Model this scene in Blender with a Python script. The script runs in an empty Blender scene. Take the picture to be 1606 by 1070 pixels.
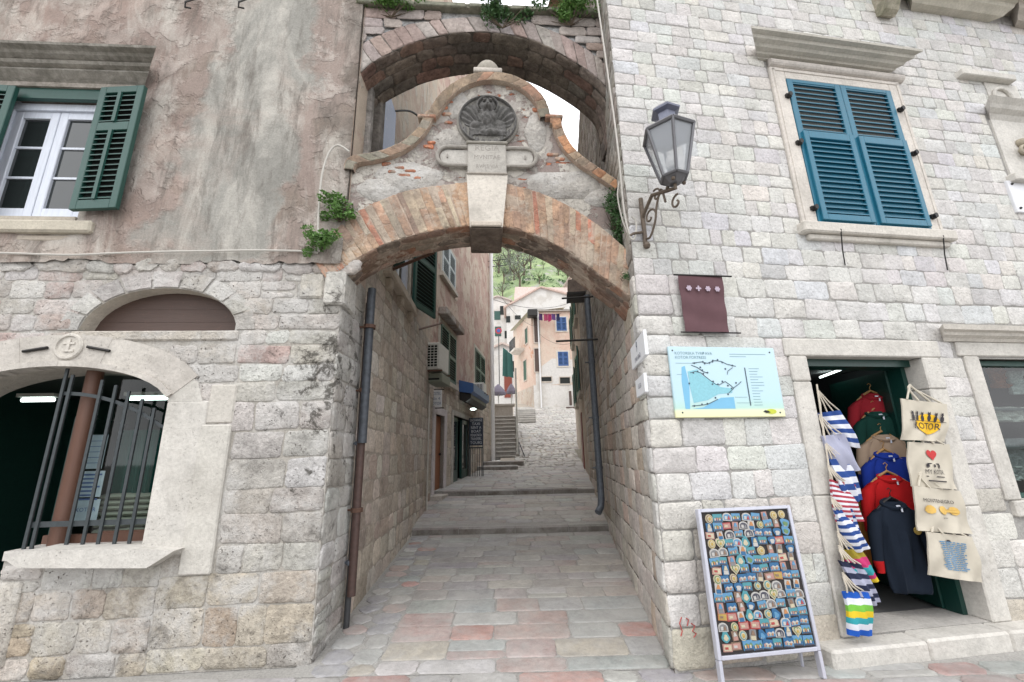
import bpy, bmesh, math, random
from mathutils import Vector, Matrix, noise
from mathutils.geometry import tessellate_polygon
V=Vector
rnd=random.Random(7)
SC=bpy.context.scene
COL=SC.collection
rad=math.radians
# ------------------------------------------------------------------ survey of the place (camera solved from the facade lines)
F=675.64; PIT=rad(14.77); ROL=rad(1.325); EYE=1.6
cr,sr=math.cos(ROL),math.sin(ROL); cp,sp=math.cos(PIT),math.sin(PIT)
def ray(x,y):
    a=(x-803)/F; b=-(y-535)/F
    X=a*cr+b*sr; up=-a*sr+b*cr
    return (X,cp-up*sp,sp+up*cp)
def atY(x,y,Y):
    r=ray(x,y); t=Y/r[1]; return V((r[0]*t,Y,EYE+r[2]*t))
def gnd(x,y,z=0):
    r=ray(x,y); t=(z-EYE)/r[2]; return V((r[0]*t,r[1]*t,z))
class Fr:
    """a vertical plane: u along it, z up, v out of it towards the street"""
    def __init__(s,o,deg,flip=1):
        s.o=V((o[0],o[1],0)); s.deg=deg; a=rad(deg); s.d=V((math.cos(a),math.sin(a),0)); s.n=V((math.sin(a),-math.cos(a),0))*flip
    def hit(s,x,y,v=0):
        r=V(ray(x,y)); o=s.o+s.n*v
        t=o.dot(s.n)/V((r[0],r[1],0)).dot(s.n)
        p=r*t
        return ((p-o).dot(s.d), EYE+p.z)
    def P(s,u,z,v=0): return V((s.o.x+s.d.x*u+s.n.x*v, s.o.y+s.d.y*u+s.n.y*v, z))
CR=gnd(1059,1058); CL=gnd(487,1045)
R=Fr(CR,8.886); L=Fr(CL,3.885)
AR=Fr(CR,84.06,-1); AL=Fr(CL,91.9); AP=Fr((-2.02,9.44),84.0)
def mk(o,d,n):
    f=Fr((0,0),0); f.o=V(o); f.d=V(d).normalized(); f.n=V(n).normalized()
    return f
# ------------------------------------------------------------------ mesh builder
WM={}
class MB:
    def __init__(s): s.v=[]; s.f=[]; s.m=[]; s.c=[]; s.col=(.5,.5,.5)
    def add(s,vs,fs,m=0,col=None):
        b=len(s.v); c=col or s.col
        s.v+= [tuple(p) for p in vs]; s.c+=[c]*len(vs)
        for f in fs: s.f.append([i+b for i in f]); s.m.append(m)
        return b
    def hexa(s,p,m=0,col=None):
        s.add(p,[(0,3,2,1),(4,5,6,7),(0,1,5,4),(1,2,6,5),(2,3,7,6),(3,0,4,7)],m,col)
    def box(s,f,u0,u1,z0,z1,v0,v1,m=0,col=None,bev=0):
        if bev:
            b=bev
            poly=[(u0+b,z0),(u1-b,z0),(u1,z0+b),(u1,z1-b),(u1-b,z1),(u0+b,z1),(u0,z1-b),(u0,z0+b)]
            q=[(u0+b,z0+b),(u1-b,z0+b),(u1-b,z0+b),(u1-b,z1-b),(u1-b,z1-b),(u0+b,z1-b),(u0+b,z1-b),(u0+b,z0+b)]
            A=[f.P(a,c,v0) for a,c in poly]; B=[f.P(a,c,v1-b) for a,c in poly]; C=[f.P(u0+b,z0+b,v1),f.P(u1-b,z0+b,v1),f.P(u1-b,z1-b,v1),f.P(u0+b,z1-b,v1)]
            fs=[(i,(i+1)%8,8+(i+1)%8,8+i) for i in range(8)]
            # top: chamfer
            fs+=[(8,9,17,16),(9,10,17),(10,11,18,17),(11,12,18),(12,13,19,18),(13,14,19),(14,15,16,19),(15,8,16),(16,17,18,19),tuple(range(7,-1,-1))]
            s.add(A+B+C,fs,m,col)
        else:
            s.hexa([f.P(u0,z0,v0),f.P(u1,z0,v0),f.P(u1,z1,v0),f.P(u0,z1,v0),f.P(u0,z0,v1),f.P(u1,z0,v1),f.P(u1,z1,v1),f.P(u0,z1,v1)],m,col)
    def wbox(s,a,b,m=0,col=None):
        x0,y0,z0=a;x1,y1,z1=b
        s.hexa([(x0,y0,z0),(x1,y0,z0),(x1,y1,z0),(x0,y1,z0),(x0,y0,z1),(x1,y0,z1),(x1,y1,z1),(x0,y1,z1)],m,col)
    def quad(s,a,b,c,d,m=0,col=None): s.add([a,b,c,d],[(0,1,2,3)],m,col)
    def prism(s,f,poly,v0,v1,m=0,col=None):
        n=len(poly); A=[f.P(a,z,v0) for a,z in poly]; B=[f.P(a,z,v1) for a,z in poly]
        fs=[(i,(i+1)%n,n+(i+1)%n,n+i) for i in range(n)]
        tr=tessellate_polygon([[V((a,z,0)) for a,z in poly]])
        fs+=[tuple(n+i for i in t) for t in tr]+[tuple(t) for t in tr]
        s.add(A+B,fs,m,col)
    def sheet(s,f,outer,holes,v=0,m=0,col=None):
        loops=[[V((a,z,0)) for a,z in l] for l in [outer]+holes]
        flat=[p for l in loops for p in l]
        tr=tessellate_polygon(loops)
        s.add([f.P(p.x,p.y,v) for p in flat],[tuple(t) for t in tr],m,col)
    def reveal(s,f,loop,v0,v1,m=0,col=None,closed=True):
        n=len(loop); A=[f.P(a,z,v0) for a,z in loop]+[f.P(a,z,v1) for a,z in loop]
        s.add(A,[(i,(i+1)%n,n+(i+1)%n,n+i) for i in range(n if closed else n-1)],m,col)
    def tube(s,pts,r,m=0,n=8,col=None,cap=True):
        pts=[V(p) for p in pts]; rs=r if isinstance(r,(list,tuple)) else [r]*len(pts)
        vs=[];prev=None
        for i,p in enumerate(pts):
            t=(pts[min(i+1,len(pts)-1)]-pts[max(i-1,0)])
            if t.length<1e-9: t=V((0,0,1))
            t.normalize()
            if prev is None:
                a=t.cross(V((0,0,1)))
                if a.length<.05: a=t.cross(V((0,1,0)))
            else: a=prev-t*prev.dot(t)
            a.normalize(); b=t.cross(a); prev=a
            for k in range(n):
                an=2*math.pi*k/n; vs.append(p+(a*math.cos(an)+b*math.sin(an))*rs[i])
        fs=[(i*n+k,i*n+(k+1)%n,(i+1)*n+(k+1)%n,(i+1)*n+k) for i in range(len(pts)-1) for k in range(n)]
        if cap: fs+=[tuple(range(n-1,-1,-1)),tuple((len(pts)-1)*n+k for k in range(n))]
        s.add(vs,fs,m,col)
    def loft(s,secs,m=0,n=16,col=None,power=1):
        """secs: (centre, half-axis a, half-axis b)"""
        vs=[]
        for c,a,b in secs:
            for k in range(n):
                t=2*math.pi*k/n; vs.append(V(c)+V(a)*math.cos(t)+V(b)*math.sin(t))
        fs=[(i*n+k,i*n+(k+1)%n,(i+1)*n+(k+1)%n,(i+1)*n+k) for i in range(len(secs)-1) for k in range(n)]
        fs+=[tuple(range(n-1,-1,-1)),tuple((len(secs)-1)*n+k for k in range(n))]
        s.add(vs,fs,m,col)
    def lathe(s,c,prof,m=0,n=16,col=None,axis=None,rot=0,sides=None):
        n=sides or n; c=V(c)
        s.loft([(c+V((0,0,z)),V((math.cos(rot),math.sin(rot),0))*r,V((-math.sin(rot),math.cos(rot),0))*r) for r,z in prof],m,n,col)
    def ball(s,c,r,m=0,n=12,col=None,sq=(1,1,1)):
        c=V(c); K=n//2
        s.loft([(c+V((0,0,-math.cos(math.pi*(i+.01)/(K+.02))*r*sq[2])),V((math.sin(math.pi*(i+.01)/(K+.02))*r*sq[0],0,0)),V((0,math.sin(math.pi*(i+.01)/(K+.02))*r*sq[1],0))) for i in range(K+1)],m,n,col)
    def patch(s,p00,p10,p11,p01,nu,nv,fn=None,mfn=None,m=0,th=0,nrm=None):
        p00,p10,p11,p01=map(V,(p00,p10,p11,p01))
        N=nrm or (p10-p00).cross(p01-p00).normalized()
        vs=[]
        for j in range(nv+1):
            for i in range(nu+1):
                a,b=i/nu,j/nv
                p=(p00*(1-a)+p10*a)*(1-b)+(p01*(1-a)+p11*a)*b
                if fn: p=p+N*fn(a,b)
                vs.append(p)
        if not th:
            b0=s.add(vs,[])
            for j in range(nv):
                for i in range(nu):
                    s.f.append([b0+j*(nu+1)+i,b0+j*(nu+1)+i+1,b0+(j+1)*(nu+1)+i+1,b0+(j+1)*(nu+1)+i]); s.m.append(mfn((i+.5)/nu,(j+.5)/nv) if mfn else m)
        else:
            k=len(vs); b0=s.add(vs+[p-N*th for p in vs],[])
            W=nu+1
            for j in range(nv):
                for i in range(nu):
                    q=[j*W+i,j*W+i+1,(j+1)*W+i+1,(j+1)*W+i]; mm=mfn((i+.5)/nu,(j+.5)/nv) if mfn else m
                    s.f.append([b0+t for t in q]); s.m.append(mm)
                    s.f.append([b0+k+t for t in q[::-1]]); s.m.append(mm)
            rim=[i for i in range(nu+1)]+[j*W+nu for j in range(1,nv+1)]+[nv*W+i for i in range(nu-1,-1,-1)]+[j*W for j in range(nv-1,0,-1)]
            for a,b in zip(rim,rim[1:]+rim[:1]):
                s.f.append([b0+a,b0+b,b0+k+b,b0+k+a]); s.m.append(mfn(min(.99,(a%W)/nu),min(.99,(a//W)/nv)) if mfn else m)
    def text(s,txt,P,u,z,size,v=.002,m=0,al='CENTER',sx=1,col=None,flip=1):
        cu=bpy.data.curves.new('t','FONT'); cu.body=txt; cu.size=size; cu.align_x=al; cu.align_y='CENTER'; cu.resolution_u=2
        ob=bpy.data.objects.new('t',cu); COL.objects.link(ob)
        dg=bpy.context.evaluated_depsgraph_get(); me=bpy.data.meshes.new_from_object(ob.evaluated_get(dg))
        vs=[P(u+flip*w.co.x*sx,z+w.co.y,v) for w in me.vertices]; fs=[tuple(p.vertices) for p in me.polygons]
        s.add(vs,fs,m,col)
        bpy.data.objects.remove(ob); bpy.data.curves.remove(cu); bpy.data.meshes.remove(me)
    def build(s,name,mats,parent=None,origin=None,smooth=False,fixn=True):
        if not isinstance(mats,(list,tuple)): mats=[mats]
        vs=[V(p) for p in s.v]
        if parent is not None:
            M=WM[parent]; inv=M.inverted(); vs=[inv@p for p in vs]
        else:
            if origin is None:
                xs=[p.x for p in vs]; ys=[p.y for p in vs]; zs=[p.z for p in vs]
                origin=V(((min(xs)+max(xs))/2,(min(ys)+max(ys))/2,min(zs)))
            origin=V(origin); M=Matrix.Translation(origin); vs=[p-origin for p in vs]
        me=bpy.data.meshes.new(name); me.from_pydata([tuple(p) for p in vs],[],s.f)
        for q in mats: me.materials.append(q)
        me.polygons.foreach_set('material_index',s.m)
        if smooth: me.polygons.foreach_set('use_smooth',[True]*len(s.f))
        a=me.color_attributes.new('Col','FLOAT_COLOR','POINT')
        a.data.foreach_set('color',[x for c in s.c for x in (c[0],c[1],c[2],1)])
        me.update()
        if fixn:
            bm=bmesh.new(); bm.from_mesh(me); bmesh.ops.recalc_face_normals(bm,faces=bm.faces); bm.to_mesh(me); bm.free()
        if smooth:
            try: me.set_sharp_from_angle(angle=rad(50))
            except Exception: pass
        o=bpy.data.objects.new(name,me); COL.objects.link(o)
        if parent is not None: o.parent=parent
        else: o.location=origin
        WM[o]=M
        return o
def tag(o,label=None,cat=None,group=None,kind=None):
    if label: o['label']=label
    if cat: o['category']=cat
    if group: o['group']=group
    if kind: o['kind']=kind
    return o
def thing(name,label,cat,loc,group=None):
    o=bpy.data.objects.new(name,None); COL.objects.link(o); o.location=loc; o.empty_display_size=.1
    WM[o]=Matrix.Translation(V(loc)); return tag(o,label,cat,group)
def one(mb,name,mats,label,cat,group=None,smooth=False,kind=None,origin=None):
    return tag(mb.build(name,mats,smooth=smooth,origin=origin),label,cat,group,kind)
# ------------------------------------------------------------------ materials
class NT:
    def __init__(s,name):
        s.mat=bpy.data.materials.new(name); s.mat.use_nodes=True; s.t=s.mat.node_tree
        s.b=s.t.nodes['Principled BSDF']; s.co=None
    def n(s,ty,**k):
        q=s.t.nodes.new(ty)
        for a,b in k.items(): setattr(q,a,b)
        return q
    def l(s,a,b): s.t.links.new(a,b)
    def pos(s):
        if not s.co: s.co=s.n('ShaderNodeNewGeometry').outputs['Position']
        return s.co
    def noise(s,scale,det=4,rough=.6,dist=0,vec=None,stretch=None):
        q=s.n('ShaderNodeTexNoise'); q.inputs['Scale'].default_value=scale; q.inputs['Detail'].default_value=det; q.inputs['Roughness'].default_value=rough; q.inputs['Distortion'].default_value=dist
        v=vec or s.pos()
        if stretch:
            mp=s.n('ShaderNodeMapping'); mp.inputs['Scale'].default_value=stretch; s.l(v,mp.inputs['Vector']); v=mp.outputs['Vector']
        s.l(v,q.inputs['Vector']); return q.outputs['Fac']
    def ramp(s,fac,stops,interp='LINEAR'):
        q=s.n('ShaderNodeValToRGB'); q.color_ramp.interpolation=interp; e=q.color_ramp.elements
        while len(e)<len(stops): e.new(.5)
        for i,(p,c) in enumerate(stops):
            e[i].position=p; e[i].color=(c,c,c,1) if not isinstance(c,(tuple,list)) else (*c,1)
        s.l(fac,q.inputs['Fac']); return q.outputs['Color']
    def mix(s,fac,a,b,mode='MIX'):
        q=s.n('ShaderNodeMix',data_type='RGBA',blend_type=mode)
        for sock,val in ((q.inputs['Factor'],fac),(q.inputs['A'],a),(q.inputs['B'],b)):
            if isinstance(val,(int,float)): sock.default_value=val if sock.type=='VALUE' else (val,val,val,1)
            elif isinstance(val,tuple): sock.default_value=(*val,1)
            else: s.l(val,sock)
        return q.outputs['Result']
    def math(s,op,a,b=0,c=None):
        q=s.n('ShaderNodeMath',operation=op)
        for i,val in enumerate((a,b)+((c,) if c is not None else ())):
            if isinstance(val,(int,float)): q.inputs[i].default_value=val
            else: s.l(val,q.inputs[i])
        return q.outputs[0]
    def bump(s,h,dist,strength=1):
        q=s.n('ShaderNodeBump'); q.inputs['Distance'].default_value=dist; q.inputs['Strength'].default_value=strength
        s.l(h,q.inputs['Height']); s.l(q.outputs[0],s.b.inputs['Normal'])
    def set(s,col=None,rough=None,metal=None):
        if col is not None:
            if isinstance(col,tuple): s.b.inputs['Base Color'].default_value=(*col,1)
            else: s.l(col,s.b.inputs['Base Color'])
        if rough is not None: s.b.inputs['Roughness'].default_value=rough
        if metal is not None: s.b.inputs['Metallic'].default_value=metal
        return s.mat
    def attr(s):
        q=s.n('ShaderNodeAttribute'); q.attribute_name='Col'; return q.outputs['Color']
def plain(name,c,rough=.6,metal=0,var=.12,scale=18,bump=0,spec=None):
    t=NT(name); f=t.noise(scale,3)
    col=t.mix(f,tuple(x*(1-var*1.6) for x in c),tuple(min(1,x*(1+var)) for x in c))
    if bump: t.bump(t.noise(scale*4,3),bump)
    if spec is not None: t.b.inputs['Specular IOR Level'].default_value=spec
    return t.set(col,rough,metal)
def cloth(name,c,rough=.9):
    t=NT(name); f=t.noise(9,2)
    t.bump(t.noise(220,2),.001,.6)
    t.b.inputs['Specular IOR Level'].default_value=.15
    return t.set(t.mix(f,tuple(x*.82 for x in c),tuple(min(1,x*1.1) for x in c)),rough)
def stone(name,var=.35,pit=.35,bump=.006,fs=38,dirt=(.16,.15,.13),dirtlo=.60,dirthi=.75,dscale=1.7,tint=(1,1,1),pits=(.12,.11,.10),wash=None,moss=None):
    """stone whose colour per block comes from the mesh; grain, pits, weather stains on top"""
    t=NT(name); c=t.attr()
    f1=t.noise(5,5,.65); f2=t.noise(fs,4,.7)
    c=t.mix(1,c,t.ramp(f1,[(.25,1-var),(.5,.97),(.75,1+var*.5)]),'MULTIPLY')
    c=t.mix(1,c,t.ramp(f2,[(.3,1-var*.8),(.6,1.05)]),'MULTIPLY')
    if tint!=(1,1,1): c=t.mix(1,c,tint,'MULTIPLY')
    if wash: c=t.mix(t.math('MULTIPLY',t.ramp(t.noise(wash[1],6,.72,.3),[(wash[2],0),(wash[3],1)]),wash[4]),c,wash[0])
    if moss: c=t.mix(moss(t),c,(.055,.05,.042))
    big=t.noise(dscale,6,.7,.4)
    c=t.mix(t.math('MULTIPLY',t.ramp(big,[(dirtlo,0),(dirthi,1)]),.6),c,dirt)
    p=t.noise(fs*1.9,2,.5); pm=t.ramp(p,[(.66,0),(.72,1)])
    pm2=t.math('MULTIPLY',pm,t.ramp(t.noise(2.3,3),[(.42,0),(.6,pit)]))
    c=t.mix(pm2,c,pits)
    fm=t.noise(fs*.42,5,.75,.3)
    h=t.math('ADD',t.math('ADD',t.math('MULTIPLY',f2,.7),t.math('MULTIPLY',f1,.8)),t.math('MULTIPLY',fm,1.6))
    h=t.math('SUBTRACT',h,t.math('MULTIPLY',pm2,1.2))
    t.bump(h,bump)
    t.b.inputs['Specular IOR Level'].default_value=.2
    return t.set(c,.88)
def mortar(name,c,var=.3,wash=None,moss=None):
    t=NT(name); f=t.noise(3,5,.7); f2=t.noise(60,3)
    col=t.mix(f,tuple(x*(1-var) for x in c),tuple(x*(1+var*.5) for x in c))
    if wash: col=t.mix(t.math('MULTIPLY',t.ramp(t.noise(wash[1],6,.72,.3),[(wash[2],0),(wash[3],1)]),wash[4]),col,wash[0])
    if moss: col=t.mix(moss(t),col,(.055,.05,.042))
    col=t.mix(1,col,t.ramp(f2,[(.3,.75),(.7,1.1)]),'MULTIPLY'); t.bump(f2,.006)
    return t.set(col,.95)
# ------------------------------------------------------------------ masonry
def block(mb,P,u0,u1,z0,z1,pr,col,m=1,gap=.006,r=.022,wob=.006,k=5,rough=.004,rg=rnd,vbase=-.004):
    rough=min(rough,pr*.45)
    u0+=gap;u1-=gap;z0+=gap;z1-=gap
    w,h=u1-u0,z1-z0
    if w<.015 or h<.015: return
    r=min(r,w*.3,h*.3); cx,cz=(u0+u1)/2,(z0+z1)/2
    rr=[r*rg.uniform(.5,1.5) for _ in range(4)]
    sk=[rg.uniform(-wob,wob) for _ in range(8)]
    pts=[]
    C=[(u0+sk[0],z0+sk[1]),(u1+sk[2],z0+sk[3]),(u1+sk[4],z1+sk[5]),(u0+sk[6],z1+sk[7])]
    for i in range(4):
        a=C[i];b=C[(i+1)%4]; L_=math.hypot(b[0]-a[0],b[1]-a[1]) or 1e-6
        ta=rr[i]/L_; tb=1-rr[(i+1)%4]/L_
        for j in range(k+1):
            t=ta+(tb-ta)*j/k
            o=rg.uniform(-wob,wob)*.45 if 0<j<k else 0
            pts.append((a[0]+(b[0]-a[0])*t+(o if i%2 else 0),a[1]+(b[1]-a[1])*t+(0 if i%2 else o)))
    n=len(pts); hw,hh=w/2,h/2
    def ins(d,v,jt=0):
        q=[]
        fu=max(0,1-d/hw); fz=max(0,1-d/hh)
        for a,b in pts:
            x=cx+(a-cx)*fu; y=cz+(b-cz)*fz
            q.append(P(x,y,v+(noise.noise(V((x*9,y*9,u0*3)))*jt if jt else 0)))
        return q
    e=min(.008,hw*.4,hh*.4)
    vs=ins(-.003,vbase)+ins(.000,pr*.6)+ins(e,pr,rough)+ins(min(hw,hh)*.5,pr+rg.uniform(-.1,.25)*pr,rough*2)+[P(cx,cz,pr+rg.uniform(-.1,.3)*pr)]
    fs=[]
    for q in range(3):
        fs+=[(q*n+i,q*n+(i+1)%n,(q+1)*n+(i+1)%n,(q+1)*n+i) for i in range(n)]
    fs+=[(3*n+i,3*n+(i+1)%n,4*n) for i in range(n)]
    mb.add(vs,fs,m,col)
def cut(iv,hs):
    out=[iv]
    for a,b in sorted(hs):
        nx=[]
        for p,q in out:
            if b<=p or a>=q: nx.append((p,q)); continue
            if a>p: nx.append((p,a))
            if b<q: nx.append((b,q))
        out=nx
    return out
def stones(mb,P,rows,ua,ub,wr,holes=None,pr=.014,colf=None,rg=None,**k):
    rg=rg or random.Random(len(rows)*31+int(ua*7))
    for z0,z1 in rows:
        a=ua(z0,z1) if callable(ua) else ua; b=ub(z0,z1) if callable(ub) else ub
        if b-a<.04: continue
        for p,q in cut((a,b),holes(z0,z1) if holes else []):
            if q-p<.04: continue
            u=p
            while u<q-1e-6:
                w=rg.uniform(*wr)
                if q-(u+w)<wr[0]*.6: w=q-u
                nu=min(q,u+w)
                if (z1-z0)>.17 and rg.random()<.07 and 'split' not in k:
                    zm=z0+(z1-z0)*rg.uniform(.4,.6)
                    block(mb,P,u,nu,z0,zm,pr*rg.uniform(.6,1.2),colf(rg,u,z0),rg=rg,**k); block(mb,P,u,nu,zm,z1,pr*rg.uniform(.6,1.2),colf(rg,u,z0),rg=rg,**k)
                else:
                    block(mb,P,u,nu,z0,z1,pr*rg.uniform(.6,1.25),colf(rg,u,z0),rg=rg,**{a:b for a,b in k.items() if a!='split'})
                u=nu
def rowlist(z0,z1,h0,h1,rg):
    r=[];z=z0
    while z<z1-.02:
        h=rg.uniform(h0,h1)
        if z1-(z+h)<h0*.6: h=z1-z
        r.append((z,min(z1,z+h))); z+=h
    return r
def pal(base,spread=.12,alts=(),pa=.0):
    def f(rg,u=0,z=0):
        c=base
        if alts and rg.random()<pa: c=rg.choice(alts)
        k=1+rg.uniform(-spread,spread)
        return tuple(max(.01,x*k*(1+rg.uniform(-.025,.025))) for x in c)
    return f
def seglen(p): return sum(math.hypot(b[0]-a[0],b[1]-a[1]) for a,b in zip(p,p[1:]))
def along(p,t):
    T=seglen(p)*max(0,min(1,t)); 
    for a,b in zip(p,p[1:]):
        d=math.hypot(b[0]-a[0],b[1]-a[1])
        if T<=d or (b is p[-1]): 
            k=T/d if d else 0
            return (a[0]+(b[0]-a[0])*k,a[1]+(b[1]-a[1])*k)
        T-=d
    return p[-1]
def smooth(p,n=40):
    """catmull-rom through the points"""
    q=[p[0]]+list(p)+[p[-1]]; out=[]
    for i in range(1,len(q)-2):
        for j in range(8):
            t=j/8; 
            out.append(tuple(.5*((2*q[i][k])+(-q[i-1][k]+q[i+1][k])*t+(2*q[i-1][k]-5*q[i][k]+4*q[i+1][k]-q[i+2][k])*t*t+(-q[i-1][k]+3*q[i][k]-3*q[i+1][k]+q[i+2][k])*t**3) for k in range(len(p[0]))))
    out.append(tuple(p[-1])); return out
def leaves(mb,c,r,n,ls,m=0,rg=rnd,sq=(1,1,1),clump=5,hang=0):
    c=V(c); cs=[]
    for _ in range(clump):
        d=V((rg.gauss(0,.45)*sq[0],rg.gauss(0,.45)*sq[1],rg.gauss(0,.45)*sq[2]))*r
        cs.append((c+d,r*rg.uniform(.3,.6)))
    for i in range(n):
        q,qr=cs[i%clump]
        d=V((rg.gauss(0,1),rg.gauss(0,1),rg.gauss(0,1))).normalized()*qr*rg.uniform(.3,1)**.6
        p=q+V((d.x*sq[0]**.5,d.y*sq[1]**.5,d.z*sq[2]**.5)); p.z-=hang*rg.random()*r
        a=V((rg.uniform(-1,1),rg.uniform(-1,1),rg.uniform(-.6,.8))).normalized(); b=a.cross(V((rg.uniform(-1,1),rg.uniform(-1,1),rg.uniform(-1,1)))).normalized()
        l=ls*rg.uniform(.6,1.3); k=rg.uniform(.7,1.25)
        mb.add([p-a*l*.5,p+b*l*.26,p+a*l*.55,p-b*l*.26],[(0,1,2,3)],m,(k,k,k))
def foliage(name,c,c2):
    t=NT(name); f=t.noise(3,2); col=t.mix(f,c,c2); col=t.mix(1,col,t.attr(),'MULTIPLY')
    t.b.inputs['Transmission Weight'].default_value=0
    t.b.inputs['Subsurface Weight'].default_value=0
    return t.set(col,.6)
# ------------------------------------------------------------------ material set
M_white=stone('pale_limestone',.20,.75,.012,40,(.38,.37,.35),.54,.78,1.3,pits=(.20,.19,.17))
M_wmort=mortar('grey_mortar',(.37,.36,.34),.35)
def lichen(t):
    # black lichen growing on the pier by the alley corner
    sx=t.n('ShaderNodeSeparateXYZ'); t.l(t.pos(),sx.inputs[0]); X,Y,Z=sx.outputs['X'],sx.outputs['Y'],sx.outputs['Z']
    a=t.math('ABSOLUTE',t.math('SUBTRACT',X,-1.78)); b=t.math('ABSOLUTE',t.math('SUBTRACT',Z,2.35))
    d=t.math('ADD',t.math('MULTIPLY',a,1.5),t.math('MULTIPLY',b,.75))
    n=t.noise(5.5,7,.75,.4)
    q=t.math('SUBTRACT',n,t.math('MULTIPLY',d,.135))
    base=t.math('MULTIPLY',t.ramp(q,[(.47,0),(.55,1)]),.85)
    low=t.math('MULTIPLY',t.ramp(t.math('ADD',t.noise(4.2,6,.7,.5),t.math('MULTIPLY',Z,-.07)),[(.52,0),(.64,1)]),.6)
    return t.math('MAXIMUM',base,low)
WL=((.53,.52,.50),1.9,.46,.62,.75)
M_lstone=stone('whitewashed_stone',.38,.9,.020,26,(.22,.205,.185),.54,.72,1.6,pits=(.14,.12,.10),wash=WL,moss=lichen)
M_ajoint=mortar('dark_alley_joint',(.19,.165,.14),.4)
M_lmort=mortar('old_lime_mortar',(.40,.375,.335),.3,WL,lichen)
M_dark=stone('dark_stone',.5,.5,.020,18,(.05,.045,.04),.45,.7,2.2)
WB=((.50,.42,.34),3.6,.50,.58,.8)
M_brick=stone('weathered_brick',.4,.5,.014,26,(.17,.14,.12),.43,.64,2.4,wash=WB)
M_bmort=mortar('arch_mortar',(.44,.33,.26),.4,WB)
M_cop=stone('coping_brick',.4,.5,.012,26,(.10,.09,.075),.42,.62,3.4)
M_trim=stone('dressed_stone',.18,.5,.005,36,(.27,.25,.22),.52,.78,1.9)
M_alley=stone('alley_stone',.32,.6,.014,24,(.14,.12,.10),.55,.75,1.1)
M_amort=mortar('alley_mortar',(.40,.355,.30),.3)
M_pave=stone('paving_stone',.28,.25,.006,22,(.17,.165,.16),.48,.8,1.5,wash=((.385,.375,.36),2.6,.38,.64,.7))
M_pave.node_tree.nodes['Principled BSDF'].inputs['Roughness'].default_value=.55
M_pmort=mortar('paving_mortar',(.36,.35,.33),.25)
M_ground=mortar('packed_ground',(.25,.24,.22),.3)
def stucco(name,base,layers,bump=.008):
    """old layered plaster: each layer (colour, scale, lo, hi, offset-stretch)"""
    t=NT(name); f=t.noise(7,5,.7)
    c=t.mix(f,tuple(x*.72 for x in base),tuple(min(1,x*1.16) for x in base)); h=t.math('MULTIPLY',f,.5)
    for col,sc,lo,hi,st,depth in layers:
        m=t.ramp(t.noise(sc,7,.66,.25,stretch=st),[(lo,0),(hi,1)])
        c2=t.mix(t.noise(9,5,.7),tuple(x*.75 for x in col),tuple(min(1,x*1.15) for x in col))
        c=t.mix(m,c,c2); h=t.math('ADD',h,t.math('MULTIPLY',m,depth))
    g=t.noise(55,4,.65); c=t.mix(1,c,t.ramp(g,[(.3,.82),(.65,1.05)]),'MULTIPLY')
    h=t.math('ADD',h,t.math('MULTIPLY',g,.25)); t.bump(h,bump)
    t.b.inputs['Specular IOR Level'].default_value=.15
    return t,c
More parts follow.
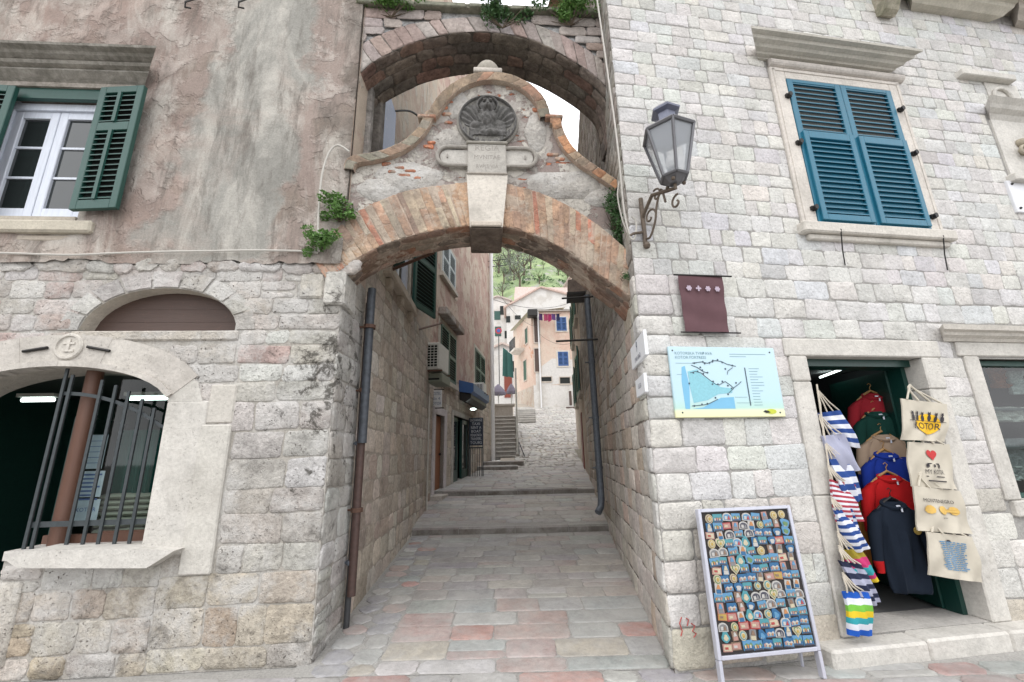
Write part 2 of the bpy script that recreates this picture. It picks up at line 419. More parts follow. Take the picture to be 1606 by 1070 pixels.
# left facade plaster: pink wash left, grey cement band falling from the top right, buff at the right edge
def left_plaster():
    t=NT('peeling_facade_plaster')
    sx=t.n('ShaderNodeSeparateXYZ'); t.l(t.pos(),sx.inputs[0])
    X,Z=sx.outputs['X'],sx.outputs['Z']
    n1=t.noise(1.1,6,.62,.3); n2=t.noise(1.5,5,.6,.2); n3=t.noise(3.1,5,.6,.3); g=t.noise(60,4,.65)
    cloudy=t.noise(1.7,5,.65,.4)
    pink=t.mix(cloudy,(.24,.19,.168),(.36,.30,.265))
    pink=t.mix(t.ramp(n3,[(.52,0),(.60,1)]),pink,(.42,.37,.335))
    pink=t.mix(t.math('MULTIPLY',t.ramp(n2,[(.52,0),(.60,1)]),.8),pink,(.225,.185,.155))
    bz=t.ramp(t.math('ADD',t.math('MULTIPLY',X,-.5),t.math('MULTIPLY',t.math('SUBTRACT',n3,.5),1.1)),[(.0,0),(1,1)]); bz=t.ramp(t.math('ADD',t.math('SUBTRACT',t.math('MULTIPLY',X,-1),2.9),t.math('MULTIPLY',t.math('SUBTRACT',n1,.5),2.5)),[(.2,0),(.7,1)])
    pink=t.mix(t.math('MULTIPLY',bz,.45),pink,(.20,.15,.13))
    # grey band: |x - centre(z)| < w
    cen=t.math('ADD',t.math('MULTIPLY',t.math('SUBTRACT',Z,5.4),.10),-2.80)
    d=t.math('ABSOLUTE',t.math('SUBTRACT',X,cen))
    d=t.math('ADD',d,t.math('MULTIPLY',t.math('SUBTRACT',n1,.5),-1.5)); d=t.math('ADD',d,t.math('MULTIPLY',t.math('SUBTRACT',n3,.5),-.35))
    gm=t.ramp(d,[(.46,1),(.60,0)])
    grey=t.mix(t.noise(2.2,6,.7,.6,stretch=(1,1,.6)),(.155,.15,.135),(.42,.41,.375))
    c=t.mix(gm,pink,grey)
    # pale lime ghosts over everything
    lm=t.ramp(t.noise(1.3,7,.68,.6,stretch=(1.3,1,.45)),[(.46,0),(.60,1)])
    c=t.mix(t.math('MULTIPLY',lm,.72),c,(.50,.475,.43))
    c=t.mix(t.math('MULTIPLY',t.ramp(t.noise(.9,6,.65,.5),[(.52,0),(.64,1)]),.28),c,(.44,.33,.28))
    # dark rain streaks near the corner and under the sill
    st=t.ramp(t.noise(2.2,7,.75,.3,stretch=(2.2,1,.45)),[(.50,0),(.68,1)])
    c=t.mix(t.math('MULTIPLY',st,.85),c,(.13,.115,.10))
    cs=t.math('ADD',t.math('ABSOLUTE',t.math('ADD',X,1.66)),t.math('MULTIPLY',t.math('SUBTRACT',t.noise(3.5,6,.72,.3,stretch=(1,1,.5)),.5),-1.1))
    c=t.mix(t.math('MULTIPLY',t.ramp(cs,[(.02,1),(.26,0)]),.7),c,(.13,.115,.10))
    c=t.mix(1,c,t.ramp(g,[(.3,.82),(.65,1.06)]),'MULTIPLY')
    pm=t.math('SUBTRACT',1,gm)
    h=t.math('ADD',t.math('MULTIPLY',gm,-.9),t.math('ADD',t.math('MULTIPLY',n1,1.2),t.math('MULTIPLY',t.noise(14,5,.7),.7)))
    h=t.math('ADD',h,t.math('MULTIPLY',pm,t.math('MULTIPLY',t.ramp(n3,[(.53,0),(.57,1)]),.7)))
    h=t.math('SUBTRACT',h,t.math('MULTIPLY',pm,t.math('MULTIPLY',t.ramp(n2,[(.53,0),(.56,1)]),.7)))
    t.bump(h,.012); t.b.inputs['Specular IOR Level'].default_value=.15
    return t.set(c,.93)
M_lplas=left_plaster()
t,c=stucco('pediment_plaster',(.40,.37,.34),[((.29,.24,.22),2.6,.47,.52,(1,1,1),-.8),((.52,.49,.44),3.2,.50,.54,(1,1,1),.6),((.44,.17,.10),4.2,.625,.645,(1,1,3.2),-1.2),((.09,.085,.075),2.4,.60,.78,(2,1,.6),0)],.012); M_ped=t.set(c,.93)
t,c=stucco('alley_render',(.52,.44,.36),[((.46,.36,.30),1.3,.48,.56,(1,1,.7),-.5),((.50,.46,.40),2.6,.53,.60,(1,1,1),.6),((.20,.17,.14),2.1,.58,.72,(1.5,1.5,.4),0)],.014); M_ren=t.set(c,.93)
t,c=stucco('pink_render',(.50,.36,.31),[((.56,.47,.39),1.0,.46,.52,(1,1,.8),.6),((.42,.29,.25),2.0,.52,.58,(1,1,1),-.5),((.55,.48,.40),2.8,.60,.65,(1,1,1),.6)],.016); M_pink=t.set(c,.93)
t,c=stucco('orange_render',(.62,.455,.37),[((.64,.52,.43),.5,.46,.55,(1,1,.8),.4),((.56,.30,.20),1.1,.60,.68,(1,1,1.4),0)],.02); M_orange=t.set(c,.93)
t,c=stucco('white_render',(.66,.64,.61),[((.55,.52,.48),.6,.5,.6,(1,1,.8),.2)],.02); M_wren=t.set(c,.93)
t,c=stucco('grey_render',(.30,.28,.25),[((.20,.185,.17),1.4,.48,.6,(1.6,1.6,.35),-.4),((.42,.40,.36),2.4,.55,.62,(1,1,.6),.4)],.015); M_gren=t.set(c,.93)
def wood(name,c,rough=.45,st=(6,6,.5),bump=.0015,wear=0,wc=(.5,.5,.45)):
    t=NT(name); f=t.noise(8,5,.7,.3,stretch=st)
    col=t.mix(f,tuple(x*.7 for x in c),tuple(min(1,x*1.2) for x in c)); col=t.mix(t.math('MULTIPLY',t.ramp(t.noise(1.9,5,.7),[(.42,0),(.7,1)]),.35),col,tuple(min(1,x*.85+.022) for x in c))
    if wear: col=t.mix(t.math('MULTIPLY',t.ramp(t.noise(22,4,.7),[(.6,0),(.7,1)]),wear),col,wc)
    t.bump(f,bump); return t.set(col,rough)
M_teal=wood('teal_paint',(.010,.135,.215),.38,wear=.18,wc=(.05,.06,.06))
M_green=wood('green_paint',(.014,.068,.054),.42,wear=.15,wc=(.06,.09,.08))
M_dgreen=wood('dark_green_paint',(.006,.045,.036),.35)
M_wpaint=wood('white_window_paint',(.62,.66,.74),.35)
M_brown=wood('dark_brown_board',(.075,.045,.035),.6,(.5,6,6),.002,.3,(.16,.08,.06))
M_post=wood('rusty_brown_post',(.13,.062,.04),.55,(6,6,.6))
M_odoor=wood('orange_wood',(.26,.095,.035),.5)
M_iron=plain('grey_iron_bar',(.05,.06,.065),.5,.3,.3,30)
M_black=plain('black_iron',(.03,.028,.027),.5,.5,.3)
M_rust=plain('rusty_iron',(.12,.065,.045),.75,.2,.4,30)
M_interior=plain('dark_interior',(.012,.016,.015),.8)
M_shopgreen=plain('shop_green_wall',(.03,.11,.09),.6)
M_zinc=plain('blue_grey_pipe',(.13,.15,.18),.55,.3,.35)
M_bpipe=plain('brown_pipe',(.085,.05,.042),.6,.1,.4)
M_dpipe=plain('dark_pipe',(.05,.052,.055),.55,.2,.3)
M_wpipe=plain('white_pipe',(.72,.72,.72),.5)
M_cable=plain('pale_cable',(.48,.46,.42),.6)
M_bcable=plain('black_cable',(.03,.03,.03),.6)
M_alu=plain('silver_aluminium',(.50,.51,.58),.38,.35,.08)
M_plasw=plain('white_plastic',(.62,.62,.58),.5)
M_floor=plain('grey_shop_floor',(.20,.20,.20),.4,0,.2,6)
M_ledge=stone('mossy_ledge',.4,.4,.008,24,(.09,.10,.05),.45,.65,3)
M_relief=stone('dark_carved_stone',.4,.3,.005,40,(.04,.04,.035),.42,.65,5)
M_leaf=foliage('fresh_leaves',(.07,.16,.03),(.13,.26,.06))
M_leafd=foliage('dark_leaves',(.035,.10,.03),(.075,.16,.05))
M_ftree=foliage('hazy_tree_leaves',(.13,.145,.125),(.20,.215,.18))  # grey leaves, lightened further to carry the distance haze in their colour
M_stem=plain('brown_stem',(.10,.075,.05),.8)
M_tile=stone('faded_roof_tiles',.3,.2,.02,6,(.3,.24,.2),.6,.8,.8)
def glass(name,c=(.02,.025,.025),rough=.04):
    t=NT(name); t.b.inputs['Base Color'].default_value=(*c,1); t.b.inputs['Roughness'].default_value=rough
    t.b.inputs['Specular IOR Level'].default_value=.8; t.bump(t.noise(2.5,2),.01,.3); return t.mat
M_glass=glass('dark_window_glass')
def clear(name,tint=(.8,.85,.83)):
    m=bpy.data.materials.new(name); m.use_nodes=True; t=m.node_tree; t.nodes.clear()
    o=t.nodes.new('ShaderNodeOutputMaterial'); a=t.nodes.new('ShaderNodeBsdfTransparent'); g=t.nodes.new('ShaderNodeBsdfGlossy'); x=t.nodes.new('ShaderNodeMixShader'); fr=t.nodes.new('ShaderNodeLayerWeight'); p=t.nodes.new('ShaderNodeMath'); p.operation='POWER'; p.inputs[1].default_value=4; q=t.nodes.new('ShaderNodeMath'); q.operation='MULTIPLY_ADD'; q.inputs[1].default_value=.85; q.inputs[2].default_value=.05
    a.inputs[0].default_value=(*tint,1); g.inputs['Roughness'].default_value=.03; fr.inputs['Blend'].default_value=.5
    t.links.new(fr.outputs['Facing'],p.inputs[0]); t.links.new(p.outputs[0],q.inputs[0]); t.links.new(q.outputs[0],x.inputs[0]); t.links.new(a.outputs[0],x.inputs[1]); t.links.new(g.outputs[0],x.inputs[2]); t.links.new(x.outputs[0],o.inputs[0]); return m
M_pane=clear('clear_pane',(.62,.70,.68))
def emit(name,c,s):
    m=bpy.data.materials.new(name); m.use_nodes=True; b=m.node_tree.nodes['Principled BSDF']
    b.inputs['Base Color'].default_value=(*c,1); b.inputs['Emission Color'].default_value=(*c,1); b.inputs['Emission Strength'].default_value=s; return m
M_tubel=emit('lit_lamp',(.85,1,.95),5)
# palettes
P_right=pal((.62,.61,.585),.07,((.60,.595,.585),(.64,.62,.58),(.56,.55,.53),(.61,.61,.615)),.35)
P_rightlow=pal((.60,.585,.55),.09,((.54,.51,.46),(.63,.62,.60)),.35)
P_left=pal((.47,.45,.42),.12,((.43,.405,.365),(.54,.53,.505),(.40,.375,.34)),.45)
P_leftup=pal((.48,.44,.40),.12,((.43,.34,.31),(.52,.49,.46),(.41,.34,.30),(.54,.51,.48)),.5)
P_leftbase=pal((.45,.40,.335),.13,((.40,.335,.265),(.49,.455,.40),(.41,.385,.345)),.5)
P_alley=pal((.55,.485,.415),.13,((.46,.39,.33),(.60,.55,.49)),.4)
P_alleyr=pal((.53,.49,.44),.13,((.45,.385,.32),(.57,.53,.48),(.53,.43,.36)),.4)
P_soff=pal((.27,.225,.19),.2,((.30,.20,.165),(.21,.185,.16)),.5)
P_vous=pal((.42,.365,.34),.14,((.47,.43,.41),(.38,.30,.27)),.4)
P_brick=pal((.50,.33,.23),.13,((.52,.42,.32),(.46,.22,.15),(.50,.36,.26),(.38,.27,.20),(.48,.40,.32)),.6)
P_pave=pal((.37,.35,.33),.10,((.40,.335,.315),(.36,.37,.355),(.345,.33,.34),(.43,.41,.385),(.39,.345,.32),(.44,.435,.42)),.7)
P_pavef=pal((.38,.375,.365),.10,((.42,.25,.22),(.40,.31,.285),(.355,.375,.365),(.33,.325,.345),(.42,.41,.385),(.42,.385,.32),(.47,.465,.45)),.72)
P_cob=pal((.47,.445,.41),.16,((.34,.32,.29),(.46,.44,.41)),.4)
# ================================================================== GROUND
def gz(Y):
    if Y<3.75: return 0
    if Y<8.0: return .070*(Y-3.75)
    if Y<10.8: return .405+.10*(Y-8.0)
    if Y<14.5: return .80+.045*(Y-10.8)
    if Y<18: return .967+.08*(Y-14.5)
    return 1.247+.24*(Y-18)
def hz(x,y):  # far terrain
    if y<34: return min(0,0)-.06
    return 5.2+(y-34)*.05 if y<60 else 6.5+(y-60)*.62+6*noise.noise(V((x*.03,y*.03,1)))
mb=MB(); G=90
mb.wbox((-400,-400,-.5),(400,36,-.06)); 
one(mb,'ground',[M_ground],'',None,kind='structure')
def aw(y): # alley walls x at depth y (left, right)
    l=-1.62 -.033*(y-3.98) if y<9.44 else -2.02+.105*(y-9.44)
    r=1.17+.104*(y-3.72) 
    return l,r
def hrow(z0,z1): return []
PG=lambda u,z,v: V((u,z,gz(z)+v))
rg=random.Random(3)
# street in front
mb=MB(); mb.add([(-9,-1,-.003),(14,-1,-.003),(14,7.5,-.003),(-9,7.5,-.003)],[(0,1,2,3)],0)
rows=rowlist(1.2,3.80,.22,.34,rg)
stones(mb,PG,rows,-6.5,9,(.26,.62),pr=.006,colf=P_pavef,rg=rg,wob=.012,r=.04,gap=.011,rough=.002,vbase=-.004)
one(mb,'street_paving',[M_pmort,M_pave],'',None,kind='structure',smooth=True)
# alley floor
mb=MB()
def strip(Y0,Y1,exL=.15,exR=.15,n=6,mat=0,dz=-.003):
    for i in range(n):
        a=Y0+(Y1-Y0)*i/n; b=Y0+(Y1-Y0)*(i+1)/n
        la,ra=aw(a); lb,rb=aw(b); e=1e-4
        za=gz(a+e)+dz; zb=gz(b-e)+dz
        mb.add([(la-exL,a,za),(ra+exR,a,za),(rb+exR,b,zb),(lb-exL,b,zb)],[(0,1,2,3)],mat)
strip(3.80,8.0)
def lft(off=0): return lambda a,b: aw((a+b)/2)[0]+off
def rgt(off=0): return lambda a,b: aw((a+b)/2)[1]+off
r1=rowlist(3.80,7.93,.20,.33,rg)
stones(mb,PG,r1,lft(.5),rgt(-.02),(.30,.70),pr=.005,colf=lambda g,u,z:(P_pavef if z<5.0 else P_pave)(g,u,z),rg=rg,wob=.010,r=.03,gap=.008,rough=.002)
r2=rowlist(3.80,7.93,.15,.26,rg)
stones(mb,PG,r2,lft(0),lft(.5),(.2,.3),pr=.006,colf=P_pavef,rg=rg,wob=.018,r=.06,gap=.012,rough=.003)
one(mb,'alley_floor',[M_pmort,M_pave],'',None,kind='structure',smooth=True)
mb=MB(); strip(8.0,10.8,exL=.5)
rr=rowlist(8.22,10.72,.20,.36,rg); stones(mb,PG,rr,lft(-.15),rgt(0),(.25,.75),pr=.006,colf=P_pave,rg=rg,wob=.014,r=.04,gap=.012,rough=.003)
KP=lambda Y:(lambda u,z,v: V((u,Y-v,z)))
def kerb(Y,x0,x1,zt,h,dep=.24,rg=rg,colf=P_pave):
    x=x0
    while x<x1:
        w=min(rg.uniform(.5,1.0),x1-x); 
        c=colf(rg); d=rg.uniform(-.012,.012); g=.006
        # rounded nosing
        pr=[(0,-h),(0-.006,-.03),(.008,-.006),(.03,.004),(dep,.004)]
        vs=[V((xx,Y+d+a,zt+b+noise.noise(V((xx*3,Y,b)))*.006)) for xx in (x+g,x+w*.5,x+w-g) for a,b in pr]
        k=5; fs=[(i*k+j,(i+1)*k+j,(i+1)*k+j+1,i*k+j+1) for i in range(2) for j in range(k-1)]
        mb.add(vs,fs,1,c); mb.add([p-V((0,.004,0)) for p in vs[0:2]+vs[5:7]+vs[10:12]],[(0,2,3,1),(2,4,5,3)],1,(.17,.15,.13)); x+=w
kerb(8.0,aw(8)[0]-.1,aw(8)[1]+.1,gz(8.01),.13)
mb.wbox((-2.3,8.02,.1),(2.0,8.3,.395),0)
one(mb,'alley_step_terrace',[M_pmort,M_pave],'',None,kind='structure',smooth=True)
mb=MB(); strip(10.8,18.2,exL=.2,exR=.6,n=10)
rr=rowlist(11.02,16.6,.25,.45,rg); stones(mb,PG,rr,lft(0),rgt(.3),(.3,.8),pr=.008,colf=P_pave,rg=rg,wob=.02,r=.05,gap=.015,rough=.006)
kerb(10.8,-1.75,2.1,gz(10.81),.12)
mb.wbox((-2.3,10.82,.4),(2.6,11.1,.795),0)
kerb(15.9,-1.6,.1,gz(15.9)+.14,.16); mb.wbox((-1.9,15.92,.9),(.1,18.6,gz(15.9)+.135),0)
kerb(17.0,-1.5,.35,gz(17)+.2,.2); mb.wbox((-1.9,17.02,.9),(.3,18.8,gz(17)+.195),0)
rr=rowlist(16.12,16.95,.3,.4,rg); stones(mb,lambda u,z,v:V((u,z,gz(15.9)+.14+v)),rr,-1.5,.1,(.3,.7),pr=.006,colf=P_pave,rg=rg,gap=.012)
one(mb,'upper_alley_floor',[M_pmort,M_pave],'',None,kind='structure',smooth=True)
# rough cobbled ramp climbing to the orange house
mb=MB()
for i in range(10):
    a=18+i*1.9;b=a+1.9; mb.add([(-.6+i*.02,a,gz(a+1e-4)-.003),(5.5,a,gz(a+1e-4)-.003),(5.5,b,gz(b)-.003),(-.6,b,gz(b)-.003)],[(0,1,2,3)],0)
rr=rowlist(16.5,34.5,.16,.34,rg)
def cobz(u,z,v): return V((u+.05*noise.noise(V((u*2,z*2,0))),z+.05*noise.noise(V((u*2,z*2,5))),gz(z)+v+.05*noise.noise(V((u*1.6,z*1.6,3)))))
stones(mb,cobz,rr,.0,4.6,(.16,.5),pr=.035,colf=P_cob,rg=rg,wob=.03,r=.07,gap=.012,rough=.02,k=2,split=1)
one(mb,'cobbled_ramp',[M_amort,M_pave],'',None,kind='structure',smooth=True)
# ================================================================== LEFT HOUSE
UW0,UW1,UWZ0,UWZ1=-3.66,-2.62,3.97,5.42     # upper window
lt=thing('townhouse','tall old house with peeling pink and grey plaster over whitewashed stone, left of the arch','house',(CL.x-2.5,CL.y-.2,0))
ZS=3.50
arc=lambda cx,cz,rx,rz,a0,a1,n:[(cx+rx*math.cos(rad(a0+(a1-a0)*i/n)),cz+rz*math.sin(rad(a0+(a1-a0)*i/n))) for i in range(n+1)]
lun=[(-2.37,2.80)]+[(-1.655+.70*math.cos(rad(180-180*i/20)) ,2.80+.43*math.sin(rad(180-180*i/20))) for i in range(1,20)]+[(-.965,2.80)]
GC=-2.43; GW=.985
def gtop(u):  # soffit of the wide shop arch
    t=min(1,abs(u-GC)/GW); return 2.06+.40*math.sqrt(max(0,1-t*t*.93))
shop=[(GC-GW,0.0),(-2.50,0.0),(-2.50,.86),(GC+GW,.86)]+[(GC+GW-2*GW*i/24,gtop(GC+GW-2*GW*i/24)) for i in range(25)]
mb=MB()
mb.sheet(L,[(-9,0),(0,0),(0,ZS),(-9,ZS)],[lun,shop],0,0)
mb.reveal(L,lun,0,-.22,2,(.50,.46,.40)); mb.reveal(L,shop,0,-.42,2,(.46,.43,.38))
mb.quad(AL.P(0,0,0),AL.P(0,ZS,0),AL.P(0,0,-.01),AL.P(0,ZS,-.01))
rg=random.Random(11)
def lholes(z0,z1):
    h=[];zm=(z0+z1)/2
    if z1>2.74 and z0<3.27:
        dz=max(0,z0-2.80); w=.76*math.sqrt(max(0,1-min(1,dz/.50)**2)); 
        if w>.05: h.append((-1.655-w,-1.655+w))
    if z0<2.62:
        m=1.16*math.sqrt(max(0,1-max(0,(z0-2.02)/.72)**2)) if z0>2.02 else 1.16
        h.append((GC-m-.1,GC+m))
    if z0>.62 and z1<2.02: h.append((-1.3,-.845))
    return h
rows=[(0,.17),(.17,.46),(.46,.70),(.70,.92),(.92,1.16),(1.16,1.36),(1.36,1.62),(1.62,1.86),(1.86,2.12),(2.12,2.30),(2.30,2.47),(2.47,2.66),(2.66,2.80),(2.80,2.96),(2.96,3.12),(3.12,3.30),(3.30,3.50)]
def lcol(g,u,z):
    if z<.6: return P_leftbase(g)
    if z>2.4: return P_leftup(g) if u<-.7 else P_left(g)
    return P_left(g)
def lblocks(rows_,a,b,wr,pr,hl,**k): stones(mb,L.P,rows_,a,b,wr,hl,pr=pr,colf=lcol,rg=rg,m=1,**k)
lblocks(rows,-9,-.001,(.20,.52),.011,lholes,wob=.012,r=.022,rough=.010); mb.quad(L.P(-9,3.3,-.012),L.P(0,3.3,-.012),L.P(0,3.8,-.012),L.P(-9,3.8,-.012),0)
# masonry under the shop window and its corner post
lblocks([(0,.16),(.16,.40),(.40,.62),(.62,.83)],-2.50,-1.27,(.22,.40),.011,None,wob=.012,r=.022,rough=.010)
mb.box(L,-2.50,-2.30,.10,.70,-.1,.03,1,(.50,.47,.42),.015)
# alley flank, lower stone
arows=rowlist(0,3.3,.19,.27,rg)
mb.quad(AL.P(0,0,0),AL.P(5.5,0,0),AL.P(5.5,ZS,0),AL.P(0,ZS,0),0)
stones(mb,AL.P,arows,.0,.70,(.26,.45),pr=.014,colf=P_left,rg=rg,wob=.012,r=.035,rough=.010)
mb.build('stone_wall',[M_lmort,M_lstone,M_trim],lt,smooth=True)
mb=MB(); stones(mb,AL.P,rowlist(.05,4.05,.17,.30,rg),.72,5.5,(.20,.48),pr=.006,colf=P_alley,rg=rg,wob=.02,r=.045,rough=.012,gap=.008)
mb.quad(AL.P(.7,0,.002),AL.P(5.5,0,.002),AL.P(5.5,4.1,.002),AL.P(.7,4.1,.002),0)
mb.quad(AL.P(-.03,3.5,.0),AL.P(.7,3.5,.0),AL.P(.7,4.1,.0),AL.P(-.03,4.1,.0),2)
mb.sheet(AL,[(-.03,4.1),(5.5,4.1),(5.5,16),(-.03,16)],[[(1.6,4.15),(3.0,4.15),(3.0,5.85),(1.6,5.85)]],.002,2)
mb.quad(AL.P(5.5,0,.002),AL.P(5.5,16,.002),AL.P(5.5,16,-4),AL.P(5.5,0,-4),2)
# window recess in the flank
rv=[(1.6,4.15),(3.0,4.15),(3.0,5.85),(1.6,5.85)]
mb.reveal(AL,rv,.002,-.22,2); mb.sheet(AL,rv,[],-.215,3)
mb.build('flank_wall',[M_amort,M_alley,M_ren,M_glass],lt,smooth=True)
# upper plaster
mb=MB()
pw=[(-9,ZS),(-.0,ZS),(-.05,4.6),(-.06,6.2),(-.02,9),(0,13),(-9,13)]
hole=[(UW0,UWZ0),(UW1,UWZ0),(UW1,UWZ1),(UW0,UWZ1)]
# grid with relief so the plaster is not a perfect plane
nx,nz=150,110; W=MB(); vs=[];idx={}
for j in range(nz+1):
    z=ZS-.03+(8.2-ZS+.03)*j/nz
    for i in range(nx+1):
        u=-6+(5.985)*i/nx
        p=V((u,z,0)); h=.026*noise.fractal(p*1.1,1,2,3)+.006*noise.noise(p*5)
        h+= .014*min(1,max(0,(noise.fractal(p*.9+V((3,7,1)),1,2,3)-.05)*12))
        lo=ZS+.10*noise.noise(V((u*2.2,0,4)))+.05*noise.noise(V((u*9,0,4)))
        idx[i,j]=len(vs); vs.append(L.P(u,max(z,lo-.02) if j==0 else z,.035+h))
fs=[]
for j in range(nz):
    for i in range(nx):
        u=-6+5.985*(i+.5)/nx; z=ZS-.03+(8.23-ZS)*(j+.5)/nz
        if UW0-.12<u<UW1+.10 and UWZ0-.06<z<UWZ1+.30: continue
        fs.append((idx[i,j],idx[i+1,j],idx[i+1,j+1],idx[i,j+1]))
mb.add(vs,fs,0)
mb.sheet(L,[(-9,8.15),(0,8.15),(0,16),(-9,16)],[],.03,0); mb.sheet(L,[(-9,ZS),(-5.95,ZS),(-5.95,8.2),(-9,8.2)],[],.03,0)
for a,b,c,d in ((UW0-.2,UW0,UWZ0-.1,5.85),(UW1,UW1+.16,UWZ0-.1,5.85),(UW0,UW1,UWZ1,5.85)): mb.box(L,a,b,c,d,-.25,.012)
mb.quad(L.P(-.01,ZS,.04),L.P(-.01,16,.04),L.P(-.01,16,-.2),L.P(-.01,ZS,-.2))
mb.build('plaster_wall',[M_lplas],lt,smooth=True,fixn=False)
# thick rough plaster lip over the stonework
mb=MB(); x=-5.6
while x<-.15:
    w=rnd.uniform(.2,.5); block(mb,L.P,x,x+w,3.38+.05*noise.noise(V((x*2,1,1))),3.53,.026,P_leftup(rnd),0,wob=.02,r=.05,rough=.02); x+=w*.96
mb.build('plaster_edge',[M_lstone],lt,smooth=True)
# springer stone of the arch
mb=MB(); mb.box(L,-.16,.04,3.05,3.40,-.32,.05,0,(.62,.60,.55),.02); mb.box(L,-.40,-.17,3.12,3.38,-.2,.03,0,(.55,.52,.46),.02)
mb.build('springer_stone',[M_lstone],lt)
# ---- upper window
win=mb=MB()
zz0,zz1=UWZ0,UWZ1
mb.box(L,UW0,UW1,zz1-.05,zz1+.09,-.02,.03,1)     # green head board
mb.build('shutter_head_board',[M_wpaint,M_green],lt)
mb=MB(); mid=-3.15
mb.box(L,UW0,UW1,zz1-.13,zz1-.05,-.16,-.05); mb.box(L,UW0,UW1,zz0,zz0+.05,-.16,-.05)
mb.box(L,UW0,UW0+.06,zz0,zz1,-.16,-.05); mb.box(L,UW1-.06,UW1,zz0,zz1,-.16,-.05)
wf=mb.build('window',[M_wpaint],lt)
for a,b in ((UW0+.06,mid-.004),(mid+.004,UW1-.06)):
    mb=MB(); z0,z1=zz0+.05,zz1-.13
    for q in ((a,a+.085,z0,z1),(b-.085,b,z0,z1)): mb.box(L,*q,-.13,-.075,bev=.006)
    mb.box(L,a+.085,b-.085,z1-.085,z1,-.13,-.078); mb.box(L,a+.085,b-.085,z0,z0+.10,-.13,-.078)
    for k in (1,2): 
        zc=z0+.1+(z1-z0-.18)*k/3; mb.box(L,a+.08,b-.08,zc-.012,zc+.012,-.122,-.09)
    mb.build('casement',[M_wpaint],wf)
mb=MB(); mb.sheet(L,[(UW0+.05,zz0+.04),(UW1-.05,zz0+.04),(UW1-.05,zz1-.1),(UW0+.05,zz1-.1)],[],-.105); mb.build('pane',[M_glass],wf)
mb=MB(); mb.box(L,UW0-.2,-2.40,zz0-.20,zz0-.07,-.2,.10,0,(.50,.46,.38),.02); mb.box(L,UW0-.1,-2.60,zz0-.28,zz0-.20,-.1,.045,0,(.42,.37,.31),.02); mb.box(L,UW0,UW1,zz0-.07,zz0,-.2,.03,0,(.42,.38,.32)); mb.build('window_sill',[M_trim],lt)
# cornice: stacked mouldings
def cornice(mb,f,u0,u1,z0,z1,prof,col,m=0,brk=True):
    """prof: list of (t 0..1 up, projection)"""
    n=len(prof); 
    def ring(u,s): return [f.P(u+s*p,z0+(z1-z0)*t,p) for t,p in prof]+[f.P(u,z1,0)]+[f.P(u,z0,0)]
    A=ring(u0,-1);B=ring(u1,1); k=n+2
    fs=[(i,(i+1)%k,k+(i+1)%k,k+i) for i in range(k)]+[tuple(range(k)),tuple(range(2*k-1,k-1,-1))]
    mb.add(A+B,fs,m,col)
PROF=[(0,.02),(.12,.02),(.16,.05),(.3,.06),(.36,.04),(.5,.07),(.62,.12),(.66,.15),(.72,.14),(.78,.20),(.88,.22),(.9,.25),(1,.26)]
mb=MB(); cornice(mb,L,UW0-.3,-2.30,5.55,5.81,[(0,.05),(.08,.08),(.16,.06),(.25,.09),(.36,.13),(.52,.11),(.56,.16),(.66,.18),(.72,.15),(.80,.22),(.88,.24),(.92,.30),(1,.31)],(.36,.34,.305))
mb.box(L,UW0-.1,-2.34,5.50,5.57,-.1,.055,0,(.40,.36,.32)); mb.build('window_cornice',[stone('stained_cornice_stone',.3,.3,.006,30,(.10,.095,.075),.42,.62,4)],lt,smooth=False)
# louvred shutters ------------------------------------------------
def shutter(f,w,h,z0,parent,mat,cells,th=.045,name='shutter',st=.075,slat=.042,vbar=False,louv=True,pitch=.055):
    mb=MB(); 
    mb.box(f,0,st,z0,z0+h,0,th,bev=.005); mb.box(f,w-st,w,z0,z0+h,0,th,bev=.005)
    for a,b in cells:   # list of (z lo, z hi) of louvre fields
        pass
    zs=[0]+[q for c in cells for q in c]+[h]
    for a,b in zip(zs[::2],zs[1::2]): mb.box(f,st,w-st,z0+a,z0+b,.001,th-.001,bev=.004)
    for a,b in cells:
        z=a+.012
        while z<b-.012:
            p=[]
            for u in (st-.004,w-st+.004):
                p+=[f.P(u,z0+z,th*.92),f.P(u,z0+z+.012,th*.92),f.P(u,z0+z+slat,th*.12),f.P(u,z0+z+slat-.012,th*.12)]
            mb.add(p,[(0,1,5,4),(1,2,6,5),(2,3,7,6),(3,0,4,7)]); z+=pitch
        if vbar: mb.box(f,w/2-.018,w/2+.018,z0+a,z0+b,th*.8,th+.012)
        mb.box(f,st,w-st,z0+a,z0+b,-.001,.002,1)
    return mb.build(name,[mat,M_interior],parent)
# the two shutters folded back against the plaster
fS=mk(L.P(-2.605,0,.085),L.d*.985+L.n*.10,L.n*.985-L.d*.10)
shutter(fS,.47,1.45,zz0+.02,lt,M_green,[(.10,.90),(1.0,1.37)],vbar=True,pitch=.062,st=.07)
fS2=mk(L.P(-3.47-.46,0,.10),L.d*.985-L.n*.06,L.n*.985+L.d*.06)
shutter(fS2,.47,1.45,zz0+.02,lt,M_green,[(.10,.90),(1.0,1.37)],vbar=True,pitch=.062,st=.07)
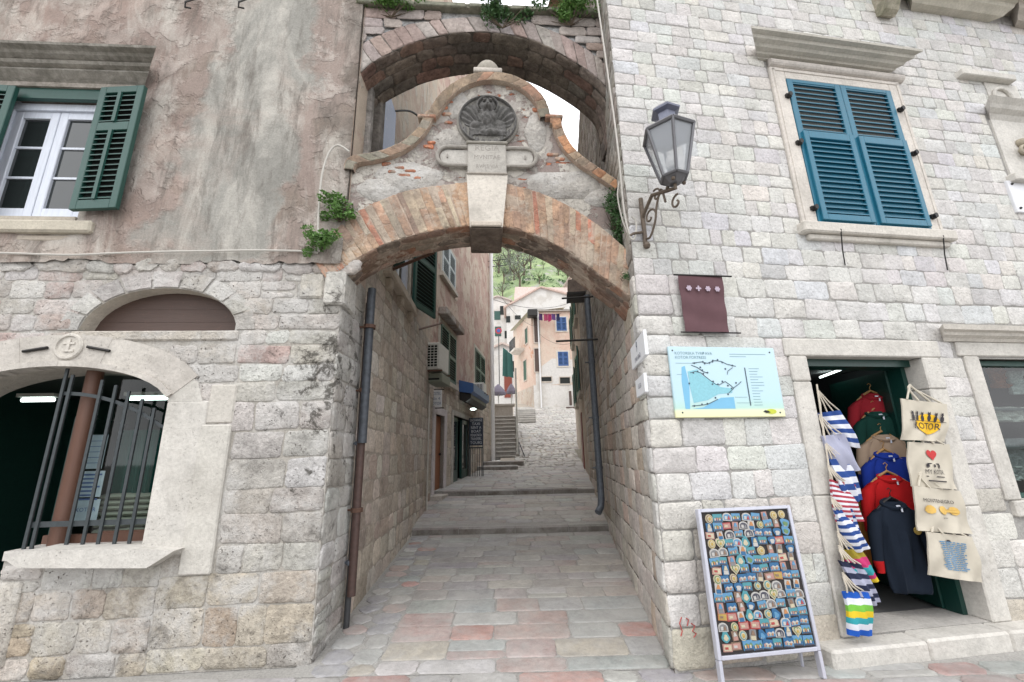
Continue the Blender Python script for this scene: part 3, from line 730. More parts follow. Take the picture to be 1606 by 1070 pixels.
# lunette
mb=MB(); mb.prism(L,[(u,z+.001 if z>2.81 else z) for u,z in lun],-.19,-.15); 
for z in (2.93,3.06,3.17): mb.box(L,-2.3,-1.0,z,z+.006,-.15,-.147)
lw=mb.build('lunette_panel',[M_brown],lt)
mb=MB(); mb.box(L,-2.42,-.92,2.70,2.797,-.2,.022,0,(.52,.48,.42),.015)
ns=9
for i in range(ns):
    a0=180-180*i/ns-1;a1=180-180*(i+1)/ns+1
    q=[(-1.655+.71*math.cos(rad(a0)),2.80+.44*math.sin(rad(a0))),(-1.655+.71*math.cos(rad((a0+a1)/2)),2.80+.44*math.sin(rad((a0+a1)/2))),(-1.655+.71*math.cos(rad(a1)),2.80+.44*math.sin(rad(a1))),(-1.655+.88*math.cos(rad(a1)),2.80+.60*math.sin(rad(a1))),(-1.655+.88*math.cos(rad((a0+a1)/2)),2.80+.6*math.sin(rad((a0+a1)/2))),(-1.655+.88*math.cos(rad(a0)),2.80+.60*math.sin(rad(a0)))]
    mb.prism(L,q,-.1,.012+rnd.uniform(0,.006),0,P_left(rnd))
mb.build('lunette_surround',[M_lstone],lt)
# shop arch surround
mb=MB()
def surr(w0,w1,vv,m=0,n=14,mould=0):
    pts=[]
    for i in range(n+1):
        u=GC-GW+2*GW*i/n; z=gtop(u); 
        nx_=(u-GC)/GW; k=(nx_*.75,math.sqrt(1-min(.99,(nx_*.75)**2)))
        pts.append(((u+k[0]*w0,z+k[1]*w0),(u+k[0]*w1,z+k[1]*w1)))
    for i in range(n):
        a,b=pts[i],pts[i+1]; mid_=((a[0][0]+b[0][0])/2,0)
        q=[a[0],b[0],b[1],a[1]]
        mb.prism(L,q,-.1,vv+(.003 if (i//3)%2 else 0),m,(.50,.47,.43) if (i//3)%2 else (.53,.50,.455))
surr(0,.30,.020,n=18); surr(0,.05,.045,n=24)
mb.box(L,GC+GW,GC+GW+.36,.86,2.13,-.4,.024,0,(.54,.52,.48),.01); mb.prism(L,[(GC+GW,2.13),(GC+GW+.30,2.13),(GC+GW+.24,2.30),(GC+GW+.10,2.42),(GC+GW-.02,2.46)],-.1,.018,0,(.52,.50,.46))
mb.box(L,-1.12,-.86,.70,1.92,-.1,.030,0,(.53,.51,.465),.012); mb.box(L,-1.09,-.86,1.93,2.28,-.1,.022,0,(.50,.475,.43),.012)
mb.box(L,GC-GW-.3,GC-GW,0,2.1,-.4,.022,0,(.52,.49,.45),.01)
mb.build('shop_arch_surround',[M_trim],lt)
mb=MB()
kx,kz=-2.385,2.645
mb.loft([(L.P(kx,kz,v),L.d*r,V((0,0,1))*r) for v,r in ((0,.125),(.035,.125),(.045,.115),(.045,.10),(.03,.095),(.03,.001))],0,24,(.55,.52,.47))
mb.box(L,kx-.012,kx+.012,kz-.05,kz+.07,.028,.042,0,(.55,.52,.47)); mb.box(L,kx-.05,kx+.05,kz+.02,kz+.04,.028,.04,0,(.55,.52,.47)); mb.box(L,kx-.035,kx+.05,kz-.05,kz-.03,.028,.04,0,(.55,.52,.47))
mb.build('carved_roundel',[M_trim],lt)
for ua,ub,za,zb in ((-2.76,-2.56,2.60,2.635),(-2.22,-2.02,2.64,2.60)):
    mb=MB(); mb.tube([L.P(ua,za,.035),L.P(ub,zb,.035)],.014,n=6); mb.build('iron_clamp',[M_black],lt)
mb=MB()
poly=[(-2.34,.89),(-2.24,.83),(-1.28,.795),(-1.09,.915),(-1.40,.94),(-2.20,.955)]
mb.prism(L,poly,-.12,.16,0,(.56,.54,.50)); mb.box(L,-2.5,-1.44,.86,.93,-.42,.02,0,(.55,.53,.50))
mb.build('shop_window_sill',[M_trim],lt)
# grille
gr=MB(); vb=-.06
us=[-2.43]+[L.hit(x_,y_,-.06)[0] for x_,y_ in ((54,841),(106,845),(131,846),(155,846),(180,848),(203,849))]
for i,u in enumerate(us):
    zt=gtop(u)-(.0 if i==0 else .03+.030*i); 
    gr.box(L,u-.0125,u+.0125,.92 if i else .2,zt,vb-.008,vb+.008)
gr.box(L,-2.43,GC+GW,1.095,1.14,vb-.014,vb-.006)
prev=None
for i in range(13):
    u=-2.43+(GW)*i/12; z=2.23-.36*(i/12)**2.0
    if prev: gr.hexa([L.P(prev[0],prev[1]-.016,vb-.014),L.P(u,z-.016,vb-.014),L.P(u,z+.016,vb-.014),L.P(prev[0],prev[1]+.016,vb-.014),L.P(prev[0],prev[1]-.016,vb-.006),L.P(u,z-.016,vb-.006),L.P(u,z+.016,vb-.006),L.P(prev[0],prev[1]+.016,vb-.006)])
    prev=(u,z)
gr.build('window_grille',[M_iron],lt)
mb=MB(); mb.tube([L.P(-2.30,.90,-.2),L.P(-2.30,2.5,-.2)],[.065,.065],n=10); mb.build('window_post',[M_post],lt,smooth=True)
mb=MB(); mb.box(L,-2.5,-1.44,.93,1.00,-.34,-.28); mb.box(L,-1.50,-1.44,.93,2.2,-.34,-.28); mb.box(L,-2.05,-1.44,1.0,1.02,-.33,-.29); sw=mb.build('shop_window_frame',[M_post],lt)
mb=MB(); mb.sheet(L,[(-2.46,.95)]+[(GC+GW-.01,.95)]+[(GC+GW-(GW)*i/12,gtop(GC+GW-GW*i/12)) for i in range(13)],[],-.31); mb.build('pane',[M_pane],sw)
# interior box of the left shop
mb=MB(); f=L; a,b,z0,z1,v0,v1=-5.2,-1.2,0,2.62,-.43,-3.6
mb.quad(f.P(a,z0,v1),f.P(b,z0,v1),f.P(b,z1,v1),f.P(a,z1,v1),0); mb.quad(f.P(a,z0,v0),f.P(a,z0,v1),f.P(a,z1,v1),f.P(a,z1,v0),0); mb.quad(f.P(b,z0,v0),f.P(b,z0,v1),f.P(b,z1,v1),f.P(b,z1,v0),0)
mb.quad(f.P(a,z1,v0),f.P(b,z1,v0),f.P(b,z1,v1),f.P(a,z1,v1),2); mb.quad(f.P(a,z0+.02,v0),f.P(b,z0+.02,v0),f.P(b,z0+.02,v1),f.P(a,z0+.02,v1),1)
mb.build('shop_interior',[M_shopgreen,M_floor,plain('shop_ceiling',(.10,.12,.11),.7)],lt,fixn=False)
# glimpsed goods: papers behind the glass, folded cloths, a green drape, a fan-like shelf, door leaf
M_paper=plain('white_paper',(.66,.70,.80),.6); M_ink=plain('blue_print',(.14,.19,.42),.6)
for k,(u0,u1,z0,z1,lb) in enumerate(((-2.36,-2.17,1.56,1.87,'upper long white notice sheet stuck behind the barred shop window'),(-2.35,-2.13,1.31,1.54,'printed blue and white notice in the middle behind the barred shop window'),(-2.34,-2.12,1.07,1.29,'lowest plain white notice sheet behind the barred shop window'))):
    mb=MB(); mb.box(L,u0,u1,z0,z1,-.335,-.33)
    if k==1:
        for j in range(7): mb.box(L,u0+.02,u1-.02-.03*(j%3),z1-.04-.036*j,z1-.025-.036*j,-.33,-.328,1)
    if k==2: mb.text('KOTOR',L.P,(u0+u1)/2,(z0+z1)/2+.02,.05,-.327,1)
    if k==0:
        for j in range(5): mb.box(L,u0+.03,u1-.04,z1-.06-.05*j,z1-.055-.05*j,-.33,-.328,1)
    one(mb,'notice_sheet',[M_paper,M_ink],lb,'poster','notices in the barred shop window')
def drape(mb,f,u0,u1,z0,z1,v,amp=.03,nf=6,m=0,ph=0):
    mb.patch(f.P(u0,z0,v),f.P(u1,z0,v),f.P(u1,z1,v),f.P(u0,z1,v),40,8,lambda a,b:amp*math.sin(a*nf*6.28+ph+b*.8)*(1.1-b*.4),m=m,nrm=f.n)
mb=MB(); drape(mb,L,-2.20,-1.66,1.28,1.92,-.50,.03,5); one(mb,'green_cloth',[cloth('deep_green_cloth',(.02,.10,.085))],'dark green cloth hanging inside the barred shop window','cloth',smooth=True)
mb=MB()
for j in range(7):
    w=.30; z=1.0+.05*j; mb.loft([(L.P(-1.95+dx,z+.02*noise.noise(V((dx*4,j,0))),-.48),L.n*.10,V((0,0,.028))) for dx in (-.23,-.21,-.07,.07,.21,.23)],0,10)
one(mb,'folded_cloths',[cloth('undyed_cotton',(.40,.39,.33))],'pile of folded off-white cloths inside the barred shop window','cloth',smooth=True)
for (u,z,l_,v_,lb) in ((-3.72,2.33,.34,-1.2,'lit ceiling tube lamp seen in the left part of the barred shop'),(-2.52,2.33,.42,-1.2,'lit ceiling tube lamp seen in the top right corner of the barred window')):
    mb=MB(); mb.tube([L.P(u-l_/2,z,v_),L.P(u+l_/2,z,v_)],.022,n=8); mb.box(L,u-l_/2-.03,u+l_/2+.03,z+.03,z+.07,v_-.05,v_+.05,1)
    one(mb,'tube_lamp',[M_tubel,M_plasw],lb,'lamp','ceiling lamps of the barred shop')
mb=MB(); f9=mk(L.P(-2.55,0,-.38),L.d*-.25+L.n*-.97,L.d*.97+L.n*-.25); mb.box(f9,0,.9,.02,2.05,0,.04); 
mb.build('shop_door',[M_dgreen],lt)
# ================================================================== LOWER ARCH with curved gable
def vf(u): return .03+.22*min(1,max(0,(u-1.9)/1.0))**2
def lh(x,y):
    v=.03
    for _ in range(6): u,z=L.hit(x,y,v); v=vf(u)
    return (u,z)
I0=smooth([lh(*p) for p in [(512,438),(530,427),(560,405),(600,385),(640,371),(690,360),(735,354),(765,352),(800,357),(850,373),(900,400),(950,437),(985,462),(1004,482)]])
E0=smooth([lh(*p) for p in [(490,408),(500,390),(540,348),(580,322),(640,299),(700,290),(735,286),(765,286),(800,290),(850,304),(900,327),(950,360),(985,390),(1015,415)]])
LI=seglen(I0)
def arcmap(I,E,f,vfun,th):
    def P(s,t,v):
        a=along(I,s/1.0); b=along(E,s/1.0)
        k=t/th; u=a[0]+(b[0]-a[0])*k; z=a[1]+(b[1]-a[1])*k
        return f.P(u,z,vfun(u)+v)
    return P
def arcmapm(I,E,f,vfun):   # metres in both directions
    LL=seglen(I); 
    n=160; A=[along(I,i/n) for i in range(n+1)]; B=[along(E,i/n) for i in range(n+1)]
    def P(s,t,v):
        q=max(0,min(n-1e-6,s/LL*n)); i=int(q); k=q-i
        a=(A[i][0]+(A[i+1][0]-A[i][0])*k,A[i][1]+(A[i+1][1]-A[i][1])*k); b=(B[i][0]+(B[i+1][0]-B[i][0])*k,B[i][1]+(B[i+1][1]-B[i][1])*k)
        return f.P(a[0]+(b[0]-a[0])*t,a[1]+(b[1]-a[1])*t,vfun(a[0])+v)
    return P,LL
def ring(mb,I,E,f,vfun,rg,wr,colf,pr,split=.0,skip=None,lay=1,**k):
    P,LL=arcmapm(I,E,f,vfun)
    T=.55
    Q=lambda s,t,v:P(s,t/T,v)
    n=60
    for i in range(n):
        s0=LL*i/n;s1=LL*(i+1)/n
        mb.quad(P(s0,0,0),P(s1,0,0),P(s1,1,0),P(s0,1,0),0)
    s=0
    while s<LL:
        w=rg.uniform(*wr); 
        if skip and skip[0]<P(s+w/2,.5,0).x<skip[1]: s+=w; continue
        cuts=[0,T]
        if rg.random()<split: cuts=[0,T*rg.uniform(.35,.65),T]
        for a,b in zip(cuts,cuts[1:]): block(mb,Q,s,min(s+w,LL),a,b,pr*rg.uniform(.3,1.4),colf(rg),rg=rg,**k)
        s+=w
def soffit(mb,I,f,vfun,depth,rg,colf,pr,wr=(.18,.35),hr=(.10,.18),m=1):
    n=160; LL=seglen(I); A=[along(I,i/n) for i in range(n+1)]
    def P(s,d,v):
        q=max(0,min(n-1e-6,s/LL*n)); i=int(q); k=q-i
        a=A[i];b=A[i+1]; u=a[0]+(b[0]-a[0])*k; z=a[1]+(b[1]-a[1])*k
        tx,tz=b[0]-a[0],b[1]-a[1]; l=math.hypot(tx,tz) or 1; nx_,nz_=tz/l,-tx/l
        return f.P(u+nx_*v,z+nz_*v,vfun(u)-d)
    for i in range(60):
        mb.quad(P(LL*i/60,0,0),P(LL*(i+1)/60,0,0),P(LL*(i+1)/60,depth,0),P(LL*i/60,depth,0),0)
    stones(mb,P,rowlist(0,depth,*hr,rg),0,LL,wr,pr=pr,colf=colf,rg=rg,m=m,wob=.012,r=.03,rough=.012,split=1)
rg=random.Random(21)
ga=thing('brick_arch','lower orange brick arch with a curved plastered gable, round carved crest and pale keystone','arch',L.P(1.45,3.4,0))
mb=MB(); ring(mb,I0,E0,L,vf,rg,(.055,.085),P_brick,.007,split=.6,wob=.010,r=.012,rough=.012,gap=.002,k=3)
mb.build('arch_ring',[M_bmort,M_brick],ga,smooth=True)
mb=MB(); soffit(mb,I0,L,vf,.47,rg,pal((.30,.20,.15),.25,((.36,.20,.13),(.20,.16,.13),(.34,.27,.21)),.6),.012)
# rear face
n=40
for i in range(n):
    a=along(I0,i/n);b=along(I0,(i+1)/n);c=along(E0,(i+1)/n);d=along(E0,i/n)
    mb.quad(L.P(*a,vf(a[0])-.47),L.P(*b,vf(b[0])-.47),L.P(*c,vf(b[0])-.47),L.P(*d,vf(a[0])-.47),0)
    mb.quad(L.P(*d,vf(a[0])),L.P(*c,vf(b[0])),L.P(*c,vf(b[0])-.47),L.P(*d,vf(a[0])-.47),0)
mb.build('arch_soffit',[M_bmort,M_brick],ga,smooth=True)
# gable silhouette
g=lambda x,y,v=.0:L.hit(x,y,v)
SL=[(541,268),(545,255),(560,247),(585,243),(610,236),(635,224),(655,205),(664,190),(668,179)]
SU=[(668,179),(673,178),(680,166),(695,148),(715,132),(740,121),(765,117),(790,119),(815,127),(838,142),(855,163),(862,186)]
SRr=[(862,186),(877,188),(880,200),(886,216),(897,234),(915,251),(940,268),(972,290)]
sl,su,sR=[[g(*p,.03) for p in q] for q in (SL,SU,SRr)]
sil=smooth(sl)+smooth(su)+smooth(sR)
sil=[p for i,p in enumerate(sil) if i==0 or math.hypot(p[0]-sil[i-1][0],p[1]-sil[i-1][1])>.012]
low=[p for p in E0 if -.05<p[0]<2.95][::-1]
body=[(-.06,E0[8][1])]+[p for p in sil]+[(2.96,4.40),(2.96,3.85)]+[(u,z-.06) for u,z in low]
mb=MB(); mb.sheet(L,body,[],0,0); mb.sheet(L,body,[],-.30,0); mb.reveal(L,body,0,-.30,0)
pw_=mb.build('gable_wall',[M_ped],ga,fixn=False)
# lime plaster slabs proud of the gable (old repairs)
mb=MB()
for cx,cz,rx,rz in ((.60,4.52,.33,.15),(1.05,4.98,.20,.14),(2.25,4.45,.42,.17),(2.72,4.30,.2,.12),(2.0,5.10,.12,.25),(1.12,5.45,.12,.2),(.30,4.35,.25,.12)):
    pts=[(cx+rx*math.cos(t/18*6.283)*(1+.35*noise.noise(V((cx*3+math.cos(t/18*6.283)*1.4,math.sin(t/18*6.283)*1.4,cz)))),cz+rz*math.sin(t/18*6.283)*(1+.35*noise.noise(V((cx+5+math.cos(t/18*6.283)*1.5,math.sin(t/18*6.283)*1.5,cz))))) for t in range(18)]
    c=[L.P(cx,cz,.012)]; k=rnd.uniform(.85,1.05)
    ring_=[L.P(a,b,.001) for a,b in pts]; r2=[L.P(cx+(a-cx)*.93,cz+(b-cz)*.93,.011) for a,b in pts]
    mb=MB(); mb.add(ring_+r2+c,[(i,(i+1)%18,18+(i+1)%18,18+i) for i in range(18)]+[(18+i,18+(i+1)%18,36) for i in range(18)],0,(.46*k,.435*k,.40*k)); mb.build('plaster_patch',[M_lstone],ga,smooth=True)
# exposed brick spots
mb=MB()
for u,z,w in ((.99,5.50,.17),(.94,5.42,.16),(1.0,5.34,.13),(.50,4.62,.12),(.62,4.58,.14),(.42,4.57,.1),(.55,4.53,.16),(.70,4.50,.1),(2.18,4.83,.14),(2.26,4.78,.12),(2.02,5.43,.1),(1.02,5.22,.10),(.84,4.95,.1),(.80,4.9,.12),(1.72,5.72,.1),(.36,4.66,.1)):
    block(mb,L.P,u-w/2,u+w/2,z-.028,z+.028,.014,pal((.52,.20,.11),.2)(rnd),0,rg=rnd,wob=.008)
mb.build('exposed_brick',[M_brick],ga,smooth=True)
# coping along the silhouette
def coping(pts,wid,name,cf,proud=.07,seed=4,side=-1,tile=(.10,.16)):
    rg=random.Random(seed); mb=MB(); inner=[]
    for i,p in enumerate(pts):
        a=pts[max(0,i-1)];b=pts[min(len(pts)-1,i+1)]; tx,tz=b[0]-a[0],b[1]-a[1]; l=math.hypot(tx,tz) or 1
        inner.append((p[0]+tz/l*wid,p[1]-tx/l*wid))
    P,LL=arcmapm(inner,pts,L,lambda u:.0)
    n=max(12,int(LL/.05))
    for i in range(n):
        s0,s1=LL*i/n,LL*(i+1)/n
        A=[P(s0,0,0),P(s1,0,0),P(s1,1.0,0),P(s0,1.0,0)]; B=[P(s0,0,proud),P(s1,0,proud),P(s1,1,proud),P(s0,1,proud)]; Cc=[P(s0,1,-.33),P(s1,1,-.33)]
        mb.add(A+B,[(4,5,6,7),(0,1,5,4),(2,3,7,6)],0); mb.add([B[2],B[3],Cc[0],Cc[1]],[(0,1,2,3)],0)
    T=wid; Q=lambda s,t,v:P(s,t/T,proud+v)
    s=0
    while s<LL:
        w=rg.uniform(*tile); block(mb,Q,s,min(LL,s+w),0,T,.004,cf(rg),rg=rg,wob=.005,r=.008,gap=.002,rough=.006); s+=w
    U=lambda s,t,v:P(s,1+v/wid,proud-t)
    s=0
    while s<LL:
        w=rg.uniform(*tile)*1.6; block(mb,U,s,min(LL,s+w),0,.36,.008,cf(rg),rg=rg,wob=.008,r=.02,gap=.004,rough=.008); s+=w
    D=lambda s,t,v:P(s,-v/wid,proud-t)
    mb.build(name,[M_bmort,M_cop],ga,smooth=True)
P_cop=pal((.34,.25,.18),.18,((.44,.24,.15),(.30,.28,.22),(.42,.34,.26)),.6)
P_copo=pal((.52,.28,.16),.18,((.55,.20,.10),(.50,.38,.26),(.36,.27,.20)),.6)
coping(smooth(sl),.10,'coping',P_cop,seed=4); coping(smooth(su),.115,'coping',pal((.33,.25,.18),.15,((.40,.24,.17),(.28,.26,.2)),.5),seed=5); coping(smooth(sR),.10,'coping',P_copo,seed=6)
mb=MB()
for x,s_ in ((670,-1),(868,1)):
    u,z=g(x,184,.03); mb.box(L,u-.10,u+.10,z-.045,z+.0,-.3,.085,0,(.40,.22,.15),.01)
mb.build('coping_ledge',[M_brick],ga)
mb=MB(); ky=.10
KT=[(1.225,4.50),(1.665,4.50)]; KB=[(1.262,3.872),(1.60,3.872)]
mb.prism(L,[KB[0],KB[1],KT[1],KT[0]],.0,ky,0,(.60,.56,.50)); mb.box(L,1.27,1.59,3.872,3.93,-.1,ky+.02,0,(.55,.49,.42),.01)
mb.build('keystone',[M_trim],ga)
mb=MB(); mb.box(L,1.258,1.604,3.860,3.97,-.48,ky-.015,0,(.24,.19,.155),.01); mb.build('shaded_keystone_underside',[M_dark],ga)  # rear underside of the keystone, its shade put into the dark brown colour
# inscription cartouche
mb=MB(); c0=(.42,.40,.365)
mb.box(L,1.235,1.655,4.50,4.89,-.05,.085,0,c0,.012)
mb.box(L,1.22,1.67,4.885,4.915,-.05,.105,0,(.36,.34,.30),.01); mb.box(L,1.225,1.665,4.485,4.515,-.05,.115,0,(.36,.33,.29),.01)

for s_ in (-1,1):
    xc=1.445+s_*.425; zc=4.755
    xs0=1.445+s_*.2
    pl=[(xs0,zc-.085)]+[(xc+s_*.085*math.sin(rad(a)),zc-.085*math.cos(rad(a))) for a in range(0,181,15)]+[(xs0,zc+.085)]
    mb.prism(L,pl,-.02,.035,0,(.47,.45,.415))
    po=[(xs0,zc-.115)]+[(xc+s_*.115*math.sin(rad(a)),zc-.115*math.cos(rad(a))) for a in range(0,181,15)]+[(xs0,zc+.115)]
    mb.tube([L.P(a,b,.045) for a,b in po],.022,0,8,(.33,.31,.28))
    mb.box(L,xc-.012,xc+.0,zc-.02,zc+.025,.034,.05,1,(.05,.05,.05))
for i,(tx,sz,sx) in enumerate((('REGIA',.115,1.0),('MVNITAE',.085,.95),('RVPIS VIA',.08,.85))): mb.text(tx,L.P,1.445,4.83-.115*i,sz*.84,.0865,1,sx=sx)
mb.build('inscription_tablet',[M_trim,plain('cut_letters',(.29,.27,.245),.9)],ga)
# crest: carved winged lion disc
mb=MB(); mcx,mcz=L.hit(765,184,.10); MR=.325
def ell(x,z,cx,cz,rx,rz): return max(0,1-((x-cx)/rx)**2-((z-cz)/rz)**2)
def relief(x,z):
    r=math.hypot(x,z); h=0
    if r>.93: return .10*math.sqrt(max(0,1-((r-.965)/.04)**2))+.02
    h=.02
    # halo ring and head
    d=math.hypot(x,z-.55); 
    if abs(d-.36)<.045: h=max(h,.12*math.sqrt(1-((d-.36)/.045)**2)+.03)
    e=ell(x,z,0,.52,.27,.30)
    if e>0:
        h=max(h,.06+.20*math.sqrt(e))
        m=ell(x,z,0,.38,.13,.10)
        if m>0: h+=.08*math.sqrt(m)
        for sx in (-1,1):
            if ell(x,z,sx*.10,.56,.055,.04)>0: h-=.09
            if ell(x,z,sx*.10,.66,.09,.035)>0: h+=.03
            if ell(x,z,sx*.22,.72,.08,.09)>0: h+=.05
        if ell(x,z,0,.30,.09,.022)>0: h-=.07
        if ell(x,z,0,.42,.04,.03)>0: h-=.03
    # mane
    e=ell(x,z,0,.12,.36,.34)
    if e>0: h=max(h,.05+.13*math.sqrt(e)+.035*math.sin(x*34+math.sin(z*18)*1.2)*math.cos(z*9))
    # wings
    for sx in (-1,1):
        X=x*sx; e=ell(X,z,.56,.16,.36,.46)
        if e>0 and X>.16:
            ang=math.atan2(z+.5,X-.1); h=max(h,.035+.09*e**.4*(.55+.45*math.sin(ang*30+r*3)))
    # paws, book
    if abs(x)<.62 and -.62<z<-.05: h=max(h,.03+.05*noise.noise(V((x*7,z*9,2)))+.05)
    e=ell(x,z,-.42,-.22,.2,.15); h=max(h,.16*math.sqrt(e) if e>0 else 0)
    e=ell(x,z,.15,-.50,.52,.14); h=max(h,.15*math.sqrt(e)+.02*math.sin(x*25) if e>0 else 0)
    e=ell(x,z,.38,-.15,.28,.16); h=max(h,.12*math.sqrt(e) if e>0 else 0)
    if r>.80 and z<-.3: h=max(h,.05+.03*math.sin(x*30))
    return h
N=84; idx={}; vs=[]
for j in range(N+1):
    for i in range(N+1):
        # square to disc
        a=2*i/N-1;b=2*j/N-1
        x=a*math.sqrt(max(0,1-b*b/2)); z=b*math.sqrt(max(0,1-a*a/2))
        idx[i,j]=len(vs); vs.append(L.P(mcx+x*MR,mcz+z*MR,.035+relief(x,z)*.42))
mb.add(vs,[(idx[i,j],idx[i+1,j],idx[i+1,j+1],idx[i,j+1]) for i in range(N) for j in range(N)],0,(.17,.165,.16))
mb.loft([(L.P(mcx,mcz,v),L.d*r,V((0,0,1))*r) for v,r in ((-.02,MR*1.0),(.05,MR*1.0))],0,48,(.25,.24,.22))
crest=mb.build('lion_crest',[M_relief],ga,smooth=True)
mb=MB(); mb.loft([(L.P(mcx,mcz,v),L.d*r,V((0,0,1))*r) for v,r in ((-.02,MR*1.07),(.03,MR*1.07),(.045,MR*1.03),(.045,MR*.98))],0,48,(.27,.255,.23)); mb.build('crest_rim',[M_trim],ga,smooth=True)
fx,fz=L.hit(765,118,.0)
mb=MB(); mb.box(L,fx-.165,fx+.165,fz-.03,fz+.035,-.30,.08,0,(.50,.46,.41),.01)
mb.loft([(L.P(fx,fz+.035+zz,-.10),L.d*r,L.n*r) for r,zz in ((.09,0),(.125,.03),(.142,.08),(.138,.13),(.11,.18),(.06,.215),(.01,.225))],0,18,(.40,.37,.32)); mb.build('finial',[M_trim],ga,smooth=True)
# ================================================================== UPPER ARCH
ua_=thing('stone_arch','dark weathered stone arch high above the curved gable, with bushes on its ledge','arch',L.P(1.45,5.0,-.3))
v0=lambda u:-.01
I1=smooth([L.hit(*p) for p in [(556,150),(553,128),(575,104),(600,88),(650,65),(700,53),(740,49),(800,53),(850,68),(900,95),(940,124),(958,150),(966,200)]])
E1=smooth([L.hit(*p) for p in [(528,125),(537,98),(560,76),(585,58),(640,38),(700,29),(740,26),(800,29),(850,41),(900,64),(945,95),(975,118),(990,150)]])
mb=MB(); mb.col=(.2,.18,.16); ring(mb,I1,E1,L,v0,rg,(.13,.20),P_vous,.012,wob=.012,r=.02,rough=.014,gap=.005)
mb.build('arch_ring',[M_dark,M_alley],ua_,smooth=True)
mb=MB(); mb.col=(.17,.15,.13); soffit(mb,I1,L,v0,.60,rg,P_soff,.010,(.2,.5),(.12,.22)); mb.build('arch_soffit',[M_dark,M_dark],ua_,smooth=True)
ztop=L.hit(765,19)[1]; ztopr=ztop
Ez=lambda u:max([p[1] for p in E1 if abs(p[0]-u)<.25] or [0])
mb=MB(); E1f=[p for p in E1 if p[1]>5.75]
mb.sheet(L,[(E1f[0][0]-.05,E1f[0][1])]+[(-.08,ztop),(3.05,ztop)]+[(u,z-.05) for u,z in E1f[::-1]],[],-.03,0)
mb.sheet(L,[(-.1,5.2)]+[(-.1,ztop),(3.1,ztop),(3.1,5.2)]+[(u,z) for u,z in [p for p in I1 if p[1]>5.2][::-1]],[],-.60,0)
def uh(z0,z1):
    xs=[p[0] for p in E1 if p[1]>z0+.02]; return [(min(xs)-.01,max(xs)+.01)] if xs else []
stones(mb,L.P,rowlist(5.95,ztop-.02,.10,.14,rg),-.08,3.02,(.22,.5),uh,pr=.008,colf=P_vous,rg=rg,wob=.01,r=.02,rough=.01,split=1)
mb.box(L,-.05,3.05,5.9,ztop,-.59,-.04,0) if False else None
mb.build('spandrel_wall',[M_dark,M_alley],ua_,smooth=True)
mb=MB(); x=-.10
while x<3.05:
    w=rg.uniform(.5,.9); block(mb,lambda u,z,v:L.P(u,z,.05+v),x,min(3.08,x+w),ztop-.02,ztop+.055,.02,(.24,.24,.19),0,rg=rg,wob=.008); 
    mb.box(L,x,min(3.08,x+w),ztop-.01,ztop+.05,-.62,.05,0,(.26,.25,.20)); x+=w
mb.build('ledge',[M_ledge],ua_,smooth=False)
# ================================================================== RIGHT HOUSE
rh=thing('stone_house','pale coursed limestone house with teal shutters and a souvenir shop, right of the arch','house',(CR.x+2.5,CR.y+.2,0))
rg=random.Random(5)
SH0,SH1,SHZ0,SHZ1=2.06,3.445,3.845,5.68
DU0,DU1,DZ0,DZ1=1.615,2.885,.14,2.43
WU0,WU1,WZ0,WZ1=3.565,5.6,1.09,2.43
TOP=8.6
door=[(DU0,DZ0),(DU1,DZ0),(DU1,DZ1),(DU0,DZ1)]; dwin=[(WU0,WZ0),(WU1,WZ0),(WU1,WZ1),(WU0,WZ1)]
mb=MB(); mb.sheet(R,[(0,0),(9,0),(9,TOP),(0,TOP)],[door,dwin],0,0)
def rholes(z0,z1):
    h=[];zm=(z0+z1)/2
    if z1>.02 and z0<2.43: h.append((1.425,3.085))
    elif z0<2.58: h.append((1.40,3.12))
    if z1>1.1 and z0<2.4: h.append((3.39,6.2))
    elif z1>.93 and z0<1.1: h.append((3.43,6.2))
    if zm>2.43 and z0<2.73: h.append((3.30,6.2))
    if z1>3.72 and z0<5.94: h.append((1.875,3.615))
    if z1>5.94 and z0<6.06: h.append((1.85,3.60))
    if z1>4.65 and z0<5.5: h.append((4.80,6.1))
    return h
rrows=[(.02,.30),(.30,.53),(.53,.76),(.76,.99),(.99,1.20),(1.20,1.42),(1.42,1.63),(1.63,1.86),(1.86,2.05),(2.05,2.24),(2.24,2.43),(2.43,2.61),(2.61,2.80),(2.80,3.0),(3.0,3.20)]+rowlist(3.20,8.6,.135,.185,rg)
def rcol(g,u,z):
    if z<.2: return pal((.50,.455,.385),.08)(g)
    return P_rightlow(g,u,z) if z<1.2 else P_right(g,u,z)
# long-and-short corner blocks belong to the same courses
for (z0,z1) in rrows:
    q=rg.uniform(.24,.42) if z0<3.2 else rg.uniform(.18,.34)
    pr=.016 if z0<3.2 else .006
    block(mb,R.P,-.001,q,z0,z1,pr,rcol(rg,0,z0),rg=rg,wob=.008,r=.018 if z0<3.2 else .012,rough=.006)
    stones(mb,R.P,[(z0,z1)],q,8.6,(.17,.42) if z0<3.2 else (.13,.31),rholes,pr=.009 if z0<3.2 else .006,colf=rcol,rg=rg,wob=.012 if z0<3.2 else .010,r=.014,rough=.005,gap=.004,split=1)
mb.build('front_wall',[M_wmort,M_white],rh,smooth=True)
mb=MB(); AE=8.9
mb.quad(AR.P(.0,0,0),AR.P(AE,0,0),AR.P(AE,TOP,0),AR.P(0,TOP,0))
mb.quad(AR.P(AE,0,0),AR.P(AE,TOP,0),AR.P(AE,TOP,-5),AR.P(AE,0,-5))
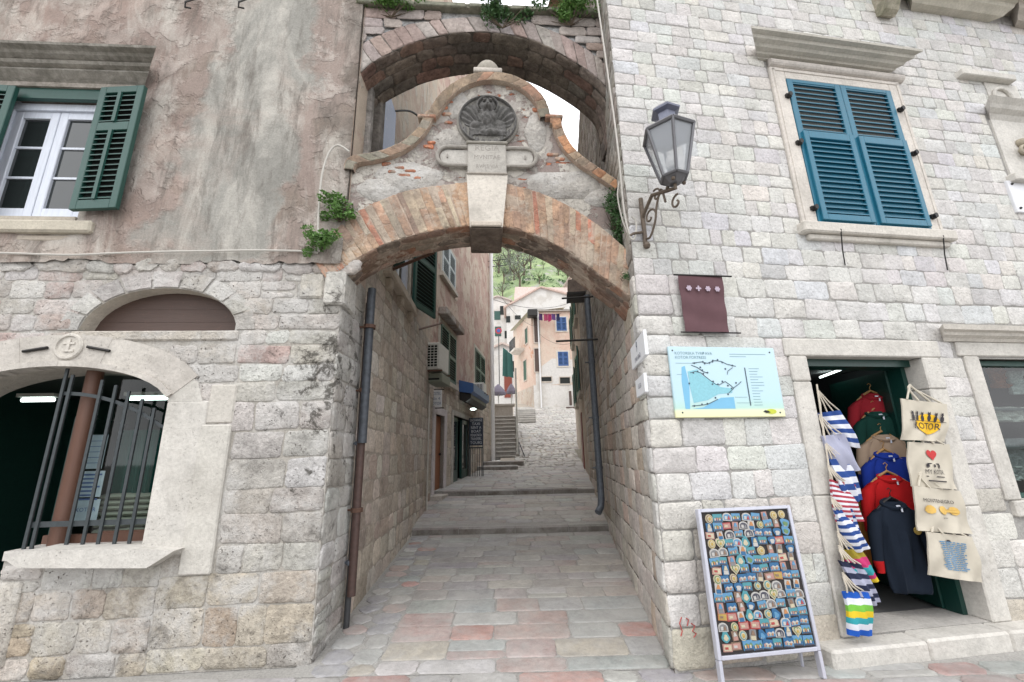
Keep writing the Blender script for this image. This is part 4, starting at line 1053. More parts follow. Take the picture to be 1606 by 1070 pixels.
for z0,z1 in rrows[:15]:
    q=rg.uniform(.16,.3); block(mb,AR.P,0.0,q,z0,z1,.018,P_rightlow(rg),2,rg=rg,wob=.008,r=.02,rough=.008)
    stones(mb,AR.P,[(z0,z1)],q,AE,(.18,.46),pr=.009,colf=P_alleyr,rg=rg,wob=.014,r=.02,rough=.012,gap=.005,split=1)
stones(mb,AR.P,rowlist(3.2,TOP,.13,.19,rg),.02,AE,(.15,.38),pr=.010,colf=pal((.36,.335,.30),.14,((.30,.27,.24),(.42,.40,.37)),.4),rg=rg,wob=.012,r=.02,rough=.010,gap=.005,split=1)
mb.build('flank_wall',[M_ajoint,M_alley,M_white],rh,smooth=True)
# roof and side closing the volume
mb=MB(); mb.quad(R.P(0,TOP,0),R.P(9,TOP,0),R.P(9,TOP+1.5,-4),R.P(0,TOP+1.5,-4),0,(.4,.28,.2)); mb.quad(AR.P(0,TOP,0),AR.P(AE,TOP,0),AR.P(AE,TOP+1.6,-3.5),AR.P(0,TOP+1.6,-3.5),0,(.4,.28,.2)); mb.build('roof',[M_tile],rh)
# teal shutter window
mb=MB(); T=(.62,.58,.53)
a,b=1.88,3.61
for q in ((a,SH0,SHZ0-.02,5.83),(SH1,b,SHZ0-.02,5.83)): mb.box(R,*q,-.15,.032,0,T,.008)
mb.box(R,SH0,SH1,SHZ1,5.83,-.15,.031,0,T,.008)
for q in ((a+.03,a+.055,SHZ0,5.8),(b-.055,b-.03,SHZ0,5.8)): mb.box(R,*q,.03,.040,0,T)
mb.box(R,a+.03,b-.03,5.775,5.8,.03,.040,0,T)
mb.build('window_surround',[M_trim],rh)
mb=MB(); mb.box(R,a-.06,b+.06,SHZ0-.14,SHZ0-.022,-.15,.10,0,(.58,.55,.50),.015); mb.box(R,a+.02,b+.0,SHZ0-.20,SHZ0-.14,-.1,.05,0,(.58,.55,.50),.01); mb.build('window_sill',[M_trim],rh)
mb=MB(); cornice(mb,R,1.78,3.48,5.93,6.08,[(0,.03),(.12,.03),(.14,.07),(.28,.08),(.31,.13),(.5,.15),(.54,.20),(.78,.21),(.82,.26),(1,.265)],(.50,.48,.43)); 
mb.loft([(R.P(u,5.88,.02),R.n*.055,V((0,0,.05))) for u in (1.88,3.67)],0,14,(.58,.54,.50)); mb.box(R,1.88,3.61,5.83,5.935,-.1,.028,0,(.58,.54,.50)); mb.build('window_cornice',[M_trim],rh)
mb=MB(); mb.sheet(R,[(SH0,SHZ0),(SH1,SHZ0),(SH1,SHZ1),(SH0,SHZ1)],[],-.05); mb.build('window_recess',[M_interior],rh)
hw=(SH1-SH0)/2-.004
for k in (0,1):
    f2=mk(R.P(SH0+.002+k*(hw+.006),0,-.005),R.d,R.n)
    s=shutter(f2,hw,SHZ1-SHZ0-.01,SHZ0+.004,rh,M_teal,[(1.13,1.78)],th=.045,st=.07,slat=.036,pitch=.062)
    f3=mk(R.P(SH0+.002+k*(hw+.006)+.032,0,.030),R.d,R.n)
    s2=shutter(f3,hw-.06,1.09,SHZ0+.02,s,M_teal,[(.07,1.0)],th=.04,st=.06,slat=.036,name='lower_flap',pitch=.062)
for u,z in ((SH0-.03,5.42),(SH0-.03,4.80),(SH0-.03,4.0),(SH1+.05,5.40),(SH1+.05,4.80),(SH1+.05,4.0)):
    mb=MB(); mb.box(R,u-.035,u+.03,z-.02,z+.02,.03,.06); mb.loft([(R.P(u,z,v),R.d*.022,V((0,0,.03))) for v in (.03,.085)],0,8); mb.build('hinge_hook',[M_black],rh)
for u in (2.22,3.46):
    mb=MB(); mb.tube([R.P(u,3.79,.07),R.P(u+.01,3.74,.10),R.P(u+.03,3.55,.05),R.P(u+.05,3.38,.02)],.006,n=6); mb.ball(R.P(u,3.79,.08),.016); mb.build('shutter_stay',[M_black],rh)
# door surround
mb=MB(); J=(.55,.53,.49)
def jv():
    k=rnd.uniform(.94,1.05); return tuple(x*k for x in J)
for za,zb in ((.135,1.20),(1.203,2.19),(2.193,2.43)): mb.box(R,1.43,DU0,za,zb,-.34,.026 if zb<2.4 else .030,0,jv(),.012)
for za,zb in ((.135,1.06),(1.063,2.12),(2.123,2.43)): mb.box(R,DU1,3.085,za,zb,-.34,.026 if zb<2.4 else .030,0,jv(),.012)
mb.box(R,1.40,3.12,2.43,2.60,-.34,.030,0,J,.012)
mb.build('door_surround',[M_trim],rh)
mb=MB(); 
for a,b in ((1.17,2.02),(2.024,2.80),(2.804,3.5)): mb.box(R,a,b,-.02,.135 if a>1.4 else .125,-.34,.19,0,(.55,.53,.49),.018)
mb.box(R,DU0,DU1,.12,.142,-.36,.0,0,(.5,.48,.45)); mb.build('door_step',[M_trim],rh)
mb=MB(); mb.box(R,DU0,DU1,2.36,2.43,-.30,-.10); mb.box(R,DU0,DU0+.05,.14,2.36,-.30,-.16); mb.box(R,DU1-.05,DU1,.14,2.36,-.30,-.16); mb.build('door_frame',[M_dgreen],rh)
# display window
mb=MB()
mb.box(R,3.395,WU0,1.09,WZ1+.02,-.30,.028,0,J,.012); mb.box(R,3.44,6.0,.95,1.088,-.30,.05,0,J,.012); mb.box(R,3.34,6.0,WZ1+.02,2.60,-.25,.024,0,J,.012)
cornice(mb,R,3.22,6.2,2.60,2.74,[(0,.03),(.2,.05),(.35,.09),(.55,.10),(.65,.14),(1,.15)],(.56,.53,.48)); mb.build('display_window_surround',[M_trim],rh)
mb=MB(); mb.box(R,WU0,WU1,2.38,2.43,-.20,-.1); mb.box(R,WU0,WU0+.05,1.09,2.38,-.20,-.1); mb.box(R,WU0,WU1,1.09,1.13,-.20,-.1); w_=mb.build('display_window',[M_green],rh)
mb=MB(); mb.sheet(R,[(WU0+.04,1.12),(WU1,1.12),(WU1,2.39),(WU0+.04,2.39)],[],-.15); mb.build('pane',[M_pane],w_)
# shop interior
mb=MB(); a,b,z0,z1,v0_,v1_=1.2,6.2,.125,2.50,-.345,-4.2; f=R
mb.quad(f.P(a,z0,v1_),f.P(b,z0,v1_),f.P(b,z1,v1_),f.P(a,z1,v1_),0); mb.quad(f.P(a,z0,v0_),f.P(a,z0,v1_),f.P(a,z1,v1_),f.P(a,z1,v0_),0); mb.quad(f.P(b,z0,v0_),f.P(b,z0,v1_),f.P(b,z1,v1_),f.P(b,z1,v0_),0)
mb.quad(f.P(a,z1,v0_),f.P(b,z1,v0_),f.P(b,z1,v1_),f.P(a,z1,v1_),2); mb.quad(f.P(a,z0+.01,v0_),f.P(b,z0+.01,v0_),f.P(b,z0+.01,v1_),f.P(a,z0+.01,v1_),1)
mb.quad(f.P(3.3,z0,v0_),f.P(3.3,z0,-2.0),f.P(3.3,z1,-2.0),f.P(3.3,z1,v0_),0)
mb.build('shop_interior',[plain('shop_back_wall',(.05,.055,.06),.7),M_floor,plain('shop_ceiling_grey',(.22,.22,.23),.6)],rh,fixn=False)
# carved niche
mb=MB(); C_=(.56,.54,.50)
mb.box(R,4.55,5.36,6.03,6.12,-.02,.09,0,C_,.01); mb.box(R,4.95,5.45,5.60,6.02,-.02,.015,0,(.60,.58,.54))
mb.tube([R.P(5.14+.13*math.cos(rad(t)),5.80+.13*math.sin(rad(t)),.03) for t in range(0,361,20)],.022,0,8,C_)
cornice(mb,R,4.84,6.1,5.44,5.64,[(0,.02),(.3,.05),(.5,.10),(.7,.12),(1,.17)],C_)
mb.box(R,4.83,6.1,4.66,5.44,-.02,.02,0,(.60,.58,.54)); mb.box(R,4.76,6.1,4.54,4.64,-.02,.10,0,C_,.012)
mb.build('niche_frame',[M_trim],rh)
mb=MB(); rg2=random.Random(9)
for i in range(26):
    t=i/26; u=5.06+.50*rg2.random(); z=4.88+.40*rg2.random()
    mb.ball(R.P(u,z,.04),rg2.uniform(.03,.06),0,8,(.36,.32,.25))
for k in range(4):
    cx,cz=5.08+.15*k,4.98+.16*((k*7)%3)/1.6
    mb.tube([R.P(cx+.07*math.cos(rad(t))*(1-t/700),cz+.07*math.sin(rad(t))*(1-t/700),.07) for t in range(0,400,30)],.018,0,6,(.38,.34,.27))
mb.build('carved_ornament',[M_trim],rh,smooth=True)
# balcony slab and corbel at the top
mb=MB(); cornice(mb,R,4.20,5.42,7.08,7.26,[(0,.1),(.2,.14),(.35,.18),(.6,.20),(.7,.28),(1,.30)],(.52,.49,.42)); cornice(mb,R,5.85,8,7.06,7.26,[(0,.1),(.2,.14),(.35,.2),(.6,.22),(.7,.32),(1,.34)],(.46,.42,.37)); mb.box(R,3.6,8,7.26,7.40,-.1,.34,0,(.46,.42,.36),.01)
mb.build('balcony_slab',[M_trim],rh)
mb=MB(); mb.prism(mk(R.P(3.62,0,0),R.n,R.d),[(0,6.88),(.06,6.84),(.12,6.88),(.17,6.98),(.20,7.26),(0,7.26)],-.0,.20,0,(.44,.40,.33)); mb.build('corbel',[M_ledge],rh)
# ================================================================== PINK HOUSE further up the alley (left)
ph=thing('pink_house','faded pink rendered house with green louvred shutters halfway up the alley on the left','house',AP.P(5,.7,0))
PHT=17.0; PL=10.0
mb=MB(); 
def hp(x,y,v=0): return AP.hit(x,y,v)
dz0=gz(10.8)-.02
mb.sheet(AP,[(0,3.85),(1.3,3.6),(2.6,3.72),(5.4,3.75),(PL,3.95),(PL,PHT),(0,PHT)],[],0,0)
mb.quad(AP.P(PL,.3,0),AP.P(PL,PHT,0),AP.P(PL,PHT,-6),AP.P(PL,.3,-6),0)
mb.quad(AP.P(0,.3,0),AP.P(0,PHT,0),AP.P(0,PHT,-.4),AP.P(0,.3,-.4),0)
mb.build('rendered_wall',[M_pink],ph)
pd=[(1.10,.74),(1.95,.74),(1.95,2.60),(1.10,2.60)]; psd=[(2.90,.82),(5.2,.82),(5.2,2.72),(2.90,2.72)]
mb=MB(); mb.sheet(AP,[(0,.2),(PL,.2),(PL,3.98),(0,3.87)],[pd,psd],-.01,0)
stones(mb,lambda u,z,v:AP.P(u,z,v-.01),rowlist(.4,3.7,.17,.3,rg),0,PL,(.22,.5),lambda a,b:[(.9,2.15),(2.75,5.35)] if a<2.75 else [],pr=.006,colf=P_alley,rg=rg,wob=.02,r=.04,rough=.012,split=1)
mb.reveal(AP,pd,0,-.45,0); mb.reveal(AP,psd,0,-.35,0)
mb.build('stone_base',[M_amort,M_alley],ph,smooth=True)
mb=MB(); 
for q in ((.92,1.10,.7,2.78),(1.95,2.16,.7,2.78),(1.10,1.95,2.60,2.78)): mb.box(AP,*q,-.45,.03,0,(.60,.56,.57),.01)
for q in ((2.76,2.90,.8,2.86),(5.2,5.34,.8,2.86),(2.90,5.2,2.72,2.86)): mb.box(AP,*q,-.3,.03,0,(.46,.44,.41),.01)
mb.box(AP,.85,2.3,.45,.74,-.4,.28,0,(.5,.46,.42),.015)
mb.build('door_surround',[M_trim],ph)
mb=MB(); mb.box(AP,1.10,1.95,.74,2.60,-.13,-.09,bev=.01); mb.box(AP,1.2,1.85,.9,1.6,-.09,-.08); mb.box(AP,1.2,1.85,1.7,2.45,-.09,-.08)
d_=mb.build('door',[M_odoor],ph); mb=MB(); mb.ball(AP.P(1.82,1.65,-.06),.035); mb.build('handle',[M_black],d_)
fo=mk(AP.P(1.22,0,-.02),AP.d*.5+AP.n*-.86,AP.d*.86+AP.n*.5)
mb=MB(); mb.sheet(AP,psd,[],-.33,0); mb.build('shop_opening',[M_interior],ph)
for a,b in ((2.92,3.75),(4.3,5.18)):
    mb=MB(); mb.box(AP,a,a+.08,.83,2.70,-.13,-.06); mb.box(AP,b-.08,b,.83,2.70,-.13,-.06); mb.box(AP,a+.08,b-.08,2.58,2.70,-.13,-.06); mb.box(AP,a+.08,b-.08,.83,1.2,-.13,-.06); q=mb.build('shop_door',[M_dgreen],ph)
    mb=MB(); mb.box(AP,a+.08,b-.08,1.2,2.58,-.11,-.09); mb.build('pane',[M_glass],q)
def awindow(f,x0,x1,yt,yb,parent,mat,surr=True,sill=True,half=True,lab=None,closed=True):
    u0,zt=f.hit(x0,yt); u1,_=f.hit(x1,yt); _,zb=f.hit(x0,yb)
    mb=MB(); c=(.52,.48,.42)
    if surr:
        for q in ((u0-.13,u0,zb-.1,zt+.12),(u1,u1+.13,zb-.1,zt+.12),(u0,u1,zt,zt+.12)): mb.box(f,*q,-.1,.03,0,c)
    mb.box(f,u0-.15,u1+.15,zb-.12,zb-.004,-.1,.10,0,c)
    w=mb.build('window',[M_trim],parent)
    ww=(u1-u0)/2-.004
    for k in (0,1):
        f2=mk(f.P(u0+.002+k*(ww+.004),0,.0),f.d,f.n); shutter(f2,ww,zt-zb,zb,w,mat,[(.1,(zt-zb)*.48),((zt-zb)*.54,zt-zb-.08)],th=.05,pitch=.07)
    return u0,u1,zb,zt
awindow(AP,690,714,506,592,ph,M_green); awindow(AP,744,759,545,607,ph,M_green)
u0,u1,zb,zt=awindow(AP,693,713,372,430,ph,wood('pale_blue_shutter_paint',(.50,.55,.58),.5,wear=.3,wc=(.3,.3,.28)))
mb=MB(); q0=AP.hit(690,475)[0]; q1=AP.hit(720,503)[0]; qz=AP.hit(690,478)[1]
mb.box(AP,1.2,3.35,5.18,5.38,-.1,.22,0,(.30,.23,.19),.02); mb.build('window_canopy',[M_lstone],ph)
# left flank window shutters (tall green pair) of the townhouse
mb=MB(); 
for q in ((1.48,1.6,4.1,5.95),(3.0,3.12,4.1,5.95)): mb.box(AL,*q,-.1,.03,0,(.50,.45,.38))
mb.box(AL,1.35,3.3,4.0,4.15,-.15,.12,0,(.46,.40,.33),.02); 
for u in (1.5,2.2,2.95): mb.box(AL,u,u+.14,3.84,4.0,-.1,.09,0,(.44,.38,.31),.02)
wl=mb.build('alley_window',[M_trim],lt)
mb=MB(); mb.box(AL,1.62,1.72,4.16,5.84,-.1,-.02); mb.box(AL,2.25,2.35,4.16,5.84,-.1,-.02); mb.box(AL,2.85,2.98,4.16,5.84,-.1,-.02); mb.box(AL,1.72,2.85,4.16,4.26,-.1,-.02); mb.build('frame',[M_wpaint],wl)
fS=mk(AL.P(3.02,0,.06),AL.d*.95+AL.n*.30,AL.n*.95-AL.d*.30); shutter(fS,.85,1.72,4.13,wl,M_green,[(.1,.9),(1.0,1.6)],pitch=.07)
fS=mk(AL.P(1.55,0,.05),AL.n*.8-AL.d*.6,AL.n*-.6-AL.d*.8); shutter(fS,.30,1.72,4.13,wl,M_green,[(.1,.9),(1.0,1.6)],pitch=.07,st=.05)
# cloth / blue pane at the opening seen under the upper arch
mb=MB(); a=AL.hit(575,215); mb.box(AL,.72,1.42,4.85,6.6,-.02,.05); mb.build('blue_shutter',[wood('faded_blue_paint',(.11,.16,.30),.5,wear=.4)],lt)
mb=MB(); mb.box(AL,.55,.72,4.7,6.8,-.05,.10,0,(.22,.20,.18),.02); mb.box(AL,.28,.40,4.3,6.2,-.02,.06,0,(.30,.28,.26),.02); mb.build('window_pilaster',[M_dark],lt)
# ================================================================== RIGHT UPPER HOUSE
A2=Fr((AR.P(AE,0,0).x+.05,AR.P(AE,0,0).y),84.06,-1)
h2=thing('alley_house','narrow plastered house with green shutters seen edge-on beyond the right flank wall','house',A2.P(3.5,gz(14),0))
mb=MB(); H2=8.5; L2=9
mb.sheet(A2,[(0,.3),(L2,.3),(L2,H2),(0,H2)],[],0,0); mb.quad(A2.P(0,.3,0),A2.P(0,H2,0),A2.P(0,H2,-.3),A2.P(0,.3,-.3)); mb.quad(A2.P(L2,.3,0),A2.P(L2,H2,0),A2.P(L2,H2,-6),A2.P(L2,.3,-6)); mb.quad(A2.P(0,H2,0),A2.P(L2,H2,0),A2.P(L2,H2+.2,-6),A2.P(0,H2+.2,-6)); mb.build('wall',[M_ren],h2)
for u in (1.6,5.2):
    for z in (3.6,6.2):
        mb=MB(); 
        for q in ((u-.12,u,z-.1,z+1.5),(u+.95,u+1.07,z-.1,z+1.5),(u,u+.95,z+1.4,z+1.5)): mb.box(A2,*q,-.05,.03,0,(.5,.46,.4))
        mb.box(A2,u-.2,u+1.15,z-.16,z-.02,-.05,.12,0,(.5,.46,.4)); w=mb.build('window',[M_trim],h2)
        shutter(mk(A2.P(u-.02,0,.05),A2.d*-.97+A2.n*.10,A2.d*.10+A2.n*.97),.5,1.4,z,w,M_green,[(.1,1.3)],pitch=.08)
        shutter(mk(A2.P(u+.97,0,.05),A2.d*.97+A2.n*.10,A2.d*-.10+A2.n*.97),.5,1.4,z,w,M_green,[(.1,1.3)],pitch=.08)
mb=MB(); mb.box(A2,3.0,3.9,gz(15)+.0,gz(15)+2.0,-.03,.03,0); mb.build('door',[wood('red_door_paint',(.16,.03,.02),.5)],h2)
mb=MB(); mb.box(AR,5.7,6.3,5.22,5.55,.0,.40,0,(.26,.21,.18),.01); mb.box(AR,5.66,6.34,5.18,5.22,.0,.44,1); mb.build('wall_canopy',[M_alley,M_black],rh)
# ================================================================== FAR HOUSES, HILL
YO=34.0
fo_=Fr((atY(838,640,YO).x,YO),2.0)
uo=lambda x,y,v=0: fo_.hit(x,y,v)
oh=thing('orange_house','orange and cream rendered house with blue shutters at the top of the cobbled ramp','house',fo_.P(2,5.0,-1))
WO=uo(916,600)[0]; ZT=uo(870,487)[1]; ZB=4.4; Zmid=uo(870,566)[1]; Zst=uo(870,604)[1]
mb=MB(); mb.sheet(fo_,[(0,Zst),(WO,Zst),(WO,ZT),(0,ZT)],[],0,1); mb.sheet(fo_,[(0,ZB),(WO,ZB),(WO,Zst),(0,Zst)],[],0.0,2)
mb.sheet(fo_,[(1.2,Zst),(WO,Zst+.3),(WO,Zmid),(1.6,Zmid+.2),(.2,Zmid-.8),(.2,Zst)],[],.01,2)
side=atY(805,520,40.0); S1=V((side.x,40.0,0)); S0=fo_.P(0,0,0)
fs_=Fr((S0.x,S0.y),0); fs_.d=(S1-S0).normalized(); fs_.n=V((fs_.d.y,-fs_.d.x,0)); 
if fs_.n.x>0: fs_.n=-fs_.n
SLn=(S1-S0).length; zt2=atY(805,520,40.0).z; zts=atY(831,494,34.6).z
mb.quad(fs_.P(0,ZB),fs_.P(SLn,ZB-.8),fs_.P(SLn,zt2),fs_.P(0,zts),1); mb.quad(fs_.P(0,ZB,.01),fs_.P(SLn,ZB-.8,.01),fs_.P(SLn,Zst+.2,.01),fs_.P(0,Zst,.01),3)
mb.quad(fo_.P(WO,ZB),fo_.P(WO,ZT),fo_.P(WO,ZT,-6),fo_.P(WO,ZB,-6),1)
mb.quad(fo_.P(0,ZT,0),fo_.P(WO,ZT,0),fo_.P(WO,ZT,-6),fo_.P(0,ZT,-6),2)
mb.build('wall',[M_amort,M_orange,M_wren,M_ren],oh)
mb=MB()
mb.add([fo_.P(-.15,ZT+.02,.25),fo_.P(WO,ZT-.0,.25),fo_.P(WO,ZT+.7,-4),fo_.P(-.15,ZT+.7,-4)],[(0,1,2,3)],0,(.5,.42,.36))
mb.add([fs_.P(-.1,zts+.05,.3),fs_.P(SLn,zt2+.03,.35),fs_.P(SLn,zt2+.5,-3),fs_.P(-.1,zts+.6,-3)],[(0,1,2,3)],0,(.46,.44,.33))
mb.box(fo_,-.1,WO,ZT-.10,ZT+.02,-.1,.2,0,(.5,.46,.42)); 
mb.build('roof',[M_tile],oh)
M_blue=wood('blue_shutter_paint',(.035,.10,.27),.45)
for x0,x1,y0,y1,op in ((872,889,498,519,0),(874.5,892,552,574,1)):
    u0,z1=uo(x0,y0);u1,z0=uo(x1,y1)
    mb=MB()
    for q in ((u0-.12,u0,z0-.1,z1+.1),(u1,u1+.12,z0-.1,z1+.1),(u0,u1,z1,z1+.1),(u0,u1,z0-.1,z0)): mb.box(fo_,*q,-.1,.05,0,(.6,.56,.5))
    w=mb.build('window',[M_trim],oh)
    ww=(u1-u0)/2
    for k in (0,1): shutter(mk(fo_.P(u0+k*ww,0,.01),fo_.d,fo_.n),ww-.01,z1-z0,z0,w,M_blue,[(.08,(z1-z0)*.55),((z1-z0)*.62,z1-z0-.08)],th=.05,pitch=.11,slat=.07)
def owin(f,x,y,w,h,mat,par,nm='window'):
    u,z=f.hit(x,y); mb=MB(); mb.box(f,u-w/2,u+w/2,z-h/2,z+h/2,-.05,.012,1)
    for q in ((u-w/2-.07,u-w/2,z-h/2-.07,z+h/2+.07),(u+w/2,u+w/2+.07,z-h/2-.07,z+h/2+.07),(u-w/2,u+w/2,z+h/2,z+h/2+.07),(u-w/2,u+w/2,z-h/2-.1,z-h/2)): mb.box(f,*q,-.05,.06,0,(.52,.46,.4))
    mb.build(nm,[M_trim,mat],par)
owin(fo_,857,595,.8,.35,M_interior,oh); owin(fo_,886,597,.8,.5,M_interior,oh)
for x,y,w,h in ((824,581,.9,1.7),(826,527,.8,1.3)): owin(fs_,x,y,w,h,M_green,oh)
for x,y,w,h in ((842,517,.45,2.2),(843,565,.45,1.9)): owin(fo_,x,y,w,h,M_brown,oh)
mb=MB(); u,z=fs_.hit(818,550); mb.box(fs_,u-1.0,u+1.0,z-.2,z,0,.9,0,(.6,.56,.5))
for i in range(9): 
    uu=u-1+i*.25; mb.tube([fs_.P(uu,z,.85),fs_.P(uu,z+.95,.85)],.03,1,5)
mb.tube([fs_.P(u-1,z+.95,.85),fs_.P(u+1,z+.95,.85)],.04,1,5); mb.build('balcony',[M_trim,M_iron],oh)
u,z=uo(882,640); mb=MB(); mb.box(fo_,uo(893,625)[0]-.09,uo(893,625)[0]+.09,uo(893,637)[1],uo(893,615)[1],.4,.6); mb.box(fo_,uo(893,625)[0]-.4,uo(893,625)[0]+.4,uo(893,638)[1]-.25,uo(893,638)[1]-.1,.3,.8)
one(mb,'wooden_post',[M_brown],'short dark post standing before the pale stone base of the orange house','post')
mb=MB(); 
a=[uo(845,494,.9),uo(880,496,.9)]
mb.tube([fo_.P(a[0][0],a[0][1]+.1,.9),fo_.P((a[0][0]+a[1][0])/2,a[0][1]-.02,.9),fo_.P(a[1][0],a[0][1]+.1,.9)],.02,0,5)
one(mb,'clothes_line',[M_bcable],'thin washing line strung across the top of the orange house','line')
for i,(x,c,lb) in enumerate(((848,(.06,.03,.09),'small dark violet garment at the left end of the line on the orange house'),(856,(.28,.05,.10),'crimson garment second from the left on the line of the orange house'),(862,(.30,.03,.10),'dark red garment in the middle of the line of the orange house'),(868,(.10,.05,.15),'purple garment right of the middle on the line of the orange house'),(875,(.03,.03,.07),'nearly black garment at the right end of the line on the orange house'))):
    uu,_=uo(x,495,.9); z=a[0][1]+.02; mb=MB(); w=.13+.03*(i%2)
    mb.patch(fo_.P(uu-w,z-.45-.1*(i%3),.9),fo_.P(uu+w,z-.5,.93),fo_.P(uu+w,z+.05,.9),fo_.P(uu-w,z+.05,.9),6,6,lambda p,q:.04*math.sin(p*7),th=.02,nrm=fo_.n)
    one(mb,'garment',[cloth('laundry%d'%i,c)],lb,'clothing','washing on the orange house',smooth=True)
mb=MB(); q=uo(834,489,.6); mb.box(fo_,q[0]-.35,q[0]+.45,q[1]-.45,q[1]+.15,.2,.9,bev=.05); one(mb,'water_tank',[M_black],'dark box-shaped tank on the roof corner left of the washing line','tank')
# drain pipes on the orange house
for x,lb in ((846,'thin pale downpipe at the front corner of the orange house'),):
    mb=MB(); u,_=uo(x,560); mb.tube([fo_.P(u,ZT-.1,.1),fo_.P(u,4.9,.1)],.06,0,6); one(mb,'downpipe',[M_wpipe],lb,'pipe')
# white gabled house behind
def house(name,lab,pts_front,Y,depth,mat,roofm,roofcol,eave=.3,wins=(),z0=0):
    """front outline in the picture at depth Y: left base x, right base x, eave y left/right, apex"""
    xl,xr,yl,yr,(xa,ya)=pts_front
    A=atY(xl,yl,Y);B=atY(xr,yr,Y);C_=atY(xa,ya,Y)
    t=thing(name,lab,'house',V(((A.x+B.x)/2,Y+depth/2,z0)))
    mb=MB(); pr=[V((A.x,Y,z0)),V((B.x,Y,z0)),B,C_,A]; bk=[p+V((0,depth,0)) for p in pr]
    mb.add(pr+bk,[(0,1,2,3,4),(5,6,7,8,9),(0,4,9,5),(1,2,7,6)],0); mb.build('wall',[mat],t)
    mb=MB(); e=eave
    for P0,P1 in ((A,C_),(B,C_)):
        d=(P0-P1); d.normalize(); q0=P0+d*e; 
        n=V((-d.z,0,d.x)); n=n if n.z>0 else -n
        v=[q0+V((0,-e,0)),P1+V((0,-e,0)),P1+V((0,depth+e,0)),q0+V((0,depth+e,0))]
        mb.add(v+[p+n*.18 for p in v],[(0,1,2,3),(4,5,6,7),(0,1,5,4),(1,2,6,5),(2,3,7,6),(3,0,4,7)],0,roofcol)
    mb.build('roof',[roofm],t)
    for x,y,w,h,m in wins:
        c=atY(x,y,Y); mb=MB(); mb.wbox((c.x-w/2,Y-.06,c.z-h/2),(c.x+w/2,Y+.1,c.z+h/2)); mb.build('window',[m],t)
    return t
house('white_house','white gable-fronted house with pale tiled roof behind the orange house',(794,960,482,482,(848,452)),50,14,M_wren,M_tile,(.56,.42,.36),wins=((797,501,.5,.8,M_interior),(812,498,.7,.5,M_interior)))
house('stone_ruin','tall narrow grey-brown stone house end just right of the green hillside',(882,960,455,455,(900,425)),62,10,M_ren,M_tile,(.4,.33,.28))
house('long_roof_house','low long house with pinkish roof running behind the white gable','' or (808,955,458,462,(880,450)),58,8,M_ren,M_tile,(.50,.40,.36)) if False else None
mb=MB(); a=atY(806,470,56);b=atY(950,470,56);c=atY(950,452,60);d=atY(808,450,60)
t=thing('long_roofed_house','low house with a long faded pink roof behind the white gable','house',V(((a.x+b.x)/2,58,0)))
mb.add([a,b,c,d],[(0,1,2,3)],0,(.50,.40,.36)); mb.build('roof',[M_tile],t); mb=MB(); mb.wbox((a.x,56.2,0),(b.x,60,a.z-.02)); mb.build('wall',[M_wren],t)
# cluster left of the orange house
t=house('small_white_house','small white house squeezed between the white pipe and the orange house',(770,806,548,548,(788,540)),44,8,M_wren,M_tile,(.55,.45,.40),wins=((797,604,.8,2.6,wood('red_brown_door',(.22,.05,.03),.5)),(800,575,.9,1.1,M_interior)))
house('grey_white_house','greyish white flat-fronted house higher up between the white pipe and the gable',(765,800,472,472,(780,466)),54,9,M_wren,M_tile,(.5,.44,.40),wins=((789,487,.8,1.2,M_interior),(781,520,.8,1.3,M_green),(795,525,.6,1.0,M_interior),(780,495,.8,1.2,M_green)))
p=atY(793,555,30)
mb=MB(); mb.patch(atY(788,590,30),atY(804,592,29.4),atY(802,556,29.6),atY(789,545,30.4),10,8,lambda a,b:.12*math.sin(a*12),th=.04); one(mb,'green_awning_cloth',[cloth('sea_green_canvas',(.04,.10,.09))],'sea green hanging canvas beside the white pipe above the stairs','awning',smooth=True)
mb=MB(); c=atY(781,518,38); c=atY(782,519,38); mb.loft([(c,V((.3,0,0)),V((0,0,.3))),(c+V((0,-.05,0)),V((.3,0,0)),V((0,0,.3)))],0,16); mb.loft([(c+V((0,-.06,0)),V((.17,0,0)),V((0,0,.17))),(c+V((0,-.07,0)),V((.17,0,0)),V((0,0,.17)))],1,16)
mb.tube([c+V((0,0,0)),c-V((0,0,6))],.04,2,6); one(mb,'round_sign',[plain('sign_red',(.4,.04,.05)),plain('sign_blue',(.05,.10,.35)),M_iron],'round red sign on a thin post far up the stairs','sign')
# purple parasols by the railing
for i,(x0,x1,y0,y1,Y) in enumerate(((769,794,603,616,24),(794,810,602,614,23))):
    c=atY((x0+x1)/2,y1,Y); r=(atY(x1,y1,Y)-atY(x0,y1,Y)).length/2; h=atY(x0,y0,Y).z-c.z
    t=thing('parasol',('larger left mauve parasol above the stone stairs','smaller right mauve parasol above the stone stairs')[i],'parasol',V((c.x,Y,c.z-2.2)),'mauve parasols above the stairs')
    mb=MB(); mb.lathe((c.x,Y,c.z),[(r,-.12),(r*1.02,0),(r*.72,h*.42),(r*.38,h*.75),(.03,h)],0,8,rot=.3); mb.build('canopy',[cloth('mauve_canvas',(.22,.20,.25))],t)
    mb=MB(); mb.tube([(c.x,Y,c.z-2.3),(c.x,Y,c.z+h)],.03,0,6); mb.build('pole',[M_plasw],t)
